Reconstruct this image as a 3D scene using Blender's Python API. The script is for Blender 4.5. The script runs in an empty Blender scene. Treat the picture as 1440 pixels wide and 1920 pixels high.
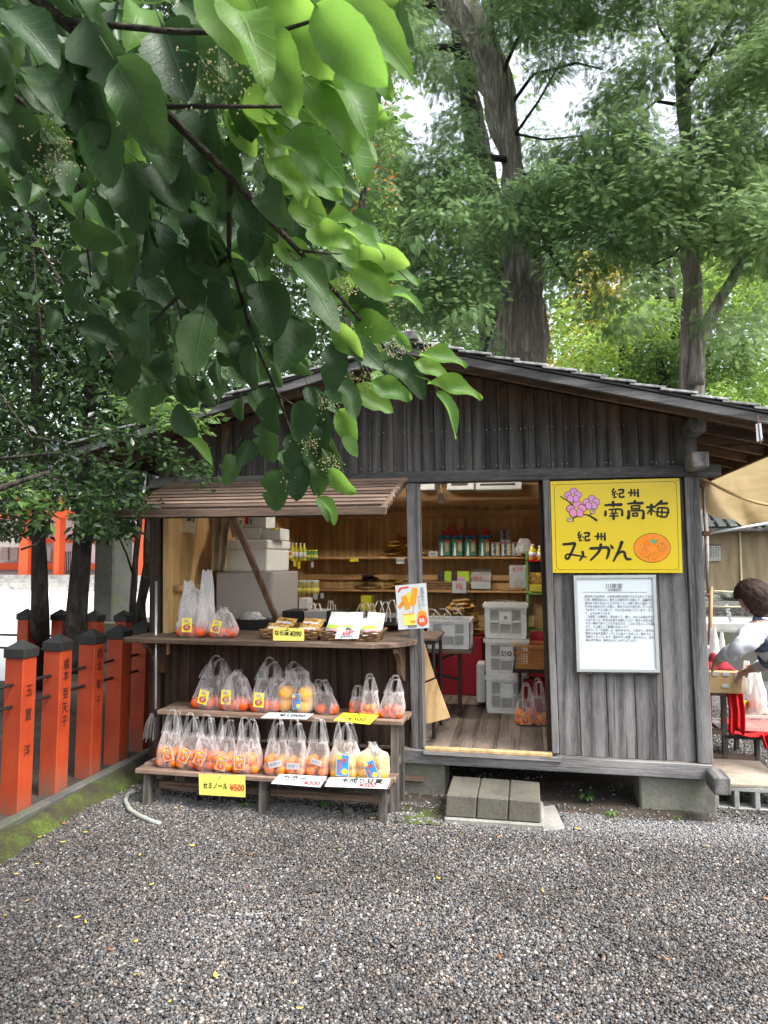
import bpy, bmesh, math, random
import numpy as np
from mathutils import Vector, Matrix, Euler, noise
R = math.radians
rnd = random.Random(7)
sc = bpy.context.scene
col = sc.collection

# ---------------------------------------------------------------- camera
CF, CH, YAW, PIT = 1331.0, 1.6, R(11.3), R(3.87)
cam_d = bpy.data.cameras.new('camera'); cam = bpy.data.objects.new('camera', cam_d); col.objects.link(cam)
cam.location = (0, 0, CH); cam.rotation_euler = (R(90) + PIT, 0, YAW)
cam_d.sensor_fit = 'VERTICAL'; cam_d.sensor_height = 36; cam_d.sensor_width = 36
cam_d.lens = CF / 1920 * 36; cam_d.clip_start = .05; cam_d.clip_end = 500
cam_d.dof.use_dof = True; cam_d.dof.focus_distance = 4.9; cam_d.dof.aperture_fstop = 9.0
sc.camera = cam
sc.render.resolution_x, sc.render.resolution_y = 768, 1024
sc.render.engine = 'CYCLES'
sc.cycles.max_bounces = 10; sc.cycles.diffuse_bounces = 5; sc.cycles.transparent_max_bounces = 24
sc.cycles.transmission_bounces = 6; sc.cycles.use_denoising = True
sc.cycles.caustics_reflective = False; sc.cycles.caustics_refractive = False

# ---------------------------------------------------------------- world and sun (overcast)
SUN_EL, SUN_AZ = R(56), R(112)
wd = bpy.data.worlds.new('World'); sc.world = wd; wd.use_nodes = True
wt = wd.node_tree; wt.nodes.clear()
sky = wt.nodes.new('ShaderNodeTexSky'); sky.sky_type = 'NISHITA'; sky.sun_disc = False
sky.sun_elevation = SUN_EL; sky.sun_rotation = SUN_AZ; sky.dust_density = 5; sky.air_density = 1.5; sky.ozone_density = 1
bw = wt.nodes.new('ShaderNodeHueSaturation'); bw.inputs['Saturation'].default_value = .36
bg = wt.nodes.new('ShaderNodeBackground'); bg.inputs['Strength'].default_value = .12
wo = wt.nodes.new('ShaderNodeOutputWorld')
wt.links.new(sky.outputs[0], bw.inputs['Color']); wt.links.new(bw.outputs[0], bg.inputs[0]); wt.links.new(bg.outputs[0], wo.inputs[0])
sl = bpy.data.lights.new('sun', 'SUN'); sl.energy = 1.3; sl.angle = R(22); sl.color = (1, .97, .92)
so = bpy.data.objects.new('sun', sl); col.objects.link(so)
sd = Vector((math.sin(SUN_AZ) * math.cos(SUN_EL), math.cos(SUN_AZ) * math.cos(SUN_EL), math.sin(SUN_EL)))
so.rotation_euler = sd.to_track_quat('Z', 'Y').to_euler()
sc.view_settings.view_transform = 'Standard'; sc.view_settings.look = 'None'
sc.view_settings.gamma = 1; sc.view_settings.exposure = 1.95; sc.view_settings.use_curve_mapping = False

# ---------------------------------------------------------------- measuring: from a sight line and a known plane to metres
_fw = Vector((-math.sin(YAW) * math.cos(PIT), math.cos(YAW) * math.cos(PIT), math.sin(PIT)))
_rt = Vector((math.cos(YAW), math.sin(YAW), 0)); _up = _rt.cross(_fw); _c = Vector((0, 0, CH))
def ray(x, y): return _fw + _rt * ((x - 720) / CF) - _up * ((y - 960) / CF)
def P(x, y, Y): d = ray(x, y); return _c + d * (Y / d.y)
def PX(x, y, X): d = ray(x, y); return _c + d * (X / d.x)
def G(x, y, z=0.): d = ray(x, y); return _c + d * ((z - CH) / d.z)
def ppm(p): return CF / (Vector(p) - _c).dot(_fw)
Y0 = 4.92

# ---------------------------------------------------------------- mesh helpers
class M:
    def __init__(s): s.v = []; s.f = []; s.m = []
    def add(s, vs, fs, mi=0):
        n = len(s.v); s.v += [tuple(v) for v in vs]; s.f += [tuple(i + n for i in f) for f in fs]; s.m += [mi] * len(fs); return s
    def hexa(s, a, b, mi=0):      # a: four corners of one face (ccw seen from outside), b: the four opposite
        return s.add(list(a) + list(b), [(0, 1, 2, 3), (7, 6, 5, 4), (0, 4, 5, 1), (1, 5, 6, 2), (2, 6, 7, 3), (3, 7, 4, 0)], mi)
    def box(s, x0, x1, y0, y1, z0, z1, mi=0):
        return s.hexa([(x0, y0, z0), (x1, y0, z0), (x1, y0, z1), (x0, y0, z1)], [(x0, y1, z0), (x1, y1, z0), (x1, y1, z1), (x0, y1, z1)], mi)
    def obox(s, c, size, rot=(0, 0, 0), mi=0):
        m = Euler(rot).to_matrix(); c = Vector(c); h = [q / 2 for q in size]
        p = lambda x, y, z: c + m @ Vector((x * h[0], y * h[1], z * h[2]))
        return s.hexa([p(-1, -1, -1), p(1, -1, -1), p(1, -1, 1), p(-1, -1, 1)], [p(-1, 1, -1), p(1, 1, -1), p(1, 1, 1), p(-1, 1, 1)], mi)
    def quadw(s, corners, depth, mi=0):   # corners bl, br, tr, tl on a face; depth vector away from the viewer
        d = Vector(depth); return s.hexa(corners, [Vector(c) + d for c in corners], mi)
    def bar(s, a, b, w, t, up=(0, 0, 1), mi=0):
        a = Vector(a); b = Vector(b); d = (b - a).normalized(); u = Vector(up)
        sd_ = d.cross(u).normalized() if abs(d.dot(u)) < .99 else d.cross(Vector((0, 1, 0))).normalized()
        u2 = sd_.cross(d).normalized()
        q = lambda p: [p - sd_ * w / 2 - u2 * t / 2, p + sd_ * w / 2 - u2 * t / 2, p + sd_ * w / 2 + u2 * t / 2, p - sd_ * w / 2 + u2 * t / 2]
        return s.hexa(q(a), q(b), mi)
    def tube(s, pts, rad, seg=8, mi=0, cap=True):
        pts = [Vector(p) for p in pts]; n = len(pts); rs = rad if hasattr(rad, '__len__') else [rad] * n
        base = len(s.v); pv = None
        for i, p in enumerate(pts):
            t = (pts[min(i + 1, n - 1)] - pts[max(i - 1, 0)]).normalized()
            if pv is None: u = t.cross(Vector((0, 0, 1)) if abs(t.z) < .9 else Vector((1, 0, 0))).normalized()
            else: u = (pv - t * pv.dot(t)).normalized()
            pv = u; w = t.cross(u)
            for k in range(seg):
                a = 2 * math.pi * k / seg; s.v.append(tuple(p + (u * math.cos(a) + w * math.sin(a)) * rs[i]))
        for i in range(n - 1):
            for k in range(seg):
                s.f.append((base + i * seg + k, base + i * seg + (k + 1) % seg, base + (i + 1) * seg + (k + 1) % seg, base + (i + 1) * seg + k)); s.m.append(mi)
        if cap:
            s.f.append(tuple(base + k for k in range(seg))[::-1]); s.m.append(mi)
            s.f.append(tuple(base + (n - 1) * seg + k for k in range(seg))); s.m.append(mi)
        return s
    def lathe(s, c, prof, seg=14, mi=0, sy=1.0):
        b = len(s.v)
        for r, z in prof:
            for k in range(seg):
                a = 2 * math.pi * k / seg; s.v.append((c[0] + r * math.cos(a), c[1] + r * sy * math.sin(a), c[2] + z))
        for i in range(len(prof) - 1):
            for k in range(seg):
                s.f.append((b + i * seg + k, b + i * seg + (k + 1) % seg, b + (i + 1) * seg + (k + 1) % seg, b + (i + 1) * seg + k)); s.m.append(mi)
        s.f.append(tuple(b + k for k in range(seg))[::-1]); s.m.append(mi)
        s.f.append(tuple(b + (len(prof) - 1) * seg + k for k in range(seg))); s.m.append(mi)
        return s
    def poly(s, pts, mi=0): return s.add(pts, [tuple(range(len(pts)))], mi)
    def grid(s, fn, nu, nv, mi=0):
        return s.add([fn(i / nu, j / nv) for j in range(nv + 1) for i in range(nu + 1)],
                     [(j * (nu + 1) + i, j * (nu + 1) + i + 1, (j + 1) * (nu + 1) + i + 1, (j + 1) * (nu + 1) + i) for j in range(nv) for i in range(nu)], mi)
    def build(s, name, mats, parent=None, smooth=False, bevel=0, local=False, solid=0, mesh=None):
        me = bpy.data.meshes.new(name); me.from_pydata([tuple(v) for v in s.v], [], s.f)
        for m_ in (mats if isinstance(mats, (list, tuple)) else [mats]): me.materials.append(m_)
        if len(me.materials) > 1: me.polygons.foreach_set('material_index', s.m)
        if smooth: me.polygons.foreach_set('use_smooth', [True] * len(me.polygons))
        me.update()
        o = bpy.data.objects.new(name, me); col.objects.link(o)
        if bevel:
            b = o.modifiers.new('bevel', 'BEVEL'); b.width = bevel; b.segments = 1; b.limit_method = 'ANGLE'
        if solid:
            b = o.modifiers.new('solid', 'SOLIDIFY'); b.thickness = solid; b.offset = 0
        if parent is not None: attach(o, parent, local)
        return o
def world_inv(p):
    m = Matrix.Identity(4)
    while p is not None:
        m = (p.matrix_parent_inverse @ p.matrix_basis) @ m; p = p.parent
    return m.inverted()
def attach(o, parent, local=False):
    o.parent = parent
    if not local: o.matrix_parent_inverse = world_inv(parent)
def tag(o, label=None, cat=None, group=None, kind=None):
    if label: o['label'] = label
    if cat: o['category'] = cat
    if group: o['group'] = group
    if kind: o['kind'] = kind
    return o
def thing(name, label, cat, loc=(0, 0, 0), group=None, rz=0):
    o = bpy.data.objects.new(name, None); col.objects.link(o); o.location = loc; o.rotation_euler = (0, 0, rz); o.empty_display_size = .1
    return tag(o, label, cat, group)
def kids(o): return [c for c in bpy.data.objects if c.parent == o]
def copy_tree(o, loc, rz=0, scale=None):
    def cp(s, par):
        c = s.copy(); col.objects.link(c)
        if par is not None: c.parent = par
        for ch in CH_[s.name]: cp(ch, c)
        return c
    CH_ = {}
    def collect(s):
        CH_[s.name] = list(s.children)
        for ch in s.children: collect(ch)
    collect(o); c = cp(o, None); c.location = loc; c.rotation_euler = (0, 0, rz)
    if scale: c.scale = scale
    return c
def text(body, loc, size, mat, parent, xd=(1, 0, 0), yd=(0, 0, 1), align='CENTER', bold=0., name='lettering', vertical=False, lsp=1., shear=0, sx=1.):
    cu = bpy.data.curves.new(name, 'FONT')
    cu.body = '\n'.join(body) if vertical else body
    cu.size = size; cu.align_x = align; cu.align_y = 'CENTER'; cu.offset = bold * size; cu.space_line = lsp; cu.shear = shear
    cu.resolution_u = 3; cu.fill_mode = 'BOTH'; cu.extrude = .0002
    cu.materials.append(mat)
    o = bpy.data.objects.new(name, cu); col.objects.link(o)
    x = Vector(xd).normalized(); y = Vector(yd).normalized(); z = x.cross(y).normalized(); y = z.cross(x)
    m = Matrix((x * sx, y, z)).transposed().to_4x4(); m.translation = Vector(loc) + z * .0015
    o.matrix_basis = m
    if parent is not None: attach(o, parent)
    return o

# ---------------------------------------------------------------- materials
class NT:
    def __init__(s, name):
        s.mat = bpy.data.materials.new(name); s.mat.use_nodes = True; s.t = s.mat.node_tree; s.t.nodes.clear()
        s.out = s.n('ShaderNodeOutputMaterial'); s.b = s.n('ShaderNodeBsdfPrincipled'); s.l(s.b, s.out)
    def n(s, ty, **kw):
        n = s.t.nodes.new(ty)
        for k, v in kw.items():
            if k in n.inputs: n.inputs[k].default_value = v
            else: setattr(n, k, v)
        return n
    def l(s, a, b, ao=0, bi=0):
        s.t.links.new(a.outputs[ao] if not isinstance(a, bpy.types.NodeSocket) else a, b.inputs[bi] if not isinstance(b, bpy.types.NodeSocket) else b)
    def ramp(s, src, stops, so=0):
        r = s.n('ShaderNodeValToRGB'); e = r.color_ramp.elements
        while len(e) < len(stops): e.new(.5)
        for i, (p, c) in enumerate(stops): e[i].position = p; e[i].color = (*c, 1) if len(c) == 3 else c
        s.l(src, r, so, 0); return r
    def coords(s, rand=True, scale=(1, 1, 1)):
        tc = s.n('ShaderNodeTexCoord'); mp = s.n('ShaderNodeMapping'); mp.inputs['Scale'].default_value = scale
        if rand:
            oi = s.n('ShaderNodeObjectInfo'); mu = s.n('ShaderNodeMath', operation='MULTIPLY'); mu.inputs[1].default_value = 37.
            s.l(oi.outputs['Random'], mu.inputs[0]); ad = s.n('ShaderNodeVectorMath', operation='ADD')
            s.l(tc.outputs['Object'], ad.inputs[0]); s.l(mu.outputs[0], ad.inputs[1]); s.l(ad.outputs[0], mp.inputs[0])
        else: s.l(tc.outputs['Object'], mp.inputs[0])
        return mp
    def noise(s, src, scale, detail=5, rough=.6, dist=0):
        n = s.n('ShaderNodeTexNoise', Scale=scale, Detail=detail, Roughness=rough, Distortion=dist)
        s.l(src.outputs[0], n.inputs['Vector']); return n
    def mix(s, a, b, f, mode='MIX'):
        m = s.n('ShaderNodeMix', data_type='RGBA', blend_type=mode)
        for q, i in ((a, 6), (b, 7)):
            if isinstance(q, (tuple, list)): m.inputs[i].default_value = (*q, 1)
            else: s.t.links.new(q, m.inputs[i])
        if isinstance(f, (int, float)): m.inputs[0].default_value = f
        else: s.t.links.new(f, m.inputs[0])
        return m.outputs[2]
    def bump(s, h, strength=.3, dist=.01):
        b = s.n('ShaderNodeBump', Strength=strength, Distance=dist); s.t.links.new(h, b.inputs['Height']); s.t.links.new(b.outputs[0], s.b.inputs['Normal']); return b
    def setc(s, c): s.t.links.new(c, s.b.inputs['Base Color'])
    def vary(s, c, amt=.25):       # value differs from one object to the next
        oi = s.n('ShaderNodeObjectInfo'); mr = s.n('ShaderNodeMapRange'); mr.inputs['To Min'].default_value = 1 - amt; mr.inputs['To Max'].default_value = 1 + amt
        s.l(oi.outputs['Random'], mr.inputs[0]); h = s.n('ShaderNodeHueSaturation'); s.t.links.new(c, h.inputs['Color']); s.l(mr.outputs[0], h.inputs['Value']); return h.outputs[0]

def flat(name, c, rough=.6, n=.12, scale=14, metallic=0., bump=0.1, spec=.4, coat=0., stretch=(1, 1, 1), vary=0.):
    t = NT(name); mp = t.coords(True, stretch); no = t.noise(mp, scale, 6)
    r = t.ramp(no, [(.3, tuple(q * (1 - n) for q in c)), (.7, tuple(min(1, q * (1 + n)) for q in c))])
    o = r.outputs[0]
    if vary: o = t.vary(o, vary)
    t.setc(o); t.b.inputs['Roughness'].default_value = rough; t.b.inputs['Metallic'].default_value = metallic
    t.b.inputs['Specular IOR Level'].default_value = spec; t.b.inputs['Coat Weight'].default_value = coat
    if bump: t.bump(no.outputs[0], bump, .004)
    return t.mat

def wood(name, dark, mid, light, axis='z', rough=.8, amt=.25, knots=.5, grain=1., tint=None, bump=.5):
    t = NT(name); k = {'x': (.07, 1, 1), 'y': (1, .07, 1), 'z': (1, 1, .07)}[axis]
    mp = t.coords(True, k)
    warp = t.noise(mp, 3.2, 3, .5, .6)
    wv = t.n('ShaderNodeTexWave', bands_direction={'x': 'Y', 'y': 'X', 'z': 'X'}[axis], Scale=3.2 * grain, Distortion=14, Detail=3)
    wv.inputs['Detail Scale'].default_value = 1.2; t.l(mp, wv)
    fib = t.noise(mp, 150 * grain, 6, .72)
    mp2 = t.coords(True, {'x': (.35, 1, 1), 'y': (1, .35, 1), 'z': (1, 1, .35)}[axis])
    patch = t.noise(mp2, 4, 5, .65)
    r1 = t.ramp(fib, [(.3, dark), (.52, mid), (.75, light)])
    r2 = t.ramp(wv, [(0, dark), (.35, mid), (1, light)])
    c = t.mix(r1.outputs[0], r2.outputs[0], .42)
    r3 = t.ramp(patch, [(.3, (.55, .55, .55)), (.7, (1.25, 1.25, 1.25))])
    c = t.mix(c, r3.outputs[0], .75, 'MULTIPLY')
    crk = t.noise(t.coords(True, {'x': (.015, 1, 1), 'y': (1, .015, 1), 'z': (1, 1, .015)}[axis]), 95 * grain, 2, .5)
    r4 = t.ramp(crk, [(.34, (.35, .35, .35)), (.40, (1, 1, 1))]); c = t.mix(c, r4.outputs[0], .8 if bump > .3 else .25, 'MULTIPLY')
    if knots:
        vo = t.n('ShaderNodeTexVoronoi', Scale=2.6); vo.inputs['Randomness'].default_value = 1
        mp3 = t.coords(True, {'x': (.45, 1, 1), 'y': (1, .45, 1), 'z': (1, 1, .45)}[axis]); t.l(mp3, vo)
        kr = t.ramp(vo, [(.02, (1, 1, 1)), (.05, (.25, .25, .25)), (.06, (.7, .7, .7)), (.085, (0, 0, 0))])
        m_ = t.n('ShaderNodeMath', operation='MULTIPLY'); m_.inputs[1].default_value = min(1, knots * 1.6); t.l(kr, m_)
        c = t.mix(c, tuple(q * .35 for q in dark), m_.outputs[0])
    if tint: c = tint(t, c)
    if amt: c = t.vary(c, amt)
    t.setc(c); t.b.inputs['Roughness'].default_value = rough; t.b.inputs['Specular IOR Level'].default_value = .25
    ad = t.n('ShaderNodeMath', operation='ADD'); t.l(fib, ad); t.l(wv, ad, 0, 1)
    t.bump(ad.outputs[0], bump, .004)
    return t.mat

def warm_under_eave(t, c):      # boards less weathered in a band high on the gable, where the rain does not reach
    tc = t.n('ShaderNodeTexCoord'); sp = t.n('ShaderNodeSeparateXYZ'); t.l(tc.outputs['Object'], sp.inputs[0])
    ax = t.n('ShaderNodeMath', operation='ADD'); ax.inputs[1].default_value = .87; t.l(sp.outputs[0], ax.inputs[0])
    ab = t.n('ShaderNodeMath', operation='ABSOLUTE'); t.l(ax, ab)
    mu = t.n('ShaderNodeMath', operation='MULTIPLY_ADD'); t.l(ab, mu); mu.inputs[1].default_value = .20; t.l(sp.outputs[2], mu.inputs[2])
    no = t.noise(t.coords(True, (1, 1, .12)), 9, 4); m2 = t.n('ShaderNodeMath', operation='MULTIPLY_ADD'); t.l(no, m2); m2.inputs[1].default_value = .55; t.l(mu.outputs[0], m2.inputs[2])
    r = t.ramp(m2, [(0.0, (0, 0, 0)), (.35, (0, 0, 0)), (.6, (.34, .34, .34)), (.74, (.05, .05, .05)), (1, (.05, .05, .05))])
    mr = t.n('ShaderNodeMapRange'); mr.inputs['From Min'].default_value = 2.72; mr.inputs['From Max'].default_value = 3.5
    t.l(m2, mr); t.l(mr, r, 0, 0)
    return t.mix(c, (.30, .15, .075), r.outputs[0])

MT = {}
MT['grey_v'] = wood('weathered_grey_wood_upright', (.035, .034, .036), (.13, .125, .125), (.27, .265, .265), 'z')
MT['grey_x'] = wood('weathered_grey_wood_lying', (.04, .04, .042), (.15, .147, .147), (.32, .31, .31), 'x')
MT['grey_y'] = wood('weathered_grey_wood_deep', (.05, .05, .05), (.17, .165, .16), (.32, .31, .3), 'y')
MT['gable'] = wood('gable_boards_wood', (.02, .019, .019), (.07, .066, .064), (.15, .142, .137), 'z', tint=warm_under_eave)
MT['brown_x'] = wood('brown_wood_lying', (.05, .034, .025), (.15, .102, .076), (.27, .195, .15), 'x')
MT['brown_v'] = wood('brown_wood_upright', (.04, .025, .018), (.12, .075, .05), (.2, .13, .09), 'z')
MT['brown_y'] = wood('brown_wood_deep', (.04, .027, .02), (.13, .085, .06), (.23, .16, .115), 'y')
MT['dark_v'] = wood('dark_brown_panel_wood', (.015, .010, .008), (.05, .032, .024), (.09, .06, .045), 'z', knots=.2)
MT['honey_v'] = wood('honey_interior_wood_upright', (.42, .24, .095), (.60, .39, .18), (.70, .48, .24), 'z', amt=.12, knots=.6, bump=.15, rough=.6)
MT['honey_x'] = wood('honey_interior_wood_lying', (.36, .19, .075), (.54, .31, .13), (.65, .42, .2), 'x', amt=.12, knots=.6, bump=.15, rough=.6)
MT['honey_y'] = wood('honey_interior_wood_deep', (.4, .22, .09), (.58, .37, .17), (.68, .46, .23), 'y', amt=.12, knots=.4, bump=.15, rough=.6)
MT['floor'] = wood('worn_floor_wood', (.06, .045, .035), (.22, .175, .14), (.36, .3, .25), 'y', grain=.5, amt=.1)
MT['bench_x'] = wood('bench_top_wood', (.07, .045, .035), (.2, .135, .1), (.33, .24, .19), 'x')
MT['bench_v'] = wood('bench_leg_wood', (.03, .027, .024), (.1, .09, .08), (.2, .185, .17), 'z')
MT['roof'] = wood('roof_board_wood', (.12, .12, .122), (.32, .32, .325), (.5, .5, .51), 'y')
def concrete(name, c, moss=0., dark=0.):
    t = NT(name); mp = t.coords(False); a = t.noise(mp, 3, 8, .65); b = t.noise(mp, 60, 4, .7)
    r = t.ramp(a, [(.3, tuple(q * .5 for q in c)), (.5, c), (.72, tuple(min(1, q * 1.35) for q in c))])
    r2 = t.ramp(b, [(.3, (.65, .65, .65)), (.6, (1.1, 1.1, 1.1))])
    o = t.mix(r.outputs[0], r2.outputs[0], .8, 'MULTIPLY')
    if moss:
        d = t.noise(mp, 6, 5, .6); r3 = t.ramp(d, [(.5, (0, 0, 0)), (.62, (moss,) * 3)]); o = t.mix(o, (.06, .09, .02), r3.outputs[0])
    t.setc(o); t.b.inputs['Roughness'].default_value = .9; t.bump(b.outputs[0], .5, .006); return t.mat
MT['concrete'] = concrete('mossy_concrete', (.2, .195, .17), .3)
MT['concrete_pale'] = concrete('pale_concrete', (.42, .42, .4), .0)
MT['stone_step'] = concrete('step_stone', (.10, .092, .076), .14)
MT['stone_dark'] = concrete('dark_stone', (.1, .1, .09), .5)
MT['cinder'] = concrete('cinder_concrete', (.3, .3, .29), .1)
MT['rough_slab'] = concrete('rough_slab_cement', (.24, .235, .22), .1)
MT['slab'] = concrete('plywood_slab', (.36, .3, .24), 0)
MT['red'] = flat('vermilion_paint', (.52, .075, .02), .5, .18, 3, bump=.08)
MT['red_bright'] = flat('vermilion_paint_shrine', (.75, .11, .03), .5, .08)
MT['black'] = flat('black_metal', (.012, .012, .013), .45, .2)
MT['black_wood'] = flat('black_lacquer', (.02, .02, .02), .5, .2)
MT['iron'] = flat('rusty_pipe_metal', (.22, .2, .19), .5, .3, 30, metallic=.5)
MT['rust'] = flat('rusty_clamp', (.14, .07, .05), .7, .4, 40)
MT['white'] = flat('white_plastic', (.72, .73, .72), .45, .05)
MT['crate'] = flat('crate_white_plastic', (.82, .83, .82), .5, .08)
MT['foam'] = flat('foam_box_white', (.8, .8, .79), .7, .04, 40)
MT['fridge'] = flat('cabinet_enamel_grey', (.42, .40, .39), .4, .04)
MT['paper'] = flat('white_card', (.50, .53, .55), .7, .03)
MT['yellow_card'] = flat('yellow_card', (.75, .68, .13), .7, .04)
MT['bright_yellow'] = flat('bright_yellow_card', (.9, .78, .03), .6, .03)
MT['sign_yellow'] = flat('yellow_sign_enamel', (.78, .585, .015), .35, .02, 3, bump=0, coat=.3)
MT['sign_white'] = flat('white_sign_sheet', (.70, .77, .83), .4, .02, 3, bump=0)
MT['alu'] = flat('aluminium_frame', (.6, .64, .66), .3, .05, metallic=.6)
MT['ink'] = flat('black_ink', (.012, .011, .01), .6, 0, bump=0)
MT['ink_grey'] = flat('grey_ink', (.10, .10, .10), .6, 0, bump=0)
MT['ink_red'] = flat('red_ink', (.6, .03, .03), .6, 0, bump=0)
MT['ink_blue'] = flat('blue_ink', (.04, .28, .65), .6, .05, bump=0)
MT['pink'] = flat('plum_blossom_pink', (.8, .3, .5), .5, .05, bump=0)
MT['lilac'] = flat('plum_blossom_lilac', (.72, .32, .66), .5, .05, bump=0)
MT['bud'] = flat('plum_bud_pale', (.85, .6, .55), .5, .05, bump=0)
MT['orange_print'] = flat('printed_orange', (.93, .28, .015), .4, .05, bump=0)
MT['green_print'] = flat('printed_green', (.05, .45, .25), .4, .05, bump=0)
MT['lime'] = flat('lime_packet', (.4, .62, .05), .4, .15, 30)
MT['cardboard'] = flat('cardboard', (.48, .33, .17), .85, .08, 12)
MT['board_new'] = wood('new_pine_board', (.42, .26, .11), (.6, .4, .2), (.7, .5, .28), 'z', amt=.05, knots=.7, bump=.1)
MT['redcloth'] = flat('dark_red_cloth', (.28, .015, .03), .9, .15, 6)
MT['redfelt'] = flat('red_felt_cloth', (.6, .012, .018), .95, .12, 6)
MT['tan_plastic'] = flat('tan_basket_plastic', (.55, .26, .07), .5, .1)
MT['green_metal'] = flat('green_rack_metal', (.2, .42, .12), .45, .1)
MT['wicker'] = flat('wicker_cane', (.22, .12, .055), .6, .5, 90, bump=.6, vary=.3)
MT['khaki'] = flat('khaki_paper_bag', (.4, .32, .2), .85, .15, 6)
MT['hose'] = flat('grey_green_hose', (.3, .33, .29), .4, .1)
MT['mop'] = flat('grey_mop_string', (.14, .13, .13), .95, .3, 60)
MT['blue_cap'] = flat('blue_packet_top', (.03, .25, .62), .4, .1)
MT['pack_green'] = flat('dark_green_packet', (.05, .16, .1), .35, .7, 22)
MT['pack_gold'] = flat('gold_packet_film', (.5, .3, .06), .28, .8, 55)
MT['pack_dark'] = flat('dark_plum_packet', (.07, .04, .05), .25, .8, 60)
MT['pack_mix'] = flat('striped_packet', (.6, .32, .1), .28, .9, 40)
MT['pack_white'] = flat('white_packet_film', (.75, .76, .74), .3, .2, 30)
MT['bottle_y'] = flat('yellow_juice_bottle', (.6, .55, .04), .12, .1, spec=.7)
MT['bottle_o'] = flat('amber_jar', (.6, .22, .02), .15, .1, spec=.7)
MT['bottle_g'] = flat('green_can', (.12, .3, .08), .3, .6, 40)
MT['bottle_c'] = flat('clear_pickle_jar', (.4, .35, .12), .15, .4, 40)
MT['teal'] = flat('teal_paint', (.03, .22, .2), .5, .1)
MT['skin'] = flat('skin', (.52, .3, .21), .55, .06)
MT['shirt'] = flat('pale_grey_shirt', (.55, .57, .62), .9, .08, 5)
MT['denim'] = flat('blue_denim_apron', (.085, .115, .2), .9, .18, 60)
MT['trouser'] = flat('dark_trousers', (.05, .055, .075), .9, .1)
MT['hair'] = flat('dark_brown_hair', (.03, .016, .011), .6, .6, 90, stretch=(1, 1, .1), bump=.9, spec=.25)
MT['wall_tan'] = flat('stained_tan_plaster', (.3, .235, .15), .9, .35, 2.5, stretch=(2, 2, .3))
MT['tile'] = flat('grey_roof_tile', (.055, .058, .065), .45, .3, 12)
MT['white_wall'] = flat('white_plaster', (.78, .76, .78), .9, .05)
MT['rope'] = flat('straw_rope', (.6, .53, .33), .9, .2, 40)
MT['bamboo'] = flat('bamboo_cane', (.55, .33, .16), .5, .15)
MT['soil'] = flat('dark_soil', (.045, .036, .028), 1, .4, 9, bump=.8)
MT['leaf_dry'] = flat('fallen_dry_leaf', (.55, .4, .06), .6, .3, 8)
MT['leaf_brown'] = flat('fallen_brown_leaf', (.3, .11, .04), .7, .3, 8)
MT['nail'] = flat('pale_nail_head', (.55, .55, .55), .35, .1, metallic=.6, bump=0)

# gravel: colour per pebble, and the same palette in the sheet beneath
PEB = [(0, (.024, .023, .025)), (.25, (.052, .05, .05)), (.5, (.086, .082, .079)), (.74, (.13, .123, .115)), (.92, (.19, .18, .165)), (1, (.38, .365, .335))]
t = NT('gravel_pebble'); oi = t.n('ShaderNodeObjectInfo'); r = t.ramp(oi.outputs['Random'], PEB) if False else None
r = t.n('ShaderNodeValToRGB'); e = r.color_ramp.elements
while len(e) < 6: e.new(.5)
for i, (p_, c_) in enumerate(PEB): e[i].position = p_; e[i].color = (*c_, 1)
t.t.links.new(oi.outputs['Random'], r.inputs[0])
tc = t.n('ShaderNodeTexCoord'); no = t.n('ShaderNodeTexNoise', Scale=1.2, Detail=4); ge = t.n('ShaderNodeNewGeometry'); t.t.links.new(ge.outputs['Position'], no.inputs['Vector'])
r2 = t.ramp(no, [(.35, (.66, .64, .62)), (.65, (1.25, 1.25, 1.26))])
# a paler, cleaner band of fresh stones along the drip line of the eaves
sp = t.n('ShaderNodeSeparateXYZ'); t.t.links.new(ge.outputs['Position'], sp.inputs[0])
m1 = t.n('ShaderNodeMath', operation='SUBTRACT'); t.t.links.new(sp.outputs[1], m1.inputs[0]); m1.inputs[1].default_value = 4.62
m0 = t.n('ShaderNodeMath', operation='ABSOLUTE'); t.l(m1, m0)
ma = t.n('ShaderNodeMath', operation='MULTIPLY_ADD'); t.l(no, ma); ma.inputs[1].default_value = .5; t.t.links.new(m0.outputs[0], ma.inputs[2])
r3 = t.ramp(ma, [(.35, (1, 1, 1)), (.6, (0, 0, 0))])
c = t.mix(r.outputs[0], r2.outputs[0], 1., 'MULTIPLY'); hs = t.n('ShaderNodeMath', operation='MULTIPLY'); hs.inputs[1].default_value = 173.; t.t.links.new(oi.outputs['Random'], hs.inputs[0]); fr = t.n('ShaderNodeMath', operation='FRACT'); t.l(hs, fr); hr = t.ramp(fr, [(0, (1.03, .98, .9)), (.35, (.96, .97, 1)), (.6, (.84, .96, 1.14)), (.85, (1.08, .98, .9)), (1, (1.25, .93, .78))]); c = t.mix(c, hr.outputs[0], 1., 'MULTIPLY'); c2 = t.mix(c, (.33, .335, .35), .34); c = t.mix(c, c2, r3.outputs[0])
t.setc(c); t.b.inputs['Roughness'].default_value = .65; MT['pebble'] = t.mat
t = NT('gravel_ground'); mp = t.coords(False); vo = t.n('ShaderNodeTexVoronoi', Scale=70); t.l(mp, vo)
sepc = t.n('ShaderNodeSeparateColor'); t.t.links.new(vo.outputs['Color'], sepc.inputs[0])
r = t.ramp(sepc.outputs[0], PEB); vd = t.n('ShaderNodeTexVoronoi', Scale=70, feature='DISTANCE_TO_EDGE'); t.l(mp, vd)
r2 = t.ramp(vd, [(0, (.25, .25, .25)), (.12, (1, 1, 1))]); c = t.mix(r.outputs[0], r2.outputs[0], 1., 'MULTIPLY')
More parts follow.
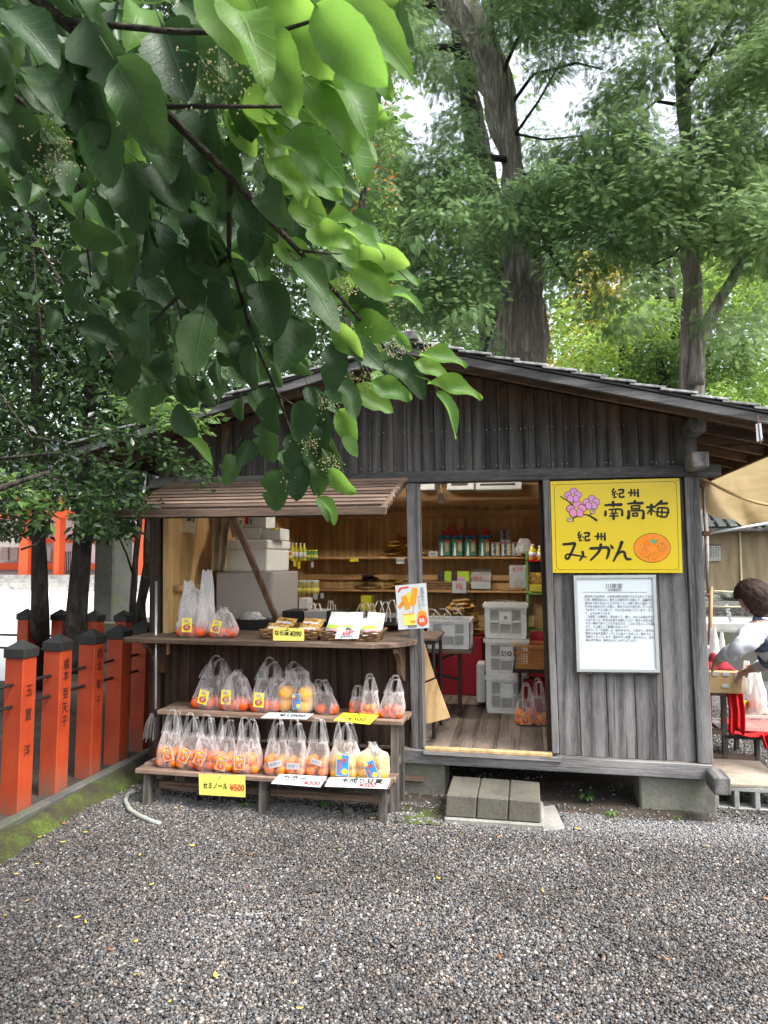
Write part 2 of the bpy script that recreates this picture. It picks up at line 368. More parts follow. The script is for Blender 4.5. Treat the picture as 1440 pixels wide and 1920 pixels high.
t.setc(c); t.b.inputs['Roughness'].default_value = .9; t.bump(vd.outputs[0], .8, .01); MT['gravel'] = t.mat
t = NT('white_court_gravel'); mp = t.coords(False); no = t.noise(mp, 40, 5, .7); r = t.ramp(no, [(.35, (.42, .42, .4)), (.6, (.72, .72, .7))]); t.setc(r.outputs[0]); t.b.inputs['Roughness'].default_value = .9; MT['court'] = t.mat
# moss bank
t = NT('mossy_earth'); mp = t.coords(False); no = t.noise(mp, 4, 6, .7); n2 = t.noise(mp, 90, 3, .6)
r = t.ramp(no, [(.38, (.035, .028, .02)), (.5, (.045, .05, .015)), (.62, (.075, .115, .016))]); r2 = t.ramp(n2, [(.3, (.6, .6, .6)), (.65, (1.25, 1.25, 1.25))])
t.setc(t.mix(r.outputs[0], r2.outputs[0], 1., 'MULTIPLY')); t.b.inputs['Roughness'].default_value = 1; t.bump(n2.outputs[0], 1., .01); MT['moss'] = t.mat
# fence post paint: green-grey wear low on the faces
t = NT('vermilion_post_paint'); tc = t.n('ShaderNodeTexCoord'); sp = t.n('ShaderNodeSeparateXYZ'); t.l(tc.outputs['Object'], sp.inputs[0])
no = t.noise(t.coords(True, (1, 1, .35)), 9, 5, .7); ma = t.n('ShaderNodeMath', operation='MULTIPLY_ADD'); t.l(no, ma); ma.inputs[1].default_value = -.75; t.t.links.new(sp.outputs[2], ma.inputs[2])
r = t.ramp(ma, [(0, (.75, .75, .75)), (.04, (0, 0, 0))]); mr = t.n('ShaderNodeMapRange'); mr.inputs['From Min'].default_value = -.45; mr.inputs['From Max'].default_value = 1.; t.l(ma, mr); t.l(mr, r)
r.color_ramp.elements[0].position = .02; r.color_ramp.elements[1].position = .22
n3 = t.noise(t.coords(True), 3, 5); r4 = t.ramp(n3, [(.35, (.30, .034, .009)), (.65, (.43, .06, .016))])
t.setc(t.mix(r4.outputs[0], (.12, .12, .09), r.outputs[0])); t.b.inputs['Roughness'].default_value = .5; t.bump(n3.outputs[0], .1, .004); MT['post_red'] = t.mat

def leafmat(name, c1, c2, trans=.45, rough=.4, tcol=None, attr=True, gloss=.5):
    t = NT(name)
    if attr: at = t.n('ShaderNodeAttribute', attribute_name='rnd'); src = at.outputs['Fac']
    else: at = t.n('ShaderNodeObjectInfo'); src = at.outputs['Random']
    r = t.ramp(src, [(0, c1), (1, c2)])
    t.setc(r.outputs[0]); t.b.inputs['Roughness'].default_value = rough; t.b.inputs['Specular IOR Level'].default_value = gloss
    tr = t.n('ShaderNodeBsdfTranslucent'); h = t.n('ShaderNodeHueSaturation', Saturation=.95, Value=1.7); h.inputs['Hue'].default_value = .48
    t.l(r, h, 0, 'Color'); t.l(h, tr); mx = t.n('ShaderNodeMixShader'); mx.inputs[0].default_value = trans
    t.l(t.b, mx, 0, 1); t.l(tr, mx, 0, 2); t.l(mx, t.out)
    if not attr and 'broad' in name:   # veins
        uv = t.n('ShaderNodeTexCoord'); mp = t.n('ShaderNodeMapping'); t.l(uv.outputs['Object'], mp.inputs[0])
        sp = t.n('ShaderNodeSeparateXYZ'); t.l(mp, sp); ab = t.n('ShaderNodeMath', operation='ABSOLUTE'); t.t.links.new(sp.outputs[0], ab.inputs[0])
        cmb = t.n('ShaderNodeMath', operation='MULTIPLY_ADD'); t.l(ab, cmb); cmb.inputs[1].default_value = -.8; t.t.links.new(sp.outputs[1], cmb.inputs[2])
        ws = t.n('ShaderNodeMath', operation='MULTIPLY'); ws.inputs[1].default_value = 46.; t.l(cmb, ws); sn = t.n('ShaderNodeMath', operation='SINE'); t.l(ws, sn)
        rr = t.ramp(sn, [(.0, (0, 0, 0)), (.9, (0, 0, 0)), (1, (1, 1, 1))]); mid = t.ramp(ab, [(0, (1, 1, 1)), (.018, (0, 0, 0))])
        v = t.mix(rr.outputs[0], mid.outputs[0], .5, 'ADD'); b = t.bump(v, .2, .015)
        lite = t.mix(r.outputs[0], tuple(min(1, q * 1.8 + .02) for q in c2), v); 
        mm = t.mix(r.outputs[0], lite, .22); oi2 = t.noise(t.coords(True), 5, 5, .65); rb_ = t.ramp(oi2, [(.3, (.6, .64, .6)), (.55, (1, 1, 1)), (.75, (1.25, 1.15, 1.0))]); t.setc(t.mix(mm, rb_.outputs[0], .9, 'MULTIPLY')); n9 = t.noise(t.coords(True), 40, 3); rr_ = t.ramp(n9, [(.3, (.38,) * 3), (.7, (.65,) * 3)]); t.l(rr_, t.b, 0, 'Roughness')
    return t.mat
MT['lf_big'] = leafmat('broad_leaf', (.015, .045, .014), (.04, .10, .02), .26, .5, attr=False, gloss=.35)  # darker copy for leaves in shade; the shade is put into its colour
MT['lf_lit'] = leafmat('lit_broad_leaf', (.06, .17, .02), (.13, .27, .035), .55, .42, attr=False)  # lit copy of the broad leaf, partly young growth; light put into its colour
MT['lf_dark'] = leafmat('dark_small_leaf', (.015, .042, .014), (.05, .105, .026), .28, .35)
MT['lf_con'] = leafmat('hinoki_foliage', (.04, .10, .035), (.15, .25, .07), .35, .6)
MT['lf_con2'] = leafmat('pale_hinoki_foliage', (.07, .14, .045), (.19, .29, .08), .4, .6)
MT['lf_maple'] = leafmat('bright_maple_leaf', (.10, .21, .03), (.2, .33, .055), .5, .6)
MT['lf_yellow'] = leafmat('yellowing_leaf', (.25, .28, .03), (.45, .4, .07), .5, .6)
MT['lf_mid'] = leafmat('mid_green_leaf', (.05, .12, .025), (.13, .24, .05), .4, .5)
MT['lf_con_i'] = leafmat('hinoki_frond', (.06, .14, .055), (.21, .34, .12), .35, .6, attr=False)
MT['lf_con_i2'] = leafmat('pale_hinoki_frond', (.09, .18, .07), (.25, .37, .14), .4, .6, attr=False)
def bark(name, a, b, z=.15, sc_=6):
    t = NT(name); mp = t.coords(False, (1, 1, z)); no = t.noise(mp, sc_, 8, .7, .8); vo = t.n('ShaderNodeTexVoronoi', Scale=sc_ * 2.2); t.l(mp, vo)
    r = t.ramp(no, [(.3, tuple(q * .4 for q in a)), (.5, a), (.7, b)]); t.setc(r.outputs[0]); t.b.inputs['Roughness'].default_value = .95
    ad = t.n('ShaderNodeMath', operation='ADD'); t.l(no, ad); t.l(vo, ad, 0, 1); t.bump(ad.outputs[0], 1., .06); return t.mat
MT['bark'] = bark('cedar_bark', (.26, .23, .205), (.66, .60, .54), .08, 11)
MT['bark_dark'] = bark('dark_bark', (.035, .03, .025), (.08, .07, .06), .3, 10)
MT['twig'] = bark('twig_bark', (.05, .04, .03), (.11, .09, .06), 1, 20)

# thin plastic film of the carrier bags: clear, whitish where it is seen edge-on or creased
def film(name, c=(.85, .85, .86), clear=.72, edge=.75, rough=.18):
    t = NT(name); tr = t.n('ShaderNodeBsdfTransparent'); tr.inputs[0].default_value = (.97, .97, .97, 1)
    t.b.inputs['Base Color'].default_value = (*c, 1); t.b.inputs['Roughness'].default_value = rough; t.b.inputs['Specular IOR Level'].default_value = .6
    tl = t.n('ShaderNodeBsdfTranslucent'); tl.inputs[0].default_value = (*c, 1); m0 = t.n('ShaderNodeMixShader'); m0.inputs[0].default_value = .4; t.l(t.b, m0, 0, 1); t.l(tl, m0, 0, 2)
    lw = t.n('ShaderNodeLayerWeight', Blend=.35); mp = t.coords(True, (1, 1, .16)); no = t.noise(mp, 17, 3, .5, .3)
    r = t.ramp(no, [(.5, (0, 0, 0)), (.57, (.28, .28, .28)), (.62, (.04, .04, .04)), (.75, (.22, .22, .22))])
    ad = t.n('ShaderNodeMath', operation='MULTIPLY_ADD'); t.t.links.new(lw.outputs['Facing'], ad.inputs[0]); ad.inputs[1].default_value = edge; ad.inputs[2].default_value = 1 - clear
    a2 = t.n('ShaderNodeMath', operation='ADD', use_clamp=True); t.l(ad, a2); t.l(r, a2, 0, 1)
    mx = t.n('ShaderNodeMixShader'); t.l(a2, mx, 0, 0); t.l(tr, mx, 0, 1); t.l(m0, mx, 0, 2); t.l(mx, t.out)
    t.bump(no.outputs[0], .8, .006); return t.mat
MT['film'] = film('clear_carrier_bag_film', c=(.95, .95, .97), clear=.88, edge=.62, rough=.12)
MT['film_white'] = film('white_carrier_bag_film', clear=.35, edge=.5)
MT['orange'] = flat('orange_peel', (.85, .2, .012), .38, .1, 90, bump=.35, vary=.12)
MT['orange_r'] = flat('deep_orange_peel', (.75, .1, .012), .32, .1, 90, bump=.3, vary=.12)
MT['amanatsu'] = flat('yellow_orange_peel', (.85, .42, .03), .42, .1, 80, bump=.4, vary=.08)
# ================================================================ the ground
def sheet(name, pts, m, kind='structure', parent=None, nx=1):
    q = M(); q.poly(pts); o = q.build(name, m, parent); o['kind'] = kind; return o
sheet('ground', [(-150, -60, -.012), (150, -60, -.012), (150, 200, -.012), (-150, 200, -.012)], MT['gravel'])
sheet('shrine_court', [(-60, 8.4, -.004), (-3.6, 8.4, -.004), (-3.6, 60, -.004), (-60, 60, -.004)], MT['court'])
def bumpy(name, x0, x1, y0, y1, nx, ny, hf, m, kind='structure'):
    q = M(); q.grid(lambda u, v: (x0 + (x1 - x0) * u, y0 + (y1 - y0) * v, hf(x0 + (x1 - x0) * u, y0 + (y1 - y0) * v)), nx, ny)
    o = q.build(name, m, None, True); o['kind'] = kind; return o
def nz(x, y, s=1., z=0.): return noise.noise(Vector((x * s, y * s, z)))
# earth under the shed and the benches
bumpy('earth_strip', -2.95, 1.35, 4.55, 8.2, 60, 40, lambda x, y: -.008 + .02 * nz(x, y, 3) + .012 * min(1, max(0, (y - 4.55) * 2)), MT['soil'])
# pebbles of the yard
def proto_pebble(i):
    bm = bmesh.new(); bmesh.ops.create_icosphere(bm, subdivisions=1, radius=1)
    rr = random.Random(i); sx, sy, sz = 1, rr.uniform(.6, .95), rr.uniform(.4, .65)
    for v in bm.verts:
        k = 1 + .16 * noise.noise(v.co * 1.7 + Vector((i * 3.1, 0, 0))); v.co = Vector((v.co.x * sx * k, v.co.y * sy * k, v.co.z * sz * k))
    me = bpy.data.meshes.new('pebble'); bm.to_mesh(me); bm.free(); me.polygons.foreach_set('use_smooth', [True] * len(me.polygons)); me.materials.append(MT['pebble'])
    return bpy.data.objects.new('pebble', me)
def gn_scatter(name, pts, rots, scls, idx, protos, label=None, kind='stuff', cat=None):
    me = bpy.data.meshes.new(name); me.vertices.add(len(pts)); me.vertices.foreach_set('co', np.asarray(pts, 'f').ravel())
    for nm, ty, a, key in (('rot', 'FLOAT_VECTOR', rots, 'vector'), ('scl', 'FLOAT_VECTOR', scls, 'vector')):
        at = me.attributes.new(nm, ty, 'POINT'); at.data.foreach_set(key, np.asarray(a, 'f').ravel())
    at = me.attributes.new('idx', 'INT', 'POINT'); at.data.foreach_set('value', np.asarray(idx, 'i'))
    o = bpy.data.objects.new(name, me); col.objects.link(o)
    ng = bpy.data.node_groups.new(name, 'GeometryNodeTree'); ng.interface.new_socket('Geometry', in_out='INPUT', socket_type='NodeSocketGeometry'); ng.interface.new_socket('Geometry', in_out='OUTPUT', socket_type='NodeSocketGeometry')
    gi = ng.nodes.new('NodeGroupInput'); go = ng.nodes.new('NodeGroupOutput'); ip = ng.nodes.new('GeometryNodeInstanceOnPoints'); ip.inputs['Pick Instance'].default_value = True
    j = ng.nodes.new('GeometryNodeJoinGeometry')
    for p_ in protos:
        oi = ng.nodes.new('GeometryNodeObjectInfo'); oi.inputs['Object'].default_value = p_; gt = ng.nodes.new('GeometryNodeGeometryToInstance')
        ng.links.new(oi.outputs['Geometry'], gt.inputs[0]); ng.links.new(gt.outputs[0], j.inputs[0])
    def na(nm, ty): a = ng.nodes.new('GeometryNodeInputNamedAttribute'); a.data_type = ty; a.inputs[0].default_value = nm; return a
    e2r = ng.nodes.new('FunctionNodeEulerToRotation')
    ng.links.new(na('rot', 'FLOAT_VECTOR').outputs[0], e2r.inputs[0]); ng.links.new(e2r.outputs[0], ip.inputs['Rotation'])
    ng.links.new(na('scl', 'FLOAT_VECTOR').outputs[0], ip.inputs['Scale']); ng.links.new(na('idx', 'INT').outputs[0], ip.inputs['Instance Index'])
    ng.links.new(gi.outputs[0], ip.inputs['Points']); ng.links.new(j.outputs[0], ip.inputs['Instance']); ng.links.new(ip.outputs[0], go.inputs[0])
    md = o.modifiers.new('scatter', 'NODES'); md.node_group = ng
    if label: o['label'] = label
    if kind: o['kind'] = kind
    return o
rs = np.random.RandomState(3)
def pebble_field(n, x0, x1, y0, y1, smin, smax, keep):
    x = rs.uniform(x0, x1, n); y = rs.uniform(y0, y1, n); k = keep(x, y); x, y = x[k], y[k]; n = len(x)
    s = smin + (smax - smin) * rs.rand(n) ** 2.8
    return np.stack([x, y, rs.uniform(-.004, .006, n) + s * .2], 1), rs.uniform(-.5, .5, (n, 3)) + np.stack([np.zeros(n), np.zeros(n), rs.uniform(0, 6.28, n)], 1), np.stack([s, s, s], 1)
half = lambda x, y: (np.abs(x + .2 * y - .2) < .75 + .62 * y)
near = pebble_field(560000, -2.8, 3.6, 1.8, 4.75, .0031, .0108, lambda x, y: half(x, y) & (x > -2.86 + .1 * y * 0 + np.where(y > 3.5, .0, .0)) & ~((np.abs(x + .2) < .29) & (y > 4.45) & (y < 4.8)))
ccc = np.sin(near[0][:, 0] * 7) * .04
k_ = (near[0][:, 1] < 4.52 + ccc + .22 * (near[0][:, 0] > .2)) | (rs.rand(len(ccc)) < .18)
near = tuple(a[k_] for a in near)
far = pebble_field(60000, 1.1, 4.0, 4.7, 8.5, .006, .012, lambda x, y: x < .45 * y + .2)
under = pebble_field(6000, -2.6, 1.2, 4.7, 6.2, .005, .014, lambda x, y: rs.rand(len(x)) < .55)
pts = [np.concatenate(q) for q in zip(near, far, under)]
gn_scatter('gravel', pts[0], pts[1], pts[2], rs.randint(0, 4, len(pts[0])), [proto_pebble(i) for i in range(4)], 'grey and white pebbles of the yard gravel')
# mossy bank and kerb along the vermilion fence
def bank(x, y):
    u = min(1, max(0, (-2.70 + .05 * nz(x, y, 3) - x) / .20)); u = u * u * (3 - 2 * u)
    return -.02 + .11 * u + .02 * nz(x, y, 5) * (u > .05) + .008 * nz(x, y, 22)
bumpy('moss_bank', -2.98, -2.5, 2.0, 4.95, 24, 120, bank, MT['moss'])
bumpy('leaf_litter_ground', -6.4, -2.93, 1.5, 8.4, 50, 80, lambda x, y: .075 + .02 * nz(x, y, 4), MT['soil'])
q = M(); q.box(-2.975, -2.90, 1.5, 6.2, -.05, .112); k = q.build('kerb', MT['stone_dark'], bevel=.008); k['kind'] = 'structure'

# ================================================================ the market stall
LEAN = .019
def LX(x, z): return x - LEAN * (z - .3)
shed = thing('market_stall', 'weathered grey wooden market stall with a gabled roof and open shop front', 'market stall', (-.83, 6.4, 0))
def S(name, q, m, bevel=.002, **kw): return q.build(name, m, shed, bevel=bevel, **kw)
_a = P(830, 677, 4.45); _b = P(1417, 790, 4.45); SL = (_a.z - _b.z) / (_b.x - _a.x); RX = -.745
def zr(x): return _a.z + SL * (_a.x - RX) - SL * abs(x - RX)       # underside line of the rake boards
RY0, RY1 = 4.45, 8.3; XL, XR = -3.12, 1.66
# gable boards
x = -2.72; rb = random.Random(11); nails = M()
while x < 1.04:
    w = rb.uniform(.07, .108); x1 = min(x + w, 1.055); zb = 2.218 + rb.uniform(-.002, .002); y = 4.905 + rb.uniform(-.003, .003)
    lx = lambda xx, z: LX(xx, z) + .035
    zt0, zt1 = zr(x) + .05, zr(x1) + .05
    b = M().hexa([(lx(x + .0015, zb), y, zb), (lx(x1 - .0015, zb), y, zb), (lx(x1 - .0015, zt1), y, zt1), (lx(x + .0015, zt0), y, zt0)],
                 [(lx(x + .0015, zb), y + .02, zb), (lx(x1 - .0015, zb), y + .02, zb), (lx(x1 - .0015, zt1), y + .02, zt1), (lx(x + .0015, zt0), y + .02, zt0)])
    S('board', b, MT['gable'], bevel=.0012)
    if x > -2.0:
        for zz in (2.245, 2.50, 2.78):
            for xx in (x + .015, x1 - .015):
                if zz < zr(xx) - .06 and rb.random() < .8: nails.obox((lx(xx, zz), y - .001, zz + rb.uniform(-.006, .006)), (.004, .003, .004))
    x = x1 + .001
nn = nails.build('nail_heads', MT['nail'], shed); nn['kind'] = 'stuff'
q = M(); q.add([(-2.7, 4.928, 2.2), (1.06, 4.928, 2.2), (1.06, 4.928, zr(1.06) + .05), (RX, 4.928, zr(RX) + .05), (-2.7, 4.928, zr(-2.7) + .05), (-2.7, 4.938, 2.2), (1.06, 4.938, 2.2), (1.06, 4.938, zr(1.06) + .05), (RX, 4.938, zr(RX) + .05), (-2.7, 4.938, zr(-2.7) + .05)], [(4, 3, 2, 1, 0), (5, 6, 7, 8, 9)]); S('gable_light_stop', q, MT['dark_v'], 0)  # added sheet that stops lamp light leaking between the gable boards
# beams and posts of the front
S('lintel_beam', M().box(-2.78, 1.238, 4.872, 4.99, 2.140, 2.216), MT['grey_x'], .004)
def post(name, x0, x1, z0, z1, m, y0=4.885, y1=4.99, dx=0.):
    q = M().hexa([(LX(x0, z0) + dx, y0, z0), (LX(x1, z0) + dx, y0, z0), (LX(x1, z1) + dx, y0, z1), (LX(x0, z1) + dx, y0, z1)],
                 [(LX(x0, z0) + dx, y1, z0), (LX(x1, z0) + dx, y1, z0), (LX(x1, z1) + dx, y1, z1), (LX(x0, z1) + dx, y1, z1)])
    return S(name, q, m, .004)
post('corner_post', 1.048, 1.14, .318, 2.14, MT['grey_v'], 4.88, 5.0)
post('corner_post', 1.06, 1.14, 2.216, zr(1.1) + .03, MT['grey_v'], 4.90, 5.0)
post('door_post', -.785, -.695, .318, 2.14, MT['grey_v'], 4.885, 4.99)
post('corner_post', -2.745, -2.655, .10, 2.14, MT['dark_v'], 4.885, 4.99)
post('inner_post', -2.645, -2.60, .9, 2.14, MT['honey_v'], 4.90, 4.985)
post('door_jamb', .152, .196, .335, 2.14, MT['grey_v'], 4.872, 4.98)
post('sliding_door_edge', .122, .150, .335, 2.14, MT['dark_v'], 4.93, 4.97)
for z, y0_ in ((2.415, 4.66), (2.19, 4.64)):                      # square purlin ends that stick out past the corner
    S('purlin_end', M().box(LX(1.03, z) + .02, LX(1.03, z) + .118, y0_, 4.868, z - .02, z + .078), MT['grey_y'], .008)
S('sill_beam', M().box(-.92, 1.128, 4.862, 4.985, .222, .316), MT['grey_x'], .005)
S('sill_end', M().box(1.085, 1.182, 4.66, 4.858, .195, .300), MT['grey_y'], .008)
S('door_sill', M().box(-.69, .15, 4.845, 4.90, .318, .337), MT['board_new'], .002)
S('door_sill_board', M().box(-.695, .20, 4.83, 4.90, .3175 - .03 + .03, .3175 + .0) if False else M().box(-.70, .21, 4.842, 4.861, .29, .3165), MT['grey_x'], .002)
xs = [.198, .338, .512, .688, .862, 1.047]
for a, b_ in zip(xs[:-1], xs[1:]): post('wall_board', a + .002, b_ - .002, .318, 2.139, MT['grey_v'], 4.905 + rb.uniform(-.002, .003), 4.93)
# boards of the low front wall under the counter
x = -2.65
while x < -.80:
    x1 = min(x + rb.uniform(.17, .215), -.787); post('panel_board', x + .002, x1 - .002, .13, 1.03, MT['dark_v'], 4.93 + rb.uniform(-.002, .003), 4.955); x = x1
S('panel_rail', M().box(-2.72, -.70, 4.905, 4.97, .09, .128), MT['brown_x'], .004)
S('panel_rail', M().box(-.80, -.698, 4.90, 4.928, .318, .42), MT['brown_x'], .004)
for x in (-2.66, -.865):                                             # curved bracket boards under the counter
    pr = [(4.925, 1.02), (4.62, 1.02), (4.62, .99), (4.70, .96), (4.76, .90), (4.78, .82), (4.83, .78), (4.925, .76)]
    q = M(); n = len(pr); q.add([(x, a, b_) for a, b_ in pr] + [(x + .035, a, b_) for a, b_ in pr], [tuple(range(n))[::-1], tuple(range(n, 2 * n))] + [(i, (i + 1) % n, (i + 1) % n + n, i + n) for i in range(n)])
    S('counter_bracket', q, MT['brown_v'], .002)
# counter board with its rounded right corner
yf = 4.50; out = [(-2.72, yf + .02), (-2.74, yf + .06), (-2.74, 5.2), (-.80, 5.2), (-.80, 4.86), (-.738, 4.86), (-.735, 4.80)]
out = [(-2.72, yf), (-.98, yf + .0), (-.87, yf + .045), (-.78, yf + .15), (-.732, yf + .26), (-.735, 4.87), (-.80, 4.875), (-.80, 5.25), (-2.60, 5.25), (-2.60, 4.875), (-2.76, 4.87), (-2.76, yf + .04)]
q = M(); n = len(out); q.add([(a, b_, 1.03) for a, b_ in out] + [(a, b_, 1.062) for a, b_ in out], [tuple(range(n))[::-1], tuple(range(n, 2 * n))] + [(i, (i + 1) % n, (i + 1) % n + n, i + n) for i in range(n)])
S('counter', q, MT['brown_x'], .004)
# foundation blocks
def block(x0, x1, z1, y0=4.93):
    q = M(); q.box(x0, x1, y0, 5.25, -.03, z1); return S('foundation_block', q, MT['concrete'], .012)
block(-.98, -.565, .218); block(.70, 1.165, .212, 4.925)
S('foundation_wall', M().box(-2.7, 1.1, 6.6, 6.7, -.02, .2), MT['concrete'], 0)
S('foundation_wall', M().box(-2.74, -2.62, 5.0, 7.9, -.02, .26), MT['concrete'], 0)
# roof: courses of boards, rake boards, rafters
for s in (1, -1):
    L = (XR - RX) if s > 0 else (RX - XL); n = 14; nrm = Vector((SL * s, 0, 1)).normalized()
    for i in range(n):
        a = L * i / n; b_ = L * (i + 1) / n + .03
        def top(d, h): x = RX + s * d; return Vector((x, 0, zr(x) + .084)) + nrm * h
        p0, p1 = top(a, .002), top(b_, .02); r0, r1 = p0 - nrm * .014, p1 - nrm * .014
        j = rb.uniform(-.012, .012); fy = RY0 - .03 + j
        q = M().hexa([(r0.x, fy, r0.z), (r1.x, fy, r1.z), (p1.x, fy, p1.z), (p0.x, fy, p0.z)], [(r0.x, RY1, r0.z), (r1.x, RY1, r1.z), (p1.x, RY1, p1.z), (p0.x, RY1, p0.z)])
        S('roof_board', q, MT['roof'], .002)
    xe = RX + s * L
    def strip(name, h0, h1, y0, y1, m, xe_=xe, bev=.003):
        q = M().hexa([(RX, y0, zr(RX) + h0), (xe_, y0, zr(xe_) + h0), (xe_, y0, zr(xe_) + h1), (RX, y0, zr(RX) + h1)], [(RX, y1, zr(RX) + h0), (xe_, y1, zr(xe_) + h0), (xe_, y1, zr(xe_) + h1), (RX, y1, zr(RX) + h1)])
        return S(name, q, m, bev)
    strip('rake_board', .0, .056, RY0, RY0 + .03, MT['grey_x'])
    strip('dark_gap_strip', .058, .076, RY0 - .012, RY0 + .03, MT['black_wood'])  # black strip drawn in for the shaded gap under the roof boards
    strip('roof_underboards', .062, .074, RY0 + .032, RY1, MT['brown_y'], bev=0)
    for y in np.arange(4.62, 8.3, .36): strip('rafter', .0, .060, y, y + .045, MT['brown_x'], bev=0)
    q = M().box(min(xe, xe - s * .025), max(xe, xe - s * .025), RY0 + .032, RY1, zr(xe) - .01, zr(xe) + .055); S('eave_board', q, MT['brown_y'])
S('ridge_cap', M().hexa([(RX - .09, RY0 - .06, zr(RX) + .075), (RX + .09, RY0 - .06, zr(RX) + .075), (RX + .085, RY0 - .06, zr(RX) + .135), (RX - .085, RY0 - .06, zr(RX) + .135)],
                       [(RX - .09, RY1, zr(RX) + .075), (RX + .09, RY1, zr(RX) + .075), (RX + .085, RY1, zr(RX) + .135), (RX - .085, RY1, zr(RX) + .135)]), MT['grey_y'], .006)
S('ridge_beam', M().box(RX - .05, RX + .05, 4.95, 8.1, zr(RX) - .10, zr(RX) + .02), MT['brown_y'])
S('tie_beam', M().box(-2.7, 1.1, 6.3, 6.4, 2.30, 2.42), MT['honey_x'])
# interior
YB = 7.75; XLI0, XLI1 = -2.64, -2.50; XRI = 1.03
x = XLI1
while x < XRI:
    x1 = min(x + rb.uniform(.17, .21), XRI); S('back_wall_board', M().box(x + .001, x1 - .001, YB + rb.uniform(0, .004), YB + .02, .32, 2.55), MT['honey_v'], .002); x = x1
x = XLI1
S('back_wall_rail', M().box(XLI1 - .02, XRI, YB - .045, YB - .001, 2.06, 2.145), MT['honey_x'])
S('back_wall_rail', M().box(XLI1 - .02, XRI, YB - .05, YB - .002, 2.19, 2.40), MT['honey_x'])
S('back_wall_rail', M().box(XLI1 - .02, XRI, YB - .045, YB - .001, 1.38, 1.44), MT['honey_x'])
S('back_wall_stud', M().box(XLI1 - .01, XLI1 + .045, YB - .05, YB - .001, .33, 2.05), MT['honey_v'])
S('back_wall_stud', M().box(-.72, -.66, YB - .04, YB - .001, 1.65, 2.05), MT['honey_v'])
y = 4.99
while y < YB:
    y1 = min(y + .2, YB); f = lambda yy: XLI0 + (XLI1 - XLI0) * (yy - 4.99) / (YB - 4.99)
    q = M().hexa([(f(y + .001), y + .001, .32), (f(y1 - .001), y1 - .001, .32), (f(y1 - .001), y1 - .001, 2.5), (f(y + .001), y + .001, 2.5)], [(f(y) - .02, y, .32), (f(y1) - .02, y1, .32), (f(y1) - .02, y1, 2.5), (f(y) - .02, y, 2.5)])
    S('side_wall_board', q, MT['honey_v'], .002)
    S('outer_wall_board', M().box(-2.73, -2.71, y + .001, y1 - .001, .2, zr(-2.72) + .08), MT['grey_v'], 0)
    S('side_wall_board', M().box(XRI, XRI + .02, y + .001, y1 - .001, .32, 2.5), MT['honey_v'], .002)
    S('outer_wall_board', M().box(1.085, 1.105, y + .012, y1 - .001, .3, zr(1.1) + .08), MT['grey_v'], 0)
    y = y1
S('side_wall_rail', M().box(-2.625, -2.55, 5.0, YB, 2.03, 2.10), MT['honey_y'])
S('side_wall_rail', M().box(-2.625, -2.585, 5.0, 6.3, 1.36, 1.41), MT['honey_y'])
S('outer_back_wall', M().box(-2.73, 1.105, YB + .03, YB + .05, .1, 2.56), MT['grey_v'], 0)
q = M(); q.add([(-2.73, YB + .03, 2.5), (1.105, YB + .03, 2.5), (RX, YB + .03, zr(RX) + .06), (-2.73, YB + .05, 2.5), (1.105, YB + .05, 2.5), (RX, YB + .05, zr(RX) + .06)], [(0, 1, 2), (5, 4, 3)]); S('back_gable', q, MT['grey_v'], 0)
x = -2.62
while x < 1.03:
    x1 = min(x + .16, 1.03); S('floor_board', M().box(x + .0015, x1 - .0015, 4.905, YB - .001, .30, .3165 + rb.uniform(0, .002)), MT['floor'], .0015); x = x1
for z, ya in ((1.635, 7.43), (1.285, 7.43)):
    S('shelf', M().box(XLI1 + .05, .62 if z > 1.4 else .50, ya, YB - .05, z - .022, z), MT['honey_x'], .002)
    S('shelf', M().box(XLI1 - .03, XLI1 + .22, 5.9, ya - .002, z - .022 + (-.02 if z > 1.4 else -.06), z + (-.02 if z > 1.4 else -.06)), MT['honey_y'], .002)
# slatted shutter propped open over the counter
sh = S('propped_shutter', M().box(-2.60, -.80, 4.862, 4.870, 2.10, 2.168), MT['brown_x'])
pt = Vector((0, 4.862, 2.175)); pb = Vector((0, 4.235, 1.905)); dn = (pb - pt); dl = dn.length; dn.normalize(); nm = Vector((0, dn.z, -dn.y)); nm = nm if nm.z > 0 else -nm
def shx(t): return (-2.60 - .02 * t, -.80 - .045 * t)
for i in range(8):
    a = .02 + i * (dl - .1) / 8; b_ = a + .046; t0 = a / dl
    q = M(); xa, xb = shx(t0); c0 = pt + dn * a + nm * .006; c1 = pt + dn * b_ + nm * .006; e = nm * -.014
    f = lambda v, x: (x, v.y, v.z)
    q.hexa([f(c0, xa), f(c0, xb), f(c1, xb), f(c1, xa)], [f(c0 + e, xa), f(c0 + e, xb), f(c1 + e, xb), f(c1 + e, xa)])
    s_ = q.build('slat', MT['brown_x'], sh, bevel=.002)
q = M(); e2 = nm * -.022; q.hexa([(-2.6, pt.y, pt.z - .03), (-.8, pt.y, pt.z - .03), (-.85, pb.y, pb.z - .03), (-2.63, pb.y, pb.z - .03)], [(-2.6, pt.y, pt.z - .036), (-.8, pt.y, pt.z - .036), (-.85, pb.y, pb.z - .036), (-2.63, pb.y, pb.z - .036)]); q.build('backing_board', MT['dark_v'], sh)  # dark sheet added so the gaps between slats look shaded
q = M(); xa, xb = shx(1); q.obox(((xa + xb) / 2, pb.y, pb.z - .004), (xb - xa + .03, .022, .05), (0, 0, 0)); q.build('bottom_rail', MT['brown_x'], sh, bevel=.003)
for xx in (-2.6, -.83):
    q = M(); q.bar(pt + Vector((xx, 0, -.02)), pb + Vector((xx - .03, 0, .0)), .028, .032); q.build('side_rail', MT['brown_y'], sh, bevel=.002)
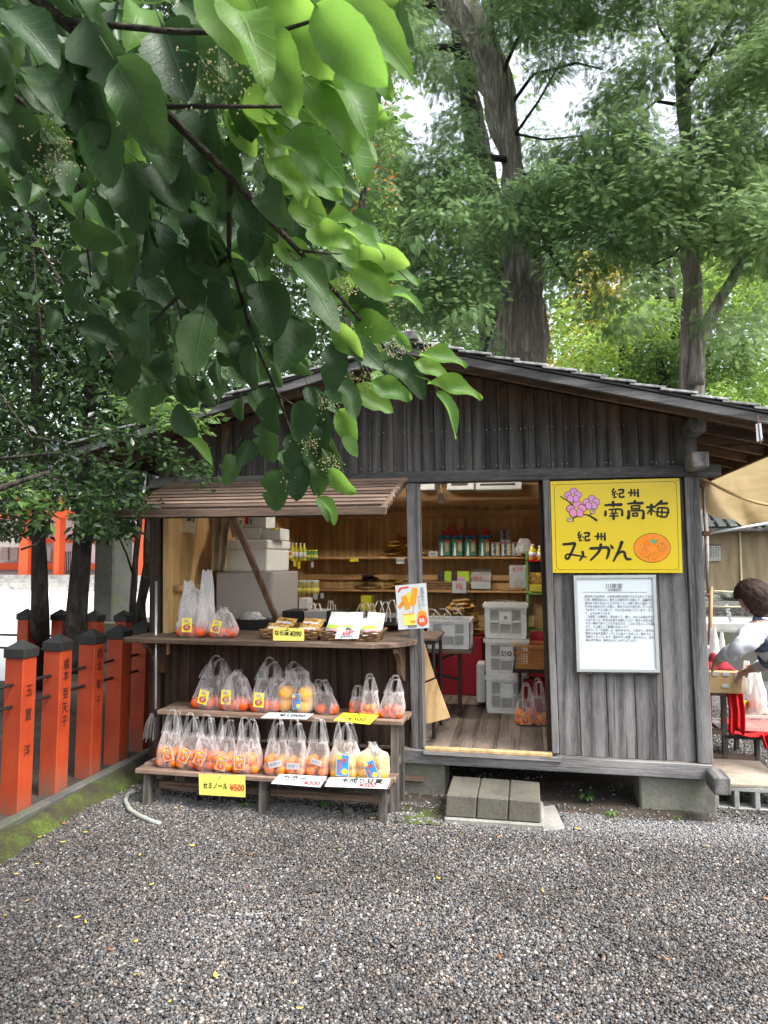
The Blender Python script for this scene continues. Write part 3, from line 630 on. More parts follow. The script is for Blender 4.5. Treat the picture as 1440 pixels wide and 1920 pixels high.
a = P(437, 966, 4.25); b_ = P(519, 1163, 4.87); b_.z = max(b_.z, 1.17); q = M(); q.bar(a, b_, .04, .028, (0, 1, 0)); q.build('prop_stick', MT['brown_v'], sh, bevel=.002)

# fluorescent tube fixture under the ridge, the light the shelves get in the photograph
lamp = thing('tube_lamp', 'white fluorescent tube fitting hung under the ridge inside the stall, hidden by the lintel', 'lamp', (-.9, 5.9, 2.5))
M().box(-1.6, -.2, 5.86, 5.94, 2.50, 2.54).build('fitting', MT['white'], lamp, bevel=.004)
t = NT('lit_tube'); e_ = t.n('ShaderNodeEmission', Strength=42.); e_.inputs[0].default_value = (1, .93, .8, 1); t.l(e_, t.out)
q = M(); q.tube([(-1.55, 5.9, 2.475), (-.25, 5.9, 2.475)], .015, 10); q.build('tube', t.mat, lamp)
# ================================================================ benches in front of the stall
def bench(label, x0, x1, y0, y1, z, legx, ydeep, planks=2, rail=.1):
    b = thing('display_bench', label, 'bench', ((x0 + x1) / 2, (y0 + y1) / 2, 0), 'low wooden benches that carry the bagged fruit')
    dy = (y1 - y0) / planks
    for i in range(planks):
        q = M(); q.box(x0 - .01 * i, x1 + .015 * i, y0 + i * dy + .002, y0 + (i + 1) * dy - .002, z - .03 + .002 * i, z + .001 * i); q.build('plank', MT['bench_x'], b, bevel=.004)
    for lx in legx:
        for yy in (y0 + .03, y1 - .07):
            q = M(); q.hexa([(lx, yy - .015, -.01), (lx + .05, yy - .015, -.01), (lx + .045, yy, z - .031), (lx - .003, yy, z - .031)], [(lx, yy + .035, -.01), (lx + .05, yy + .035, -.01), (lx + .045, yy + .045, z - .031), (lx - .003, yy + .045, z - .031)])
            q.build('leg', MT['bench_v'], b, bevel=.004)
        q = M(); q.box(lx + .006, lx + .04, y0 + .07, y1 - .075, rail - .02, rail + .02); q.build('cross_rail', MT['bench_v'], b, bevel=.002)
    q = M(); q.box(legx[0] + .05, legx[-1], (y0 + y1) / 2 + .0, (y0 + y1) / 2 + .03, rail - .022, rail + .022); q.build('long_rail', MT['bench_x'], b, bevel=.003)
    return b
LB_Y0, LB_Z = 4.335, .237; UB_Y0, UB_Z = 4.55, .572
bench('lower grey brown bench in front with the longer row of bagged oranges on it', -2.53, -.835, LB_Y0, 4.60, LB_Z, (-2.48, -1.68, -.905), .26, 2)
bench('taller bench behind, against the dark boards, with the upper row of bags', -2.50, -.79, UB_Y0, 4.86, UB_Z, (-2.47, -.87), .3, 2, .28)

# ================================================================ bags of fruit
ico = {}
def orange_mesh(m):
    if m.name not in ico:
        bm = bmesh.new(); bmesh.ops.create_icosphere(bm, subdivisions=3 if False else 2, radius=1)
        for v in bm.verts:
            v.co.z *= .88; 
            if v.co.z > .8: v.co.z -= .06
        me = bpy.data.meshes.new('orange'); bm.to_mesh(me); bm.free(); me.polygons.foreach_set('use_smooth', [True] * len(me.polygons)); me.materials.append(m)
        ico[m.name] = me
    return ico[m.name]
def ltext(body, loc, size, mat, parent, bold=0., rotz=0., **kw):
    xd = (math.cos(rotz), 0, math.sin(rotz)); yd = (-math.sin(rotz), 0, math.cos(rotz))
    o = text(body, loc, size, mat, None, xd, yd, 'CENTER', bold, **kw); o.parent = parent; return o
def disc(q, cx, cz, rx, rz, y, mi, n=18, rot=0.):
    q.poly([(cx + rx * math.cos(a) * math.cos(rot) - rz * math.sin(a) * math.sin(rot), y, cz + rx * math.cos(a) * math.sin(rot) + rz * math.sin(a) * math.cos(rot)) for a in [2 * math.pi * i / n for i in range(n)]], mi)
def rect(q, x0, x1, z0, z1, y, mi): q.poly([(x0, y, z0), (x1, y, z0), (x1, y, z1), (x0, y, z1)], mi)
def fruit_card(kind, parent, loc, tilt, rz=0., s=1.):
    w, h = {'yellow': (.075, .10), 'orange': (.068, .09), 'blue': (.085, .135), 'white': (.095, .042)}[kind]; w *= s; h *= s
    q = M(); e = .0007; ms = [MT['paper'], MT['bright_yellow'], MT['ink_red'], MT['green_print'], MT['ink_blue'], MT['orange_print'], MT['lilac']]
    q.box(-w / 2, w / 2, 0, .001, -h / 2, h / 2, 0)
    if kind == 'yellow':
        rect(q, -w * .46, w * .46, -h * .47, h * .47, -e, 1); disc(q, 0, -h * .17, w * .34, h * .22, -2 * e, 2); disc(q, w * .2, h * .09, w * .13, h * .04, -2 * e, 3, 10, -.5); disc(q, -w * .05, h * .28, w * .2, h * .12, -2 * e, 6)
    elif kind == 'orange':
        rect(q, -w * .44, w * .44, -h * .46, h * .46, -e, 5); disc(q, 0, -h * .22, w * .3, h * .2, -2 * e, 2); disc(q, w * .2, h * .02, w * .13, h * .04, -2 * e, 3, 10, .5); disc(q, -w * .22, h * .3, w * .14, h * .1, -2 * e, 1); disc(q, w * .24, h * .3, w * .1, h * .08, -2 * e, 4)
    elif kind == 'blue':
        rect(q, -w * .44, w * .44, -h * .46, h * .46, -e, 4); disc(q, w * .18, -h * .28, w * .22, w * .22, -2 * e, 1); disc(q, -w * .24, h * .34, w * .18, w * .18, -2 * e, 1)
    c = q.build('label_card', ms, None); c.parent = parent; c.location = loc; c.rotation_euler = (.0, tilt, rz)
    if kind == 'yellow': ltext('花', (0, -.0018, -h * .17), h * .3, MT['paper'], c, .02); ltext('紀州', (0, -.0018, h * .28), h * .19, MT['paper'], c, .02)
    elif kind == 'orange': ltext('花', (0, -.0018, -h * .2), h * .28, MT['paper'], c, .02); ltext('紀州', (0, -.0018, h * .2), h * .22, MT['paper'], c, .02)
    elif kind == 'blue':
        ltext('甘夏', (0.00, -.0018, h * .22), h * .2, MT['paper'], c, .04, lsp=.9); ltext('甘夏', (0.00, -.0024, h * .22), h * .2, MT['ink_red'], c, .012)
        ltext('み\nか\nん', (-w * .2, -.0018, -h * .12), h * .19, MT['paper'], c, .04, lsp=.85); ltext('み\nか\nん', (-w * .2, -.0024, -h * .12), h * .19, MT['ink_red'], c, .012, lsp=.85)
    else: ltext('カラー', (0, -.001, 0), h * .62, MT['ink'], c, .0)
    return c
def fruit_bag(label, px0, px1, pyb, pyt, Y, z, fruit='orange', card=None, n=(3, 2, 2), seed=0, style='tall', lean=0., cat='bag of fruit', group='clear carrier bags of citrus fruit', cs=1., cp=(0, .32), ctilt=0., r=None, filmm='film', flop=0.):
    c = G((px0 + px1) / 2, pyb, z) if Y is None else P((px0 + px1) / 2, pyb, Y); k = 1 / ppm(c)
    w = (px1 - px0) * k; h = (pyb - pyt) * k; d = min(w * .8, .17); rr = random.Random(seed * 13 + 5)
    b = thing('fruit_bag', label, cat, (c.x, c.y + d / 2, z), group, R(rr.uniform(-4, 9)))
    r = r or min(.045, w / (2 * n[0]) * 1.12, d / (2 * n[1]) * 1.2)
    om = orange_mesh(MT[{'orange': 'orange', 'deep': 'orange_r', 'yellow': 'amanatsu'}[fruit]])
    zz = r * .9; ztop = 0
    for lay in range(n[2]):
        nx = n[0] - (lay % 2 if n[0] > 2 else 0)
        for j in range(n[1]):
            for i in range(nx):
                x = (i - (nx - 1) / 2) * (w - 2 * r) / max(1, n[0] - 1) if n[0] > 1 else 0
                y = (j - (n[1] - 1) / 2) * (d - 2 * r) / max(1, n[1] - 1) if n[1] > 1 else 0
                o = bpy.data.objects.new('orange', om); col.objects.link(o); o.parent = b
                s = r * rr.uniform(.94, 1.04); o.scale = (s, s, s); o.location = (x + rr.uniform(-.1, .1) * r, y + rr.uniform(-.06, .12) * r, zz + rr.uniform(-.12, .1) * r); o.rotation_euler = (rr.uniform(-1, 1), rr.uniform(-1, 1), rr.uniform(0, 6))
        ztop = zz + r; zz += r * 1.5
    ft = min(.85, ztop / h); nu, nv = 40, 18; ph = rr.uniform(0, 9)
    tb = .6 if style == 'tall' else (.8 if style == 'open' else 1.)
    def prof(t):
        if style == 'squat': wx = np.interp(t, [0, .06, .3, ft, .85, 1], [.8, 1, 1.05, .98, .6, .22]); dy = np.interp(t, [0, .06, .3, ft, .85, 1], [.8, 1.02, 1.08, 1, .55, .2])
        else: wx = np.interp(t, [0, .05, .2, ft, .6, 1], [.78, 1, 1.06, 1.0, .72, .5]); dy = np.interp(t, [0, .05, .2, ft, .6, 1], [.78, 1.02, 1.06, 1.0, .5, .35])
        return wx * w / 2, dy * d / 2
    def shell(u, v):
        t = v * tb; a = 2 * math.pi * u; wx, dy = prof(t); ca, sa = math.cos(a), math.sin(a)
        e = .75; x = abs(ca) ** e * math.copysign(1, ca) * wx; y = abs(sa) ** e * math.copysign(1, sa) * dy
        fo = (.02 + .16 * max(0, t - ft * .6)) * (noise.noise(Vector((ca * 2.6, sa * 2.6, t * 1.2 + ph))) * 1.3 + .5 * noise.noise(Vector((ca * 6, sa * 6, t * 1.5 + ph))))
        return (x * (1 + fo) + (lean + flop * t * t) * t * h, y * (1 + fo) - (.012 if style == 'squat' else 0) * t, .002 + t * h + .012 * noise.noise(Vector((ca * 2, sa * 2, ph))) * (v > .95))
    q = M(); q.grid(shell, nu, nv)
    if style in ('tall', 'open'):
        wb, db = prof(tb)
        arcs = ((1, -.6, rr.uniform(-.16, .02), 1.), (-1, .5, rr.uniform(0, .2), rr.uniform(.88, 1.)))
        for sgn, yo, ax, hh in arcs:
            apx = ax * w; ph2 = rr.uniform(0, 9)
            def strap(u, v, yo=yo, apx=apx, hh=hh, ph2=ph2):
                s = (u - .5) * 2; A = abs(s)                     # -1..1 along the arch
                base = Vector((math.copysign(wb * .72, s), yo * db * (1 if A > .5 else .6), tb * h - .012)); top = Vector((apx + math.copysign(.016, s), yo * db * .2, hh * h * .985))
                kx = 1 - A; ez = math.sin(kx * math.pi / 2) ** .85; c_ = Vector((base.x + (top.x - base.x) * min(1, kx * 1.15), base.y + (top.y - base.y) * kx, base.z + (top.z - base.z) * ez))
                wid = (.30 * w) * A ** 2.2 + .011
                o_ = (v - .5) * wid * math.copysign(1, s); cr = .006 * math.sin(v * 9 + ph2 + A * 4)
                return (c_.x + o_ * (1 if A > .15 else A / .15) + lean * c_.z, c_.y + cr, c_.z - (0 if A > .15 else (v - .5) * .012))
            q.grid(strap, 26, 5)
    else:
        # knotted top: crumpled ears of film
        for k_ in range(3):
            a0 = rr.uniform(0, 6.28); L = rr.uniform(.03, .06)
            q.grid(lambda u, v: ((u - .5) * .05 * math.cos(a0) + v * L * .6 * math.cos(a0 + 1.3), (u - .5) * .05 * math.sin(a0) + .01 * math.sin(u * 12 + v * 5), h * .93 + v * L * .7), 8, 5)
    f = q.build('carrier_bag', MT[filmm], None, True, local=True); f.parent = b
    if card:
        dx, tz = cp; yy = -prof(tz)[1] * 1.0 - .006
        fruit_card(card, b, (dx * w, yy, tz * h), ctilt, 0., cs)
    return b
UBY, LBY = 4.60, 4.385
F_ = fruit_bag
F_('tall clear bag of oranges with a yellow card leaning right, leftmost on the taller bench', 350, 428, 1336, 1236, 4.62, UB_Z, 'deep', 'yellow', (3, 2, 1), 1, 'tall', .10, cp=(-.1, .24), ctilt=R(14))
F_('low folded over bag with a yellow card, second from left on the taller bench', 404, 466, 1338, 1268, 4.60, UB_Z, 'deep', 'yellow', (3, 2, 1), 2, 'squat', .0, cp=(-.18, .38), ctilt=R(2))
F_('tall bag with an upright yellow card beside the yellow citrus on the taller bench', 460, 528, 1338, 1236, 4.60, UB_Z, 'deep', 'yellow', (3, 2, 1), 3, 'tall', .06, cp=(-.14, .24), ctilt=R(4))
F_('round bag of big yellow citrus with a blue card on the taller bench', 515, 583, 1338, 1243, 4.60, UB_Z, 'yellow', 'blue', (2, 2, 2), 4, 'open', .0, cp=(.14, .26), ctilt=R(-6), cs=.72, r=.052)
F_('small sagging bag of red oranges with its handles drooping left above the white price card', 588, 632, 1338, 1274, 4.62, UB_Z, 'deep', None, (2, 2, 1), 5, 'tall', -.22, r=.034)
F_('small bag half hidden behind its neighbour near the right end of the taller bench', 652, 682, 1336, 1284, 4.68, UB_Z, 'deep', None, (2, 2, 2), 6, 'tall', .05, r=.024)
F_('slim tall bag of small bright oranges behind the yellow price card', 674, 709, 1339, 1259, 4.60, UB_Z, 'orange', None, (3, 2, 2), 7, 'tall', .0, r=.024)
F_('bag of small red oranges with wide open handles, rightmost on the taller bench', 708, 754, 1341, 1262, 4.60, UB_Z, 'deep', None, (3, 2, 2), 8, 'tall', .10, r=.024)
F_('leftmost bag on the lower bench, oranges with a tilted white bordered card', 285, 330, 1441, 1334, 4.38, LB_Z, 'orange', 'orange', (2, 2, 2), 9, 'tall', .08, cp=(.14, .26), ctilt=R(-18))
F_('bag of oranges with a right tilted orange card, second from left on the lower bench', 322, 366, 1443, 1340, 4.37, LB_Z, 'orange', 'orange', (2, 2, 2), 10, 'tall', .10, cp=(.0, .27), ctilt=R(22))
F_('bag of oranges with a card tilted steeply right, third from left on the lower bench', 357, 402, 1446, 1342, 4.36, LB_Z, 'deep', 'orange', (2, 2, 2), 11, 'tall', .0, cp=(-.12, .25), ctilt=R(24))
F_('narrow bag with a tilted card between two wider bags above the yellow price card', 392, 434, 1448, 1345, 4.36, LB_Z, 'orange', 'orange', (2, 2, 2), 12, 'tall', .06, cp=(.05, .18), ctilt=R(16))
F_('wide bag with an upright orange card above the right end of the yellow price card', 430, 483, 1450, 1348, 4.36, LB_Z, 'orange', 'orange', (3, 2, 2), 13, 'tall', .0, cp=(-.18, .22), ctilt=R(0))
F_('bag of oranges with a left tilted white name card, first of three such bags', 490, 534, 1454, 1348, 4.36, LB_Z, 'orange', 'white', (2, 2, 2), 14, 'tall', .03, cp=(.1, .22), ctilt=R(-16), cs=.95)
F_('bag of oranges with a level white name card, middle of three such bags', 530, 572, 1453, 1345, 4.37, LB_Z, 'orange', 'white', (2, 2, 2), 15, 'tall', -.02, cp=(.0, .19), ctilt=R(-2), cs=.9)
F_('bag of oranges with a folded white name card, third of three such bags', 568, 615, 1453, 1345, 4.37, LB_Z, 'orange', 'white', (2, 2, 2), 16, 'tall', .0, cp=(.06, .28), ctilt=R(14), cs=.75)
F_('tall bag of yellow citrus with a large blue card on the lower bench', 614, 670, 1456, 1345, 4.36, LB_Z, 'yellow', 'blue', (2, 2, 2), 17, 'tall', .0, cp=(.0, .26), ctilt=R(2), cs=.98, r=.044)
F_('short knotted bag of yellow citrus with a blue card, rightmost on the lower bench', 665, 725, 1458, 1397, 4.36, LB_Z, 'yellow', 'blue', (2, 2, 2), 18, 'squat', .0, cp=(.05, .38), ctilt=R(-22), cs=.85, r=.045)
CZ = 1.062
F_('tall tied bag of red oranges with a yellow card, leftmost on the counter', 322, 381, 1198, 1108, 4.60, CZ, 'deep', 'yellow', (3, 2, 1), 19, 'squat', .02, cp=(-.05, .27), ctilt=R(0))
F_('low tied bag of red oranges with a yellow card, second on the counter', 384, 437, 1198, 1146, 4.62, CZ, 'deep', 'yellow', (3, 2, 1), 20, 'squat', .0, cp=(-.15, .42), ctilt=R(14), cs=.9)
FZ = .318
F_('bag of oranges with a card standing on the stall floor below the tan basket', 966, 1003, 1362, 1283, None, FZ, 'orange', 'orange', (2, 2, 2), 21, 'tall', .05, cp=(-.05, .2), ctilt=R(-3), cs=1.1)
F_('bag of oranges beside the door jamb on the stall floor', 1000, 1029, 1362, 1274, None, FZ, 'orange', 'orange', (2, 2, 2), 22, 'tall', -.05, cp=(.1, .17), ctilt=R(-40), cs=.9)

# ================================================================ price cards
def price_card(label, px, Yt, Yb, m, items, name='price_card', th=.0025, cat='price card', group='price cards pinned to the shelves'):
    tl, tr, br, bl = px; a, b_, c, d = P(*tl, Yt), P(*tr, Yt), P(*br, Yb), P(*bl, Yb)
    nrm = (b_ - a).cross(a - d).normalized()
    if nrm.y > 0: nrm = -nrm
    o = M().quadw([d, c, b_, a], -nrm * th).build(name, m); root = thing(name, label, cat, tuple((c + d) / 2), group); attach(o, root); o.name = 'card'
    for body, u, v, size, mm, kw in items:
        x0 = a.lerp(b_, u); x1 = d.lerp(c, u); p = x0.lerp(x1, v)
        text(body, p + nrm * .001, size, MT[mm], root, (b_ - a), (a - d), **{'bold': .022, **kw})
    pn = M(); t_ = a.lerp(b_, .48).lerp(d.lerp(c, .48), .06); pn.tube([t_, t_ + nrm * .012], .004, 8); pn.build('push_pin', MT['green_print'], root)
    return root
price_card('yellow card on the front edge of the lower bench with a red 500 yen price', [(372.5, 1451), (459.5, 1454.5), (460, 1495), (373.5, 1490)], 4.325, 4.318, MT['yellow_card'], [('セミノール', .36, .55, .042, 'ink', dict(sx=.8)), ('¥500', .83, .58, .055, 'ink_red', dict(bold=.02, sx=.85))])
price_card('white card lettered カラー with a 300 yen price sloping off the lower bench', [(524, 1451), (613, 1456), (600, 1476), (508, 1469)], 4.34, 4.25, MT['paper'], [('カラー', .38, .38, .05, 'ink', dict(sx=1.1)), ('¥300', .8, .72, .05, 'ink_red', dict(sx=1.))])
price_card('white card with a 500 yen price sloping off the right end of the lower bench', [(618, 1457), (732, 1460), (725.5, 1479), (608.5, 1474.5)], 4.34, 4.25, MT['paper'], [('木成り甘夏', .56, .36, .048, 'ink', dict(sx=1.1)), ('¥500', .68, .75, .05, 'ink_red', dict())])
price_card('white card with a 1000 yen price sloping off the taller bench', [(504, 1335.5), (588, 1338), (575, 1348.5), (488.5, 1346)], 4.56, 4.46, MT['paper'], [('¥1000', .62, .5, .05, 'ink', dict(sx=1.4))])
price_card('bright yellow card with a 300 yen price sloping off the taller bench', [(644, 1336.3), (710, 1341), (693, 1358), (625.5, 1350.7)], 4.56, 4.47, MT['bright_yellow'], [('みかん', .55, .3, .036, 'ink', dict()), ('¥300', .55, .66, .05, 'ink', dict(sx=1.2))])
price_card('pale yellow card with a 390 yen price in front of the left basket', [(512, 1177), (570, 1178), (570, 1201.5), (512, 1201)], 4.52, 4.50, MT['yellow_card'], [('なら漬', .28, .42, .038, 'ink', dict(sx=.9)), ('¥390', .74, .48, .045, 'ink', dict(sx=.85))])
price_card('white card with red and black handwriting leaning on the right basket', [(634, 1176), (676, 1176), (672, 1197.5), (628, 1197.5)], 4.53, 4.49, MT['paper'], [('紀州', .5, .18, .02, 'ink', dict()), ('しそ漬梅', .5, .42, .02, 'ink_red', dict()), ('無添加', .45, .62, .018, 'ink_red', dict()), ('おみやげに', .5, .84, .018, 'ink', dict())])

# poster with ice lollies, pinned to the door post
tl, tr, br, bl = P(741, 1098, 4.66), P(799, 1093, 4.66), P(805, 1177, 4.645), P(747, 1181, 4.645)
po = thing('ice_lolly_poster', 'white poster of orange ice lollies with a 300 yen price on the door post', 'poster', tuple((bl + br) / 2))
ux = (tr - tl); uz = (tl - bl); nrm = ux.cross(uz).normalized(); nrm = nrm if nrm.y < 0 else -nrm; W_, H_ = ux.length, uz.length
M().quadw([bl, br, tr, tl], -nrm * .002).build('poster_sheet', MT['paper'], po)
def pp(u, v, e=1): return bl.lerp(br, u).lerp(tl.lerp(tr, u), v) + nrm * (.0007 * e)
def pshape(name, pts, m, e=1): return M().poly([pp(u, v, e) for u, v in pts]).build(name, m, po)
def rr_rect(cx, cz, w, h, a, rad=.35, n=5):
    o = []
    for sx, sz, a0 in ((1, 1, 0), (-1, 1, 90), (-1, -1, 180), (1, -1, 270)):
        for i in range(n):
            t_ = R(a0 + 90 * i / (n - 1)); rw = rad * min(w, h); o.append((sx * (w / 2 - rw) + rw * math.cos(t_), sz * (h / 2 - rw) + rw * math.sin(t_)))
    asp = H_ / W_; ca, sa = math.cos(a), math.sin(a)
    return [(cx + (x * ca - z * sa), cz + (x * sa + z * ca) / asp) for x, z in o]
pshape('printed_stick', rr_rect(.43, .34, .03, .2, R(12)), MT['khaki'], 2); pshape('printed_stick', rr_rect(.53, .42, .03, .2, R(-8)), MT['khaki'], 2)
pshape('printed_lolly', rr_rect(.15, .55, .12, .25, R(-40)), MT['bottle_o'], 1); pshape('printed_lolly', rr_rect(.42, .68, .12, .4, R(5)), MT['bottle_y'], 1)
pshape('printed_lolly', rr_rect(.32, .60, .17, .46, R(17)), MT['orange_print'], 3); pshape('printed_lolly', rr_rect(.58, .72, .19, .56, R(-12)), MT['orange_print'], 3)
pshape('printed_ribbon', [(.07, .86), (.12, .93), (.24, .955), (.44, .955), (.42, .92), (.25, .915), (.15, .885), (.11, .83)], MT['ink_red'], 2)
pshape('printed_panel', [(.18, .09), (.58, .09), (.58, .34), (.18, .34)], MT['yellow_card'], 2); pshape('printed_panel', [(.40, .13), (.57, .13), (.57, .19), (.40, .19)], MT['orange_print'], 3); pshape('printed_panel', [(.18, .32), (.55, .32), (.55, .345), (.18, .345)], MT['orange_print'], 3)
pshape('printed_fruit', rr_rect(.80, .29, .3, .3, 0, .5), MT['orange_print'], 2); pshape('printed_fruit', rr_rect(.80, .17, .34, .34, 0, .5), MT['ink_red'], 3); pshape('printed_fruit', rr_rect(.80, .17, .30, .30, 0, .5), MT['orange_r'], 4)
text('88', pp(.78, .17, 6), H_ * .12, MT['paper'], po, ux, uz, bold=.03); text('¥300', pp(.47, .055, 6), H_ * .08, MT['ink'], po, ux, uz, bold=.02, sx=1.2)
text(list('有田みかん'), pp(.86, .7, 3), H_ * .09, MT['ink_grey'], po, ux, uz, vertical=True, lsp=.95); text(list('アイスバー'), pp(.74, .52, 3), H_ * .085, MT['ink_grey'], po, ux, uz, vertical=True, lsp=.95)

# ================================================================ the yellow sign, drawn with a brush
def sign_pt(x, y):          # the sign's own plane: x, y measured on its face
    return P(1030 + x / 5.5385, 895 + y / 5.5405, 4.868)
sg = thing('yellow_sign', 'bright yellow sign with plum blossoms, a big orange and brush lettering on the stall wall', 'sign', tuple(P(1157, 1073, 4.868)))
cor = [sign_pt(35, 993), sign_pt(1384, 993), sign_pt(1352, 8), sign_pt(10, 42)]
M().quadw(cor, (0, .014, 0)).build('sign_panel', MT['sign_yellow'], sg, bevel=.001)
def stroke(name, pts, w, m, e=1, parent=sg):
    """a brush stroke: a flat ribbon with round ends, w = half width at each point (in the sign's units)"""
    if not hasattr(w, '__len__'): w = [w] * len(pts)
    # smooth the path
    n = len(pts); P2 = []; W2 = []
    for i in range(n - 1):
        p0 = pts[max(i - 1, 0)]; p1 = pts[i]; p2 = pts[i + 1]; p3 = pts[min(i + 2, n - 1)]
        for k in range(5):
            t_ = k / 5; P2.append(tuple(.5 * (2 * p1[a] + (p2[a] - p0[a]) * t_ + (2 * p0[a] - 5 * p1[a] + 4 * p2[a] - p3[a]) * t_ * t_ + (3 * p1[a] - p0[a] - 3 * p2[a] + p3[a]) * t_ ** 3) for a in (0, 1))); W2.append(w[i] + (w[i + 1] - w[i]) * t_)
    P2.append(pts[-1]); W2.append(w[-1]); q = M(); L = []; Rr = []
    for i, p in enumerate(P2):
        a = P2[max(i - 1, 0)]; b_ = P2[min(i + 1, len(P2) - 1)]; dx, dy = b_[0] - a[0], b_[1] - a[1]; l = math.hypot(dx, dy) or 1
        L.append((p[0] - dy / l * W2[i], p[1] + dx / l * W2[i])); Rr.append((p[0] + dy / l * W2[i], p[1] - dx / l * W2[i]))
    off = Vector((0, -.0006 * e, 0)); f = lambda p: sign_pt(*p) + off
    q.add([f(p) for p in L] + [f(p) for p in Rr], [(i, i + 1, len(L) + i + 1, len(L) + i) for i in range(len(L) - 1)])
    for c_, r_ in ((P2[0], W2[0]), (P2[-1], W2[-1])):
        q.poly([f((c_[0] + r_ * math.cos(a), c_[1] + r_ * math.sin(a))) + Vector((0, -.0002, 0)) for a in [2 * math.pi * k / 12 for k in range(12)]])
    return q
def character(strokes, name='brush_character', m='ink', ox=0, oy=0, s=1., e=3):
    q = M()
    for st in strokes:
        pts, w = st; w = [v * s * 1.14 for v in w] if hasattr(w, '__len__') else w * s * 1.14
        k = stroke('', [(ox + x * s, oy + y * s) for x, y in pts], w, None, e); q.add(k.v, k.f); e += .5
    return q.build(name, MT[m], sg)
B = 11
# 南
character([([(580, 290), (650, 285), (745, 283)], [9, 12, 15]), ([(662, 258), (664, 300)], [13, 11]), ([(585, 355), (582, 392)], [11, 13]), ([(622, 335), (700, 330), (752, 338), (757, 392)], [7, 8, 9, 12]),
           ([(652, 345), (655, 362)], 6), ([(690, 342), (686, 362)], 6), ([(640, 375), (705, 372)], 7), ([(630, 402), (712, 400)], 7), ([(668, 375), (668, 430)], [8, 12])])
# 高
character([([(815, 275), (880, 268), (965, 268)], [8, 11, 14]), ([(888, 248), (890, 270)], [13, 11]), ([(852, 300), (855, 326)], 8), ([(852, 298), (935, 296), (932, 325)], [7, 8, 9]), ([(856, 326), (932, 324)], 7),
           ([(824, 352), (826, 395), (820, 420)], [12, 14, 16]), ([(850, 348), (915, 345), (975, 350), (974, 422)], [7, 8, 10, 14]), ([(868, 375), (868, 402)], 8), ([(868, 373), (915, 372), (914, 400)], 7), ([(870, 402), (915, 400)], 7)])
# 梅
character([([(1018, 310), (1095, 306)], [12, 11]), ([(1060, 285), (1058, 385)], [13, 9]), ([(1056, 325), (1020, 375)], [9, 7]), ([(1062, 330), (1092, 358)], [8, 6]),
           ([(1165, 248), (1110, 292)], [13, 10]), ([(1128, 275), (1220, 270)], [10, 12]), ([(1128, 318), (1120, 395)], [9, 8]), ([(1126, 316), (1228, 322), (1222, 395), (1190, 412), (1120, 398)], [7, 9, 9, 8, 7]),
           ([(1105, 358), (1240, 365)], [6, 8]), ([(1170, 322), (1168, 405)], [7, 6])])
# 紀 州 twice
ki = [([(668, 122), (655, 150), (668, 160), (690, 145)], [9, 8, 7, 6]), ([(655, 176), (662, 182)], 6), ([(678, 165), (672, 190)], 7), ([(700, 170), (706, 174)], 6), ([(668, 208), (690, 205)], 7),
      ([(722, 130), (768, 130), (762, 165)], [8, 9, 8]), ([(730, 165), (762, 163)], 7), ([(730, 168), (728, 200), (750, 207), (772, 200)], [8, 7, 8, 10])]
shu = [([(850, 128), (852, 160), (845, 192)], [8, 9, 8]), ([(822, 160), (838, 158)], [8, 7]), ([(884, 130), (886, 190)], [8, 8]), ([(862, 162), (872, 160)], 6), ([(920, 128), (922, 195)], [8, 10]), ([(898, 162), (908, 160)], 6)]
character(ki); character(shu)
character(ki, ox=294 - 655 + 6, oy=448); character(shu, ox=-345, oy=453)
# みかん
character([([(148, 695), (200, 692), (258, 686), (262, 705), (235, 770), (195, 845), (168, 830), (185, 800), (250, 805), (382, 828)], [12, 12, 14, 13, 12, 12, 9, 8, 9, 7]), ([(345, 775), (350, 812), (318, 860)], [12, 12, 8])])
character([([(430, 738), (500, 735), (592, 728), (618, 752), (612, 800), (598, 840)], [13, 13, 13, 14, 13, 9]), ([(535, 700), (515, 770), (432, 858)], [14, 13, 9]), ([(640, 708), (655, 730)], [9, 14])])
character([([(752, 675), (725, 750), (668, 868)], [16, 13, 9]), ([(690, 822), (740, 775), (778, 778), (788, 820), (810, 848), (846, 850)], [8, 10, 12, 13, 13, 9])])
# orange with leaf and pores
def blob(name, cx, cy, rx, ry, m, e, n=40, rot=0., wob=0.):
    f = lambda a: (cx + rx * (1 + wob * math.sin(5 * a)) * math.cos(a) * math.cos(rot) - ry * math.sin(a) * math.sin(rot), cy + rx * math.cos(a) * math.sin(rot) + ry * (1 + wob * math.sin(5 * a)) * math.sin(a) * math.cos(rot))
    return M().poly([sign_pt(*f(2 * math.pi * i / n)) + Vector((0, -.0006 * e, 0)) for i in range(n)]).build(name, MT[m], sg)
blob('printed_orange', 1068, 733, 193, 153, 'ink', 2); blob('printed_orange', 1068, 733, 188, 148, 'orange_print', 3)
q = M(); pr_ = random.Random(4)
for i in range(170):
    a = pr_.uniform(0, 6.28); r_ = math.sqrt(pr_.uniform(.08, .72)); x_, y_ = 1075 + 170 * r_ * math.cos(a), 745 + 130 * r_ * math.sin(a); q.poly([sign_pt(x_ + 3.5 * math.cos(b_), y_ + 3.5 * math.sin(b_)) + Vector((0, -.0024, 0)) for b_ in (0, 1.26, 2.5, 3.8, 5)])
o = q.build('printed_pores', MT['rust'], sg); o['kind'] = 'stuff'
star = [(1040, 660), (1062, 655), (1068, 638), (1085, 652), (1112, 645), (1105, 662), (1122, 672), (1100, 678), (1098, 692), (1080, 680), (1055, 682), (1060, 668)]
M().poly([sign_pt(*p) + Vector((0, -.0026, 0)) for p in star]).build('printed_leaf', MT['green_print'], sg)
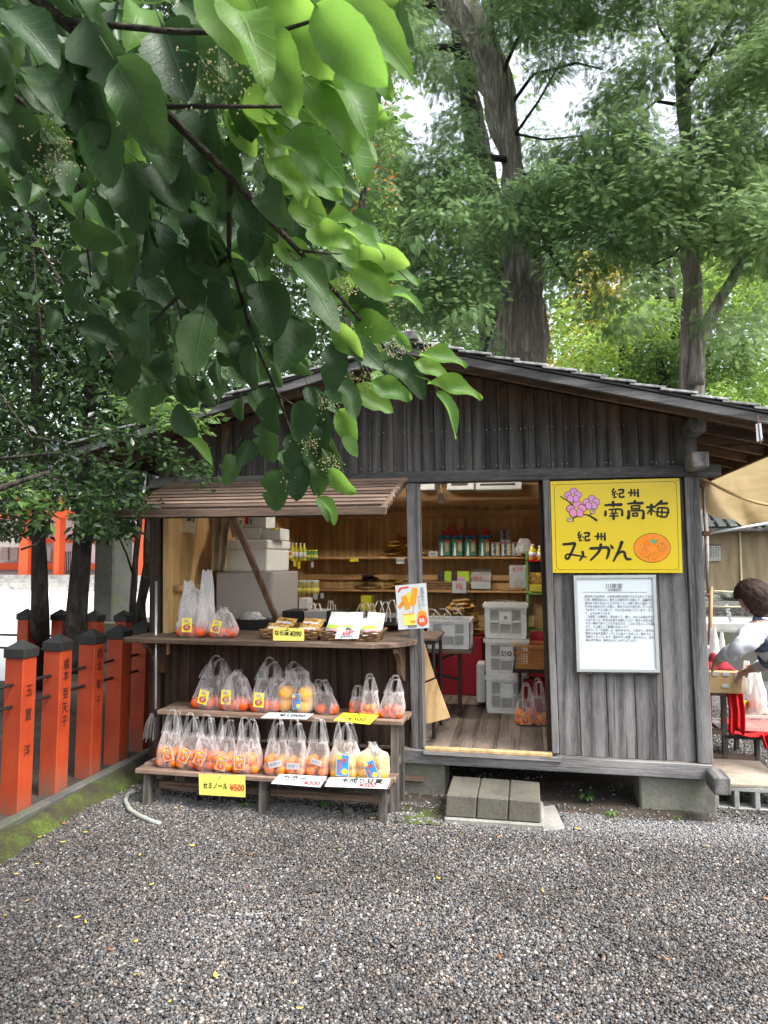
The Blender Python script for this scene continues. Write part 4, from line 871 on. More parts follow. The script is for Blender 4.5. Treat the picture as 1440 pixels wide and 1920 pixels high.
# plum blossoms, buds and twig
def blossom(cx, cy, s, m):
    for i, (dx, dy) in enumerate(((-50, -4), (8, -42), (52, -8), (30, 34), (-28, 34))):
        blob('printed_petal', cx + dx * s, cy + dy * s, 42 * s, 36 * s, 'ink', 4 + i * .3, 18, .3 * i); blob('printed_petal', cx + dx * s, cy + dy * s, 37 * s, 31 * s, m, 4.2 + i * .3, 18, .3 * i)
    blob('printed_stamen', cx, cy - 4 * s, 20 * s, 11 * s, 'ink', 6, 14); blob('printed_stamen', cx, cy - 4 * s, 15 * s, 8 * s, 'bright_yellow', 6.3, 14)
character([([(118, 198), (160, 228), (200, 245)], [5, 5, 4]), ([(330, 385), (400, 392), (440, 412), (490, 445)], [5, 6, 8, 10]), ([(330, 388), (285, 408), (240, 432)], 4), ([(455, 365), (420, 390)], 4), ([(250, 430), (250, 462)], 3), ([(200, 250), (240, 290)], 5)], 'printed_twig', e=3)
blossom(245, 188, 1.0, 'lilac'); blossom(436, 262, .98, 'lilac'); blossom(280, 330, 1.15, 'pink')
for cx, cy in ((212, 440), (452, 357)): blob('printed_bud', cx, cy, 28, 23, 'ink', 6, 18); blob('printed_bud', cx, cy, 23, 18, 'bud', 6.4, 18); character([([(cx - 10, cy - 12), (cx, cy + 6), (cx + 12, cy - 10)], 2.5)], 'printed_twig', e=8)
# thin border line
def rrline(x0, y0, x1, y1, skew, rad=48):
    o = []
    for cx, cy, a0 in ((x1 - rad, y0 + rad, -90), (x1 - rad, y1 - rad, 0), (x0 + rad, y1 - rad, 90), (x0 + rad, y0 + rad, 180)):
        for k in range(7):
            a = R(a0 + 15 * k); X = cx + rad * math.cos(a); Y_ = cy + rad * math.sin(a); v = (Y_ - y0) / (y1 - y0); u = (X - x0) / (x1 - x0); o.append((X + 25 * v * (1 - u) + 30 * v * u, Y_ + (1 - v) * (1 - u) * 36))
    return o + [o[0]]
pl = rrline(50, 40, 1318, 960, 0); q = M()
for a, b_ in zip(pl[:-1], pl[1:]): k = stroke('', [a, b_], 1.9, None, 1.5); q.add(k.v, k.f)
q.build('border_line', MT['ink'], sg)
q = M()
for x_, y_ in ((40, 78), (1325, 35), (66, 965), (1346, 965)): q.poly([sign_pt(x_ + 6 * math.cos(b_), y_ + 6 * math.sin(b_)) + Vector((0, -.003, 0)) for b_ in [k for k in np.linspace(0, 5.5, 8)]])
q.build('sign_screws', MT['rust'], sg)

# white framed notice
wb = thing('framed_notice', 'white notice in a pale metal frame full of small grey print below the yellow sign', 'notice', tuple(P(1157, 1262, 4.86)))
tl, tr, br, bl = P(1075, 1079, 4.868), P(1229, 1077.5, 4.868), P(1237, 1261, 4.866), P(1081.5, 1259.5, 4.866)
M().quadw([bl + Vector((-.012, 0, -.012)), br + Vector((.006, 0, -.012)), tr + Vector((.006, 0, 0)), tl + Vector((-.012, 0, 0))], (0, .032, 0)).build('backing_board', MT['bamboo'] if False else MT['bench_v'], wb)
ctr = (tl + br) / 2
def ins(p, k): return p + (ctr - p) * k + Vector((0, -.004, 0))
ins2 = lambda p, k: Vector((p.x + math.copysign(k, ctr.x - p.x), p.y, p.z + math.copysign(k, ctr.z - p.z)))
I = [ins2(p, .022) for p in (bl, br, tr, tl)]
for a, b_, c, d in ((bl, br, I[1], I[0]), (br, tr, I[2], I[1]), (tr, tl, I[3], I[2]), (tl, bl, I[0], I[3])):
    M().quadw([p + Vector((0, -.012, 0)) for p in (a, b_, c, d)], (0, .011, 0)).build('frame_bar', MT['alu'], wb, bevel=.002)
M().quadw([p + Vector((0, -.003, 0)) for p in I], (0, .002, 0)).build('notice_sheet', MT['sign_white'], wb)
def np_(px, py): return P(1060 + px / 7.2, 1070 + py / 7.2, 4.8625)
xd = np_(1200, 700) - np_(150, 690); yd = np_(600, 200) - np_(600, 1200)
text('川原家', np_(660, 212), .036, MT['ink_grey'], wb, xd, yd); text('（紀州梅販売）', np_(665, 262), .016, MT['ink_grey'], wb, xd, yd)
M().quadw([np_(235, 292), np_(1100, 292), np_(1100, 288), np_(235, 288)], (0, .0003, 0)).build('rule_line', MT['ink_grey'], wb)
lines = ['田辺市のほぼ中央、上秋津は梅の木畑の下にひろがって大きな里で暮らしてい', 'た頃、熊野街道では、昔からの梅干作りが盛んで、品種改良を重ねて南高', '梅の名で知られるようになりました。川原に住む人達が「川原家」と、呼び伝えら', 'れがある田辺川沿いの里に、梅をたわわに実らせ、ずっと百年からも毎年', 'うめ作り一すじに続いて、今もなお大切にしています。のどかな山あいに', 'て、心を込めています。', '「川原家」の看板は、田を拓いて、梅と、みかんの畑を守る門出となったそう', 'でありました。紀州の名産を全国にとどけ、明るく元気な店です。これは一粒', '大きい果肉で食べごたえがあるため、ごはんの友としても喜ばれています', 'ので、お土産として最適なみかんです。', '先代のころ「川原家」は、紀州みなべに、と始まり、梅干もみかんも店先で', '朝市のお品を毎週テーマごとに並べてきました。梅のうた、おいしい紀', '物語りとなっています。夏は冷たい甘夏、秋はみかん、冬のポンカンまで', '梅と伊予柑は、毎月おたのしみがございます。']
for i, ln in enumerate(lines):
    o = text(ln, np_(262 + i * 1.3, 348 + i * 45.2), .0182, MT['ink_grey'], wb, xd, yd, align='LEFT', sx=.86)
# ================================================================ goods inside the stall
def facebox(px0, py0, px1, py1, Y, depth=None, side=None):
    """box whose front face fills the given outline at distance Y; side = outline x of the far edge of its right flank"""
    a, b_ = P(px0, py1, Y), P(px1, py0, Y)
    y1 = Y + depth if depth else PX(side, py0, P(px1, py0, Y).x).y
    return (a.x, b_.x, Y, y1, a.z, b_.z)
def boxthing(name, label, cat, bb, m, bevel=.004, group=None):
    t_ = thing(name, label, cat, ((bb[0] + bb[1]) / 2, (bb[2] + bb[3]) / 2, bb[4]), group)
    M().box(*bb).build('body', m, t_, bevel=bevel); return t_
# cabinet, foam box and cartons on it
cb = list(facebox(404, 1073, 511, 1168, 5.45, side=559)); cb[3] = min(cb[3], 6.4); cb[4] = 1.02
c_ = boxthing('storage_cabinet', 'big plain grey cabinet standing behind the counter', 'cabinet', cb, MT['fridge'], .008)
M().box(cb[0] + .01, cb[1] - .01, cb[2] - .012, cb[2] - .001, cb[4] + .03, cb[5] - .01).build('door_panel', MT['fridge'], c_, bevel=.004)
fb = [cb[0] + .04, P(501, 1040, 5.5).x, 5.5, 6.05, cb[5] + .002, P(450, 1030, 5.5).z]
fo = boxthing('foam_box', 'large white foam box with a lid on top of the grey cabinet', 'foam box', fb, MT['foam'], .012)
zt = P(450, 1012, 5.5).z; M().box(fb[0] - .008, fb[1] + .008, 5.492, 6.06, fb[5] + .001, zt).build('lid', MT['foam'], fo, bevel=.012)
M().box(fb[0] + .04, fb[1] - .04, 5.496, 5.4995, fb[4] + .02, fb[5] - .03).build('raised_panel', MT['foam'], fo, bevel=.002)
z0 = zt + .001
k1 = [P(442, 1000, 5.6).x, P(489, 1000, 5.6).x, 5.6, 5.85, z0, z0 + .10]; k2 = [k1[1] + .005, P(524, 1000, 5.6).x, 5.62, 5.85, z0, z0 + .095]
boxthing('white_carton', 'left of two small white cartons on the foam box', 'carton', k1, MT['white'], .003, 'small white cartons on the foam box')
t_ = boxthing('white_carton', 'right small white carton on the foam box with a yellow tag on it', 'carton', k2, MT['white'], .003, 'small white cartons on the foam box')
M().box(k2[1] - .08, k2[1] - .03, 5.60, 5.619, k2[5] - .015, k2[5] + .004).build('yellow_tag', MT['bright_yellow'], t_)
k3 = [P(452, 980, 5.6).x, P(497, 980, 5.6).x, 5.62, 5.84, z0 + .101, z0 + .22]
t_ = boxthing('white_carton', 'topmost white carton, printed red and green, under the shutter', 'carton', k3, MT['white'], .003, 'small white cartons on the foam box')
M().box(k3[0] + .03, k3[0] + .06, 5.617, 5.619, k3[4] + .03, k3[4] + .09).build('red_print', MT['ink_red'], t_); M().box(k3[0] + .07, k3[0] + .09, 5.617, 5.619, k3[4] + .03, k3[4] + .08).build('green_print', MT['green_print'], t_)
# yellowish card on the side wall, khaki paper hanging next to it
a = PX(335, 1000, -2.60); t_ = thing('calendar_card', 'cream paper calendar hanging on the inner side wall under the shutter', 'calendar', tuple(P(352, 1000, 5.15)))
M().quadw([P(335, 998, 5.12), P(368, 1001, 5.2), P(371, 968, 5.2), P(336, 965, 5.12)], (0, .004, 0)).build('sheet', MT['yellow_card'] if False else MT['khaki'], t_)
M().quadw([P(336.5, 997, 5.115), P(367, 1000, 5.195), P(369.5, 969, 5.195), P(337.5, 966, 5.115)], (0, .003, 0)).build('page', flat('cream_paper', (.68, .6, .38), .8, .04), t_)
text('町', P(359, 972, 5.15), .075, MT['ink'], t_, bold=.02)
kp = thing('hanging_paper_bags', 'folded khaki paper bags hanging from a hook beside the grey cabinet', 'paper bags', tuple(P(400, 1065, 5.4)))
def kfold(u, v):
    x = 388 + 44 * u - 18 * v * (1 - u) * 0 + (1 - abs(u - .5)) * 4; w = 1 - .35 * v
    p = P(408 + (x - 408) * w, 965 + 105 * v, 5.32); return (p.x, p.y + .03 * math.sin(u * 16 + v * 3) + .02 * nz(u * 5, v * 4, 1), p.z)
M().grid(kfold, 24, 14).build('paper_folds', MT['khaki'], kp, True, solid=.003)
q = M(); q.tube([P(405, 965, 5.32), P(404, 950, 5.32), P(408, 940, 5.34)], .004, 6); q.build('hook', MT['iron'], kp)
M().quadw([P(436, 1008, 5.42), P(450, 1003, 5.42), P(455, 975, 5.42), P(428, 975, 5.42)], (0, .02, 0)).build('paper_sheaf', MT['khaki'], kp)
# roll of clear film packaging at the left end
def crumple(label, px0, px1, pyb, pyt, Y, name='plastic_bag', m='film_white', cat='plastic bag', group=None, seed=1, z=None):
    c = P((px0 + px1) / 2, pyb, Y); k = 1 / ppm(c); w = (px1 - px0) * k; h = (pyb - pyt) * k
    b_ = thing(name, label, cat, tuple(c), group)
    def f(u, v):
        a = 2 * math.pi * u; r_ = (1 - .55 * v ** 1.6) * (1 + .28 * noise.noise(Vector((math.cos(a) * 2, math.sin(a) * 2, v * 3 + seed * 7))) + .12 * noise.noise(Vector((math.cos(a) * 6, math.sin(a) * 6, v * 6 + seed))))
        return (w / 2 * math.cos(a) * r_, .35 * w * math.sin(a) * r_, v * h + .02 * h * math.sin(5 * a))
    q = M(); q.grid(f, 36, 14); o = q.build('film', MT[m], None, True); o.parent = b_
    return b_
crumple('bundle of clear cellophane sleeves standing behind the tied bags', 368, 404, 1185, 1070, 4.75, 'cellophane_bundle', 'film_white', 'packaging', seed=3)
crumple('crumpled clear sleeve leaning on the side wall behind the leftmost bag', 334, 372, 1170, 1090, 4.82, 'cellophane_bundle', 'film_white', 'packaging', seed=5)
# things on and behind the counter
t_ = boxthing('black_tray', 'low black tray under the prop stick in front of the grey cabinet', 'tray', facebox(434, 1163, 508, 1182, 5.2, .25), MT['black'], .003)
crumple('small crumpled white and red bag lying in the black tray', 450, 496, 1162, 1147, 5.3, 'crumpled_bag', 'film_white', seed=8)
for i, (a_, b__) in enumerate(((529, 568), (570, 612), (612, 640))):
    boxthing('black_crate', ['black topped grey crate behind the left basket', 'grey crate with a black rim behind the two baskets', 'short dark crate behind the right basket'][i], 'crate', facebox(a_, 1146, b__, 1166, 5.55, .3), MT['black'] if i != 1 else MT['fridge'], .004, 'low dark crates behind the counter')
def twist_bag(px, pyb, pyt, Y, label, seed, w=18, grp='empty clear carrier bags behind the counter'):
    c = P(px, pyb, Y); k = 1 / ppm(c); b_ = thing('empty_carrier_bag', label, 'plastic bag', tuple(c), grp); h = (pyb - pyt) * k; ww = w * k; q = M(); rr = random.Random(seed)
    for i in range(3):
        x = (i - 1) * ww * .35; hh = h * rr.uniform(.75, 1); pts = [(x - ww * .3, 0, 0), (x - ww * .25, .01, hh * .6), (x - ww * .05, 0, hh), (x + ww * .12, 0, hh), (x + ww * .28, -.01, hh * .55), (x + ww * .3, 0, 0)]
        q.grid(lambda u, v: tuple(Vector(pts[min(4, int(u * 5))]).lerp(Vector(pts[min(5, int(u * 5) + 1)]), u * 5 - min(4, int(u * 5))) + Vector((0, (v - .5) * ww * .35, 0))), 15, 2)
    o = q.build('handles', MT['film_white'], None, True); o.parent = b_; return b_
twist_bag(585, 1160, 1130, 5.6, 'row of white bag handles sticking up behind the left basket', 1, 30)
twist_bag(622, 1160, 1126, 5.6, 'single tall clear bag handle between the baskets and the shelf', 2, 14)
twist_bag(686, 1166, 1126, 5.35, 'clear folded bags left of the ice lolly poster', 3, 30); twist_bag(722, 1166, 1118, 5.3, 'clear folded bags touching the ice lolly poster', 4, 36)
boxthing('plank_table', 'grey plank edge of a small table behind the right basket', 'table', facebox(690, 1158, 742, 1172, 5.35, .5), MT['grey_x'], .004)
for i, (y_, s_) in enumerate(((1131, 0), (1117, 3))):
    boxthing('yellow_box', ['lower of two yellow boxes stacked under the back shelf', 'upper of two yellow boxes stacked under the back shelf'][i], 'box', facebox(675 + s_ * .5, y_, 697 - s_ * .3, y_ + 13.5, 7.2, .15), MT['bottle_y'], .002, 'stacked yellow boxes')
boxthing('low_shelf_table', 'dark low table at the back wall under the lower shelf', 'table', (-2.2, -.8, 7.0, 7.7, .95, 1.0), MT['dark_v'], .004)
boxthing('white_tub', 'small white tub with a yellow tag below the side shelf', 'tub', facebox(560, 1122, 577, 1144, 6.1, .15), MT['white'], .004)
# bottles and jars
def bottle(label, px, pyb, pyt, Y, m, cap, prof, group=None, z=None, name='bottle', cat='bottle', first=[{}]):
    c = P(px, pyb, Y); h = (pyb - pyt) / ppm(c); t_ = thing(name, label, cat, tuple(c), group)
    q = M(); q.lathe((0, 0, 0), [(r_ * h, z_ * h) for r_, z_ in prof], 12); o = q.build('body', MT[m], None, True); o.parent = t_
    q = M(); q.lathe((0, 0, 0), [(prof[-1][0] * h * 1.25, prof[-1][1] * h * .985), (prof[-1][0] * h * 1.25, h)], 10); o = q.build('cap', MT[cap], None); o.parent = t_
    q = M(); zl, zh = .18, .5; rr_ = max(p_[0] for p_ in prof) * h * 1.02; q.lathe((0, 0, 0), [(rr_, zl * h), (rr_, zh * h)], 12); o = q.build('wrap_label', MT['pack_white' if m == 'bottle_y' else 'yellow_card'], None, True); o.parent = t_
    return t_
TB = [(.10, 0), (.12, .03), (.12, .68), (.06, .82), (.05, .92)]; CAN = [(.26, 0), (.28, .05), (.28, .85), (.2, .92)]; JAR = [(.3, 0), (.34, .06), (.34, .75), (.26, .88)]
for i, px in enumerate((548, 555, 563, 570)): bottle(f'tall yellow juice bottle with a white cap, {["nearest the foam box", "second from the foam box", "third from the foam box", "next to the green cans"][i]}', px, 1052, 1018, 6.6 + .12 * (i % 2), 'bottle_y', 'white', TB, 'yellow juice bottles on the side shelf')
for i, px in enumerate((575, 580, 586, 591)): bottle(f'short green can with a yellow top, {["first after the bottles", "second in its row", "third in its row", "last in the corner of the shelf"][i]}', px, 1050, 1031, 7.0, 'bottle_g', 'bright_yellow', CAN, 'green cans on the side shelf', name='can', cat='can')
bottle('amber jar beside the foam box on the side shelf', 541, 1051, 1032, 6.5, 'bottle_o', 'white', JAR, name='jar', cat='jar')
for i, px in enumerate((563, 571, 580, 589)): bottle(f'clear jar of pickles on the lower side shelf, {["against the grey cabinet", "second from the cabinet", "third from the cabinet", "nearest the corner"][i]}', px, 1117, 1088, 6.7, 'bottle_c', 'white', JAR, 'pickle jars on the lower side shelf', name='jar', cat='jar')
def tag_(label, px0, px1, py0, py1, Y, m='paper', tx=None, g='small tags hung from the shelf edges', col_='ink'):
    t_ = thing('shelf_tag', label, 'tag', tuple(P((px0 + px1) / 2, py1, Y)), g); M().quadw([P(px0, py1, Y), P(px1, py1, Y), P(px1, py0, Y), P(px0, py0, Y)], (0, .003, 0)).build('card', MT[m], t_)
    if tx: text(tx, P((px0 + px1) / 2, (py0 + py1) / 2, Y - .001), (py1 - py0) / ppm(P(px0, py0, Y)) * .6, MT[col_], t_)
    return t_
for (l_, a_, b__, c__, d__, m_, tx) in (('narrow yellow tag below the tall juice bottles', 550, 555, 1051, 1062, 'bright_yellow', None), ('second narrow yellow tag below the juice bottles', 558, 563, 1053, 1066, 'bright_yellow', None), ('small white tag below the green cans', 583, 588, 1054, 1064, 'paper', None), ('slanting white tag under the pickle jars', 588, 595, 1113, 1124, 'paper', None), ('second slanting white tag under the pickle jars', 601, 607, 1112, 1122, 'paper', None)): tag_(l_, a_, b__, c__, d__, 6.5, m_)
tag_('yellow tag on the edge of the upper back shelf', 656, 672, 1047, 1053, 7.42, 'bright_yellow'); tag_('white tag under the heap of gold packets', 743, 758, 1046, 1057, 7.42, 'paper', '¥500')
tag_('white card standing left of the green packets', 804, 820, 1034, 1043.5, 7.5, 'paper', '¥600'); tag_('white card with red print hung from the lower back shelf', 848, 874, 1089, 1112, 7.42, 'paper', '梅', col_='ink_red')
# heaps of flat packets
def heap(label, px0, px1, pyb, pyt, Y, m, n, seed, name='packet_heap', tl=.11, single='packet'):
    c = P((px0 + px1) / 2, pyb, Y); k = 1 / ppm(c); w = (px1 - px0) * k; h = (pyb - pyt) * k; rr = random.Random(seed)
    t_ = thing(name, label, 'packets', tuple(c)); me = None
    q = M(); q.grid(lambda u, v: ((u - .5) * tl, (v - .5) * tl * .8, .008 * math.sin(u * 3.14) * math.sin(v * 3.14) + .003 * math.sin(u * 20)), 4, 3)
    q.grid(lambda u, v: ((u - .5) * tl, (v - .5) * tl * .8, -.006 * math.sin(u * 3.14) * math.sin(v * 3.14)), 4, 3)
    first = q.build(single, MT[m], None, True); me = first.data; first.parent = t_
    for i in range(n):
        f = i / n; o = first if i == 0 else bpy.data.objects.new(single, me)
        if i: col.objects.link(o); o.parent = t_
        x = rr.uniform(-1, 1) * (w / 2 - tl * .4) * (1 - .6 * f); o.location = (x, rr.uniform(-.05, .06), .008 + f * h * (1 - abs(x) / w)); o.rotation_euler = (rr.uniform(-.2, .35), rr.uniform(-.2, .2), rr.uniform(-.6, .6))
    return t_
heap('loose heap of gold packets on the upper back shelf behind the door post', 706, 812, 1045, 1008, 7.52, 'pack_gold', 60, 1)
heap('dark glossy packets piled in a round tray on the lower back shelf', 672, 712, 1090, 1079, 7.55, 'pack_dark', 22, 2)
heap('brown flat packets right of the round tray on the lower back shelf', 718, 765, 1103, 1086, 7.55, 'pack_gold', 16, 3)
heap('tall pile of brown and white packets behind the white crates', 825, 905, 1188, 1126, 7.0, 'pack_mix', 110, 4, tl=.15)
t_ = boxthing('packet_plinth', 'dark box under the pile of brown packets behind the crates', 'box', (P(825, 1190, 7.).x, P(905, 1190, 7.).x, 6.85, 7.2, .32, P(860, 1190, 7.).z - .01), MT['redcloth'], .004)
q = M(); c = P(690, 1104, 7.55); tr_ = thing('woven_tray', 'round woven tray on the lower back shelf', 'tray', tuple(c)); q.lathe((0, 0, -.02), [(.1, 0), (.13, .01), (.15, .05), (.14, .05), (.11, .015)], 20); o = q.build('rim', MT['wicker'], None, True); o.parent = tr_
# green packets with blue tops and red ribbons
for i, px in enumerate((822, 846.5, 871, 898)):
    t_ = thing('green_packet', 'green packet with a blue top and red ribbon, ' + ['leftmost of four on the upper shelf', 'second of four on the upper shelf', 'third of four on the upper shelf', 'last of four'][i], 'packet', tuple(P(px + 12, 1042, 7.5)), 'green packets with blue tops')
    w_ = 22 if i < 3 else 20; bb = facebox(px, 1008, px + w_, 1043.5, 7.5, .06)
    M().box(*bb).build('pouch', MT['pack_green'], t_, bevel=.012)
    for k in (0, 1):
        a_ = px + 1 + k * w_ / 2; M().box(*facebox(a_, 1003.5, a_ + w_ / 2 - 2, 1009.5, 7.495, .05)).build('blue_top', MT['blue_cap'], t_, bevel=.004)
    pts = [P(px + 4, 1042, 7.497), P(px + 9, 1042, 7.497), P(px + 7, 1018, 7.497), P(px + 5.5, 1018, 7.497)]; M().poly(pts).build('white_print', MT['pack_white'], t_)
    M().box(*facebox(px + 13, 1015, px + 19, 1034, 7.494, .004)).build('print_panel', MT['khaki'], t_); M().box(*facebox(px + 12.5, 1012, px + 19.5, 1017, 7.49, .004)).build('print_band', MT['ink_red'], t_)
    q = M()
    rr = random.Random(i)
    for k in range(7):
        s_ = P(px + w_ / 2 + rr.uniform(-6, 6), 1004, 7.5); e_ = P(px + w_ / 2 + rr.uniform(-16, 16), 1004 - rr.uniform(0, 20), 7.52); q.bar(s_, e_, .012, .003, (0, 1, 0))
    q.build('ribbon', MT['ink_red'], t_)
# printed boxes
def pbox(label, px0, px1, py0, py1, Y=7.5):
    t_ = boxthing('printed_box', label, 'box', facebox(px0, py0, px1, py1, Y, .08), MT['paper'], .002, 'white boxes with black brush lettering')
    w = px1 - px0; M().box(*facebox(px1 - w * .22, py0 + 1, px1 - .5, py1 - 1, Y - .003, .002)).build('gold_band', MT['pack_gold'], t_); M().box(*facebox(px0 + .5, py0 + .8, px1 - w * .3, py0 + 2.5, Y - .003, .002)).build('red_band', MT['ink_red'], t_)
    text(list('かりかり'), P(px0 + w * .4, (py0 + py1) / 2 + 1, Y - .004), .037, MT['ink'], t_, vertical=True, bold=.05, lsp=.75); return t_
pbox('leftmost of three printed boxes beside the green packets', 921.5, 937.5, 1017, 1041.5); pbox('middle lower printed box with another standing on it', 940.5, 958.5, 1017, 1041.5)
pbox('topmost printed box standing on the middle one', 938.5, 958, 992, 1016.5); pbox('right printed box with green leaves printed on it', 960.5, 977.5, 1017, 1041.5)
crumple('clear crumpled bag at the right end of the upper shelf', 966, 1000, 1037, 1010, 7.3, seed=11)
# lower shelf goods
def basket(label, bb, m, rows=4, cat='basket', woven=True, flare=.02):
    x0, x1, y0, y1, z0, z1 = bb; t_ = thing('basket', label, cat, ((x0 + x1) / 2, (y0 + y1) / 2, z0)); h = z1 - z0
    M().box(x0 + .01, x1 - .01, y0 + .01, y1 - .01, z0, z0 + .008).build('basket_base', m, t_)
    if not woven:
        for (a_, b__) in (((x0, y0), (x1, y0)), ((x1, y0), (x1, y1)), ((x1, y1), (x0, y1)), ((x0, y1), (x0, y0))):
            A, B_ = Vector((*a_, z0)), Vector((*b__, z0)); L_ = (B_ - A).length; q = M(); n = max(4, int(L_ / .02)); up = Vector((0, 0, h))
            q.bar(A + up, B_ + up, .012, .02); q.bar(A + up * .12, B_ + up * .12, .006, h * .22); q.bar(A + up * .72, B_ + up * .72, .006, h * .1)
            for i in range(n + 1):
                p_ = A.lerp(B_, i / n); q.box(p_.x - .003, p_.x + .003, p_.y - .003, p_.y + .003, z0, z1)
            for k in range(4): q.bar(A + up * (.3 + .1 * k), B_ + up * (.3 + .1 * k), .004, .006)
            q.build('lattice_side', m, t_)
        return t_
    n = 5; rr = random.Random(3)
    for r_ in range(rows):                # woven rows that pass in and out
        zz = z0 + h * (r_ + .5) / rows; e = flare * r_ / rows; q = M(); pts = []
        per = [(x0 - e, y0 - e), (x1 + e, y0 - e), (x1 + e, y1 + e), (x0 - e, y1 + e)]
        for s_ in range(4):
            a_, b__ = Vector((*per[s_], zz)), Vector((*per[(s_ + 1) % 4], zz)); m_ = max(6, int((b__ - a_).length / .014)); nr = (b__ - a_).normalized().cross(Vector((0, 0, 1)))
            for i in range(m_): pts.append(a_.lerp(b__, i / m_) + nr * (.004 * math.sin((i + r_) * 1.9)) + Vector((0, 0, .0035 * math.sin(i * .9 + r_ * 2))))
        pts.append(pts[0]); q.tube(pts, h / rows * .5, 5, cap=False); q.build('woven_row', m, t_, True)
    return t_
basket('dark low basket of black and green packets on the lower back shelf', (P(800, 1107, 7.5).x, P(880, 1107, 7.5).x, 7.46, 7.62, P(840, 1107, 7.5).z, P(840, 1090, 7.5).z), MT['wicker'])
for i, (px, m_, w_) in enumerate(((821, 'pack_dark', 12), (833, 'lime', 14), (846, 'pack_dark', 10), (857, 'lime', 23))):
    t_ = thing('soft_packet', ['black packet at the left of the dark basket', 'lime green packet between the black ones', 'dark packet right of the narrow green one', 'wide lime green packet with pink print'][i], 'packet', tuple(P(px + w_ / 2, 1092, 7.55)), 'packets standing in the dark basket')
    M().box(*facebox(px, 1069 + 2 * (i % 2), px + w_, 1095, 7.53, .04)).build('pouch', MT[m_], t_, bevel=.01)
    if i == 3: M().box(*facebox(px + 1, 1082, px + 14, 1090, 7.526, .003)).build('print_panel', MT['lilac'], t_)
bb = facebox(883, 1091, 920, 1104.5, 7.42, .22); t_ = boxthing('open_gift_box', 'open white gift box with its lid propped up behind on the lower shelf', 'box', bb, MT['paper'], .003); M().box(*facebox(883, 1079, 920, 1091, 7.66, .01)).build('lid', MT['paper'], t_)
text('梅ぼし', P(901, 1085, 7.652), .05, MT['ink_red'], t_); M().box(*facebox(883, 1067, 921, 1079, 7.68, .01)).build('lid_back', MT['fridge'], t_)
t_ = thing('advert_card', 'pale card lettered 紀州 above a plum picture at the right of the lower shelf', 'card', tuple(P(970, 1103, 7.4))); M().box(*facebox(955.5, 1060, 985, 1102, 7.4, .004)).build('card', MT['paper'], t_); text('紀州', P(971, 1068, 7.398), .055, MT['ink_red'], t_)
q = M(); c = P(972, 1094, 7.397); q.poly([(c.x + .055 * math.cos(a_), c.y, c.z + .045 * math.sin(a_)) for a_ in np.linspace(0, 6, 18)]); q.build('printed_plum', MT['fridge'], t_)
# green rack in front of the right jamb
rk = thing('green_rack', 'narrow rack with a lime green upright beside the door jamb', 'rack', (.05, 6.4, .318)); RYk = 6.3
x0 = P(986.5, 1100, RYk).x; M().box(x0, x0 + .018, RYk, RYk + .02, .318, P(987, 1033, RYk).z).build('upright', MT['green_metal'], rk, bevel=.002)
M().box(x0 + .03, x0 + .036, RYk + .2, RYk + .21, .318, P(987, 1033, RYk).z).build('upright', MT['green_metal'], rk)
for y_, nm in ((1050, 'shelf'), (1112, 'shelf'), (1180, 'shelf')):
    z_ = P(1000, y_, RYk).z; M().box(x0, .6, RYk, RYk + .25, z_ - .012, z_).build(nm, MT['green_metal'] if y_ > 1060 else MT['redfelt'], rk)
for i, (px, w_) in enumerate(((999, 12), (1013, 8))): bottle(['round yellow bottle on the top of the green rack', 'slim yellow bottle next to the jamb on the green rack'][i], px, 1050, 1020 + i * 3, RYk + .1, 'bottle_y', 'white', [(.2, 0), (.24, .05), (.24, .6), (.1, .8), (.1, .9)], 'yellow bottles on the green rack')
boxthing('black_box', 'black box with white marks on the green rack', 'box', facebox(993, 1053, 1016, 1073, RYk + .05, .15), MT['black'])
t_ = boxthing('yellow_sweet_bag', 'clear yellow bag of sweets on the green rack', 'bag', facebox(993, 1074, 1021, 1096, RYk + .02, .12), MT['pack_gold'], .012); t_ = boxthing('yellow_sweet_bag', 'yellow bag with a yellow price tag at the bottom of the green rack', 'bag', facebox(994, 1096, 1021, 1111, RYk + .0, .12), MT['bottle_y'], .01)
boxthing('kraft_box', 'tall brown box on the lower part of the green rack', 'box', facebox(1003, 1135, 1030, 1179, RYk + .04, .2), MT['cardboard'])
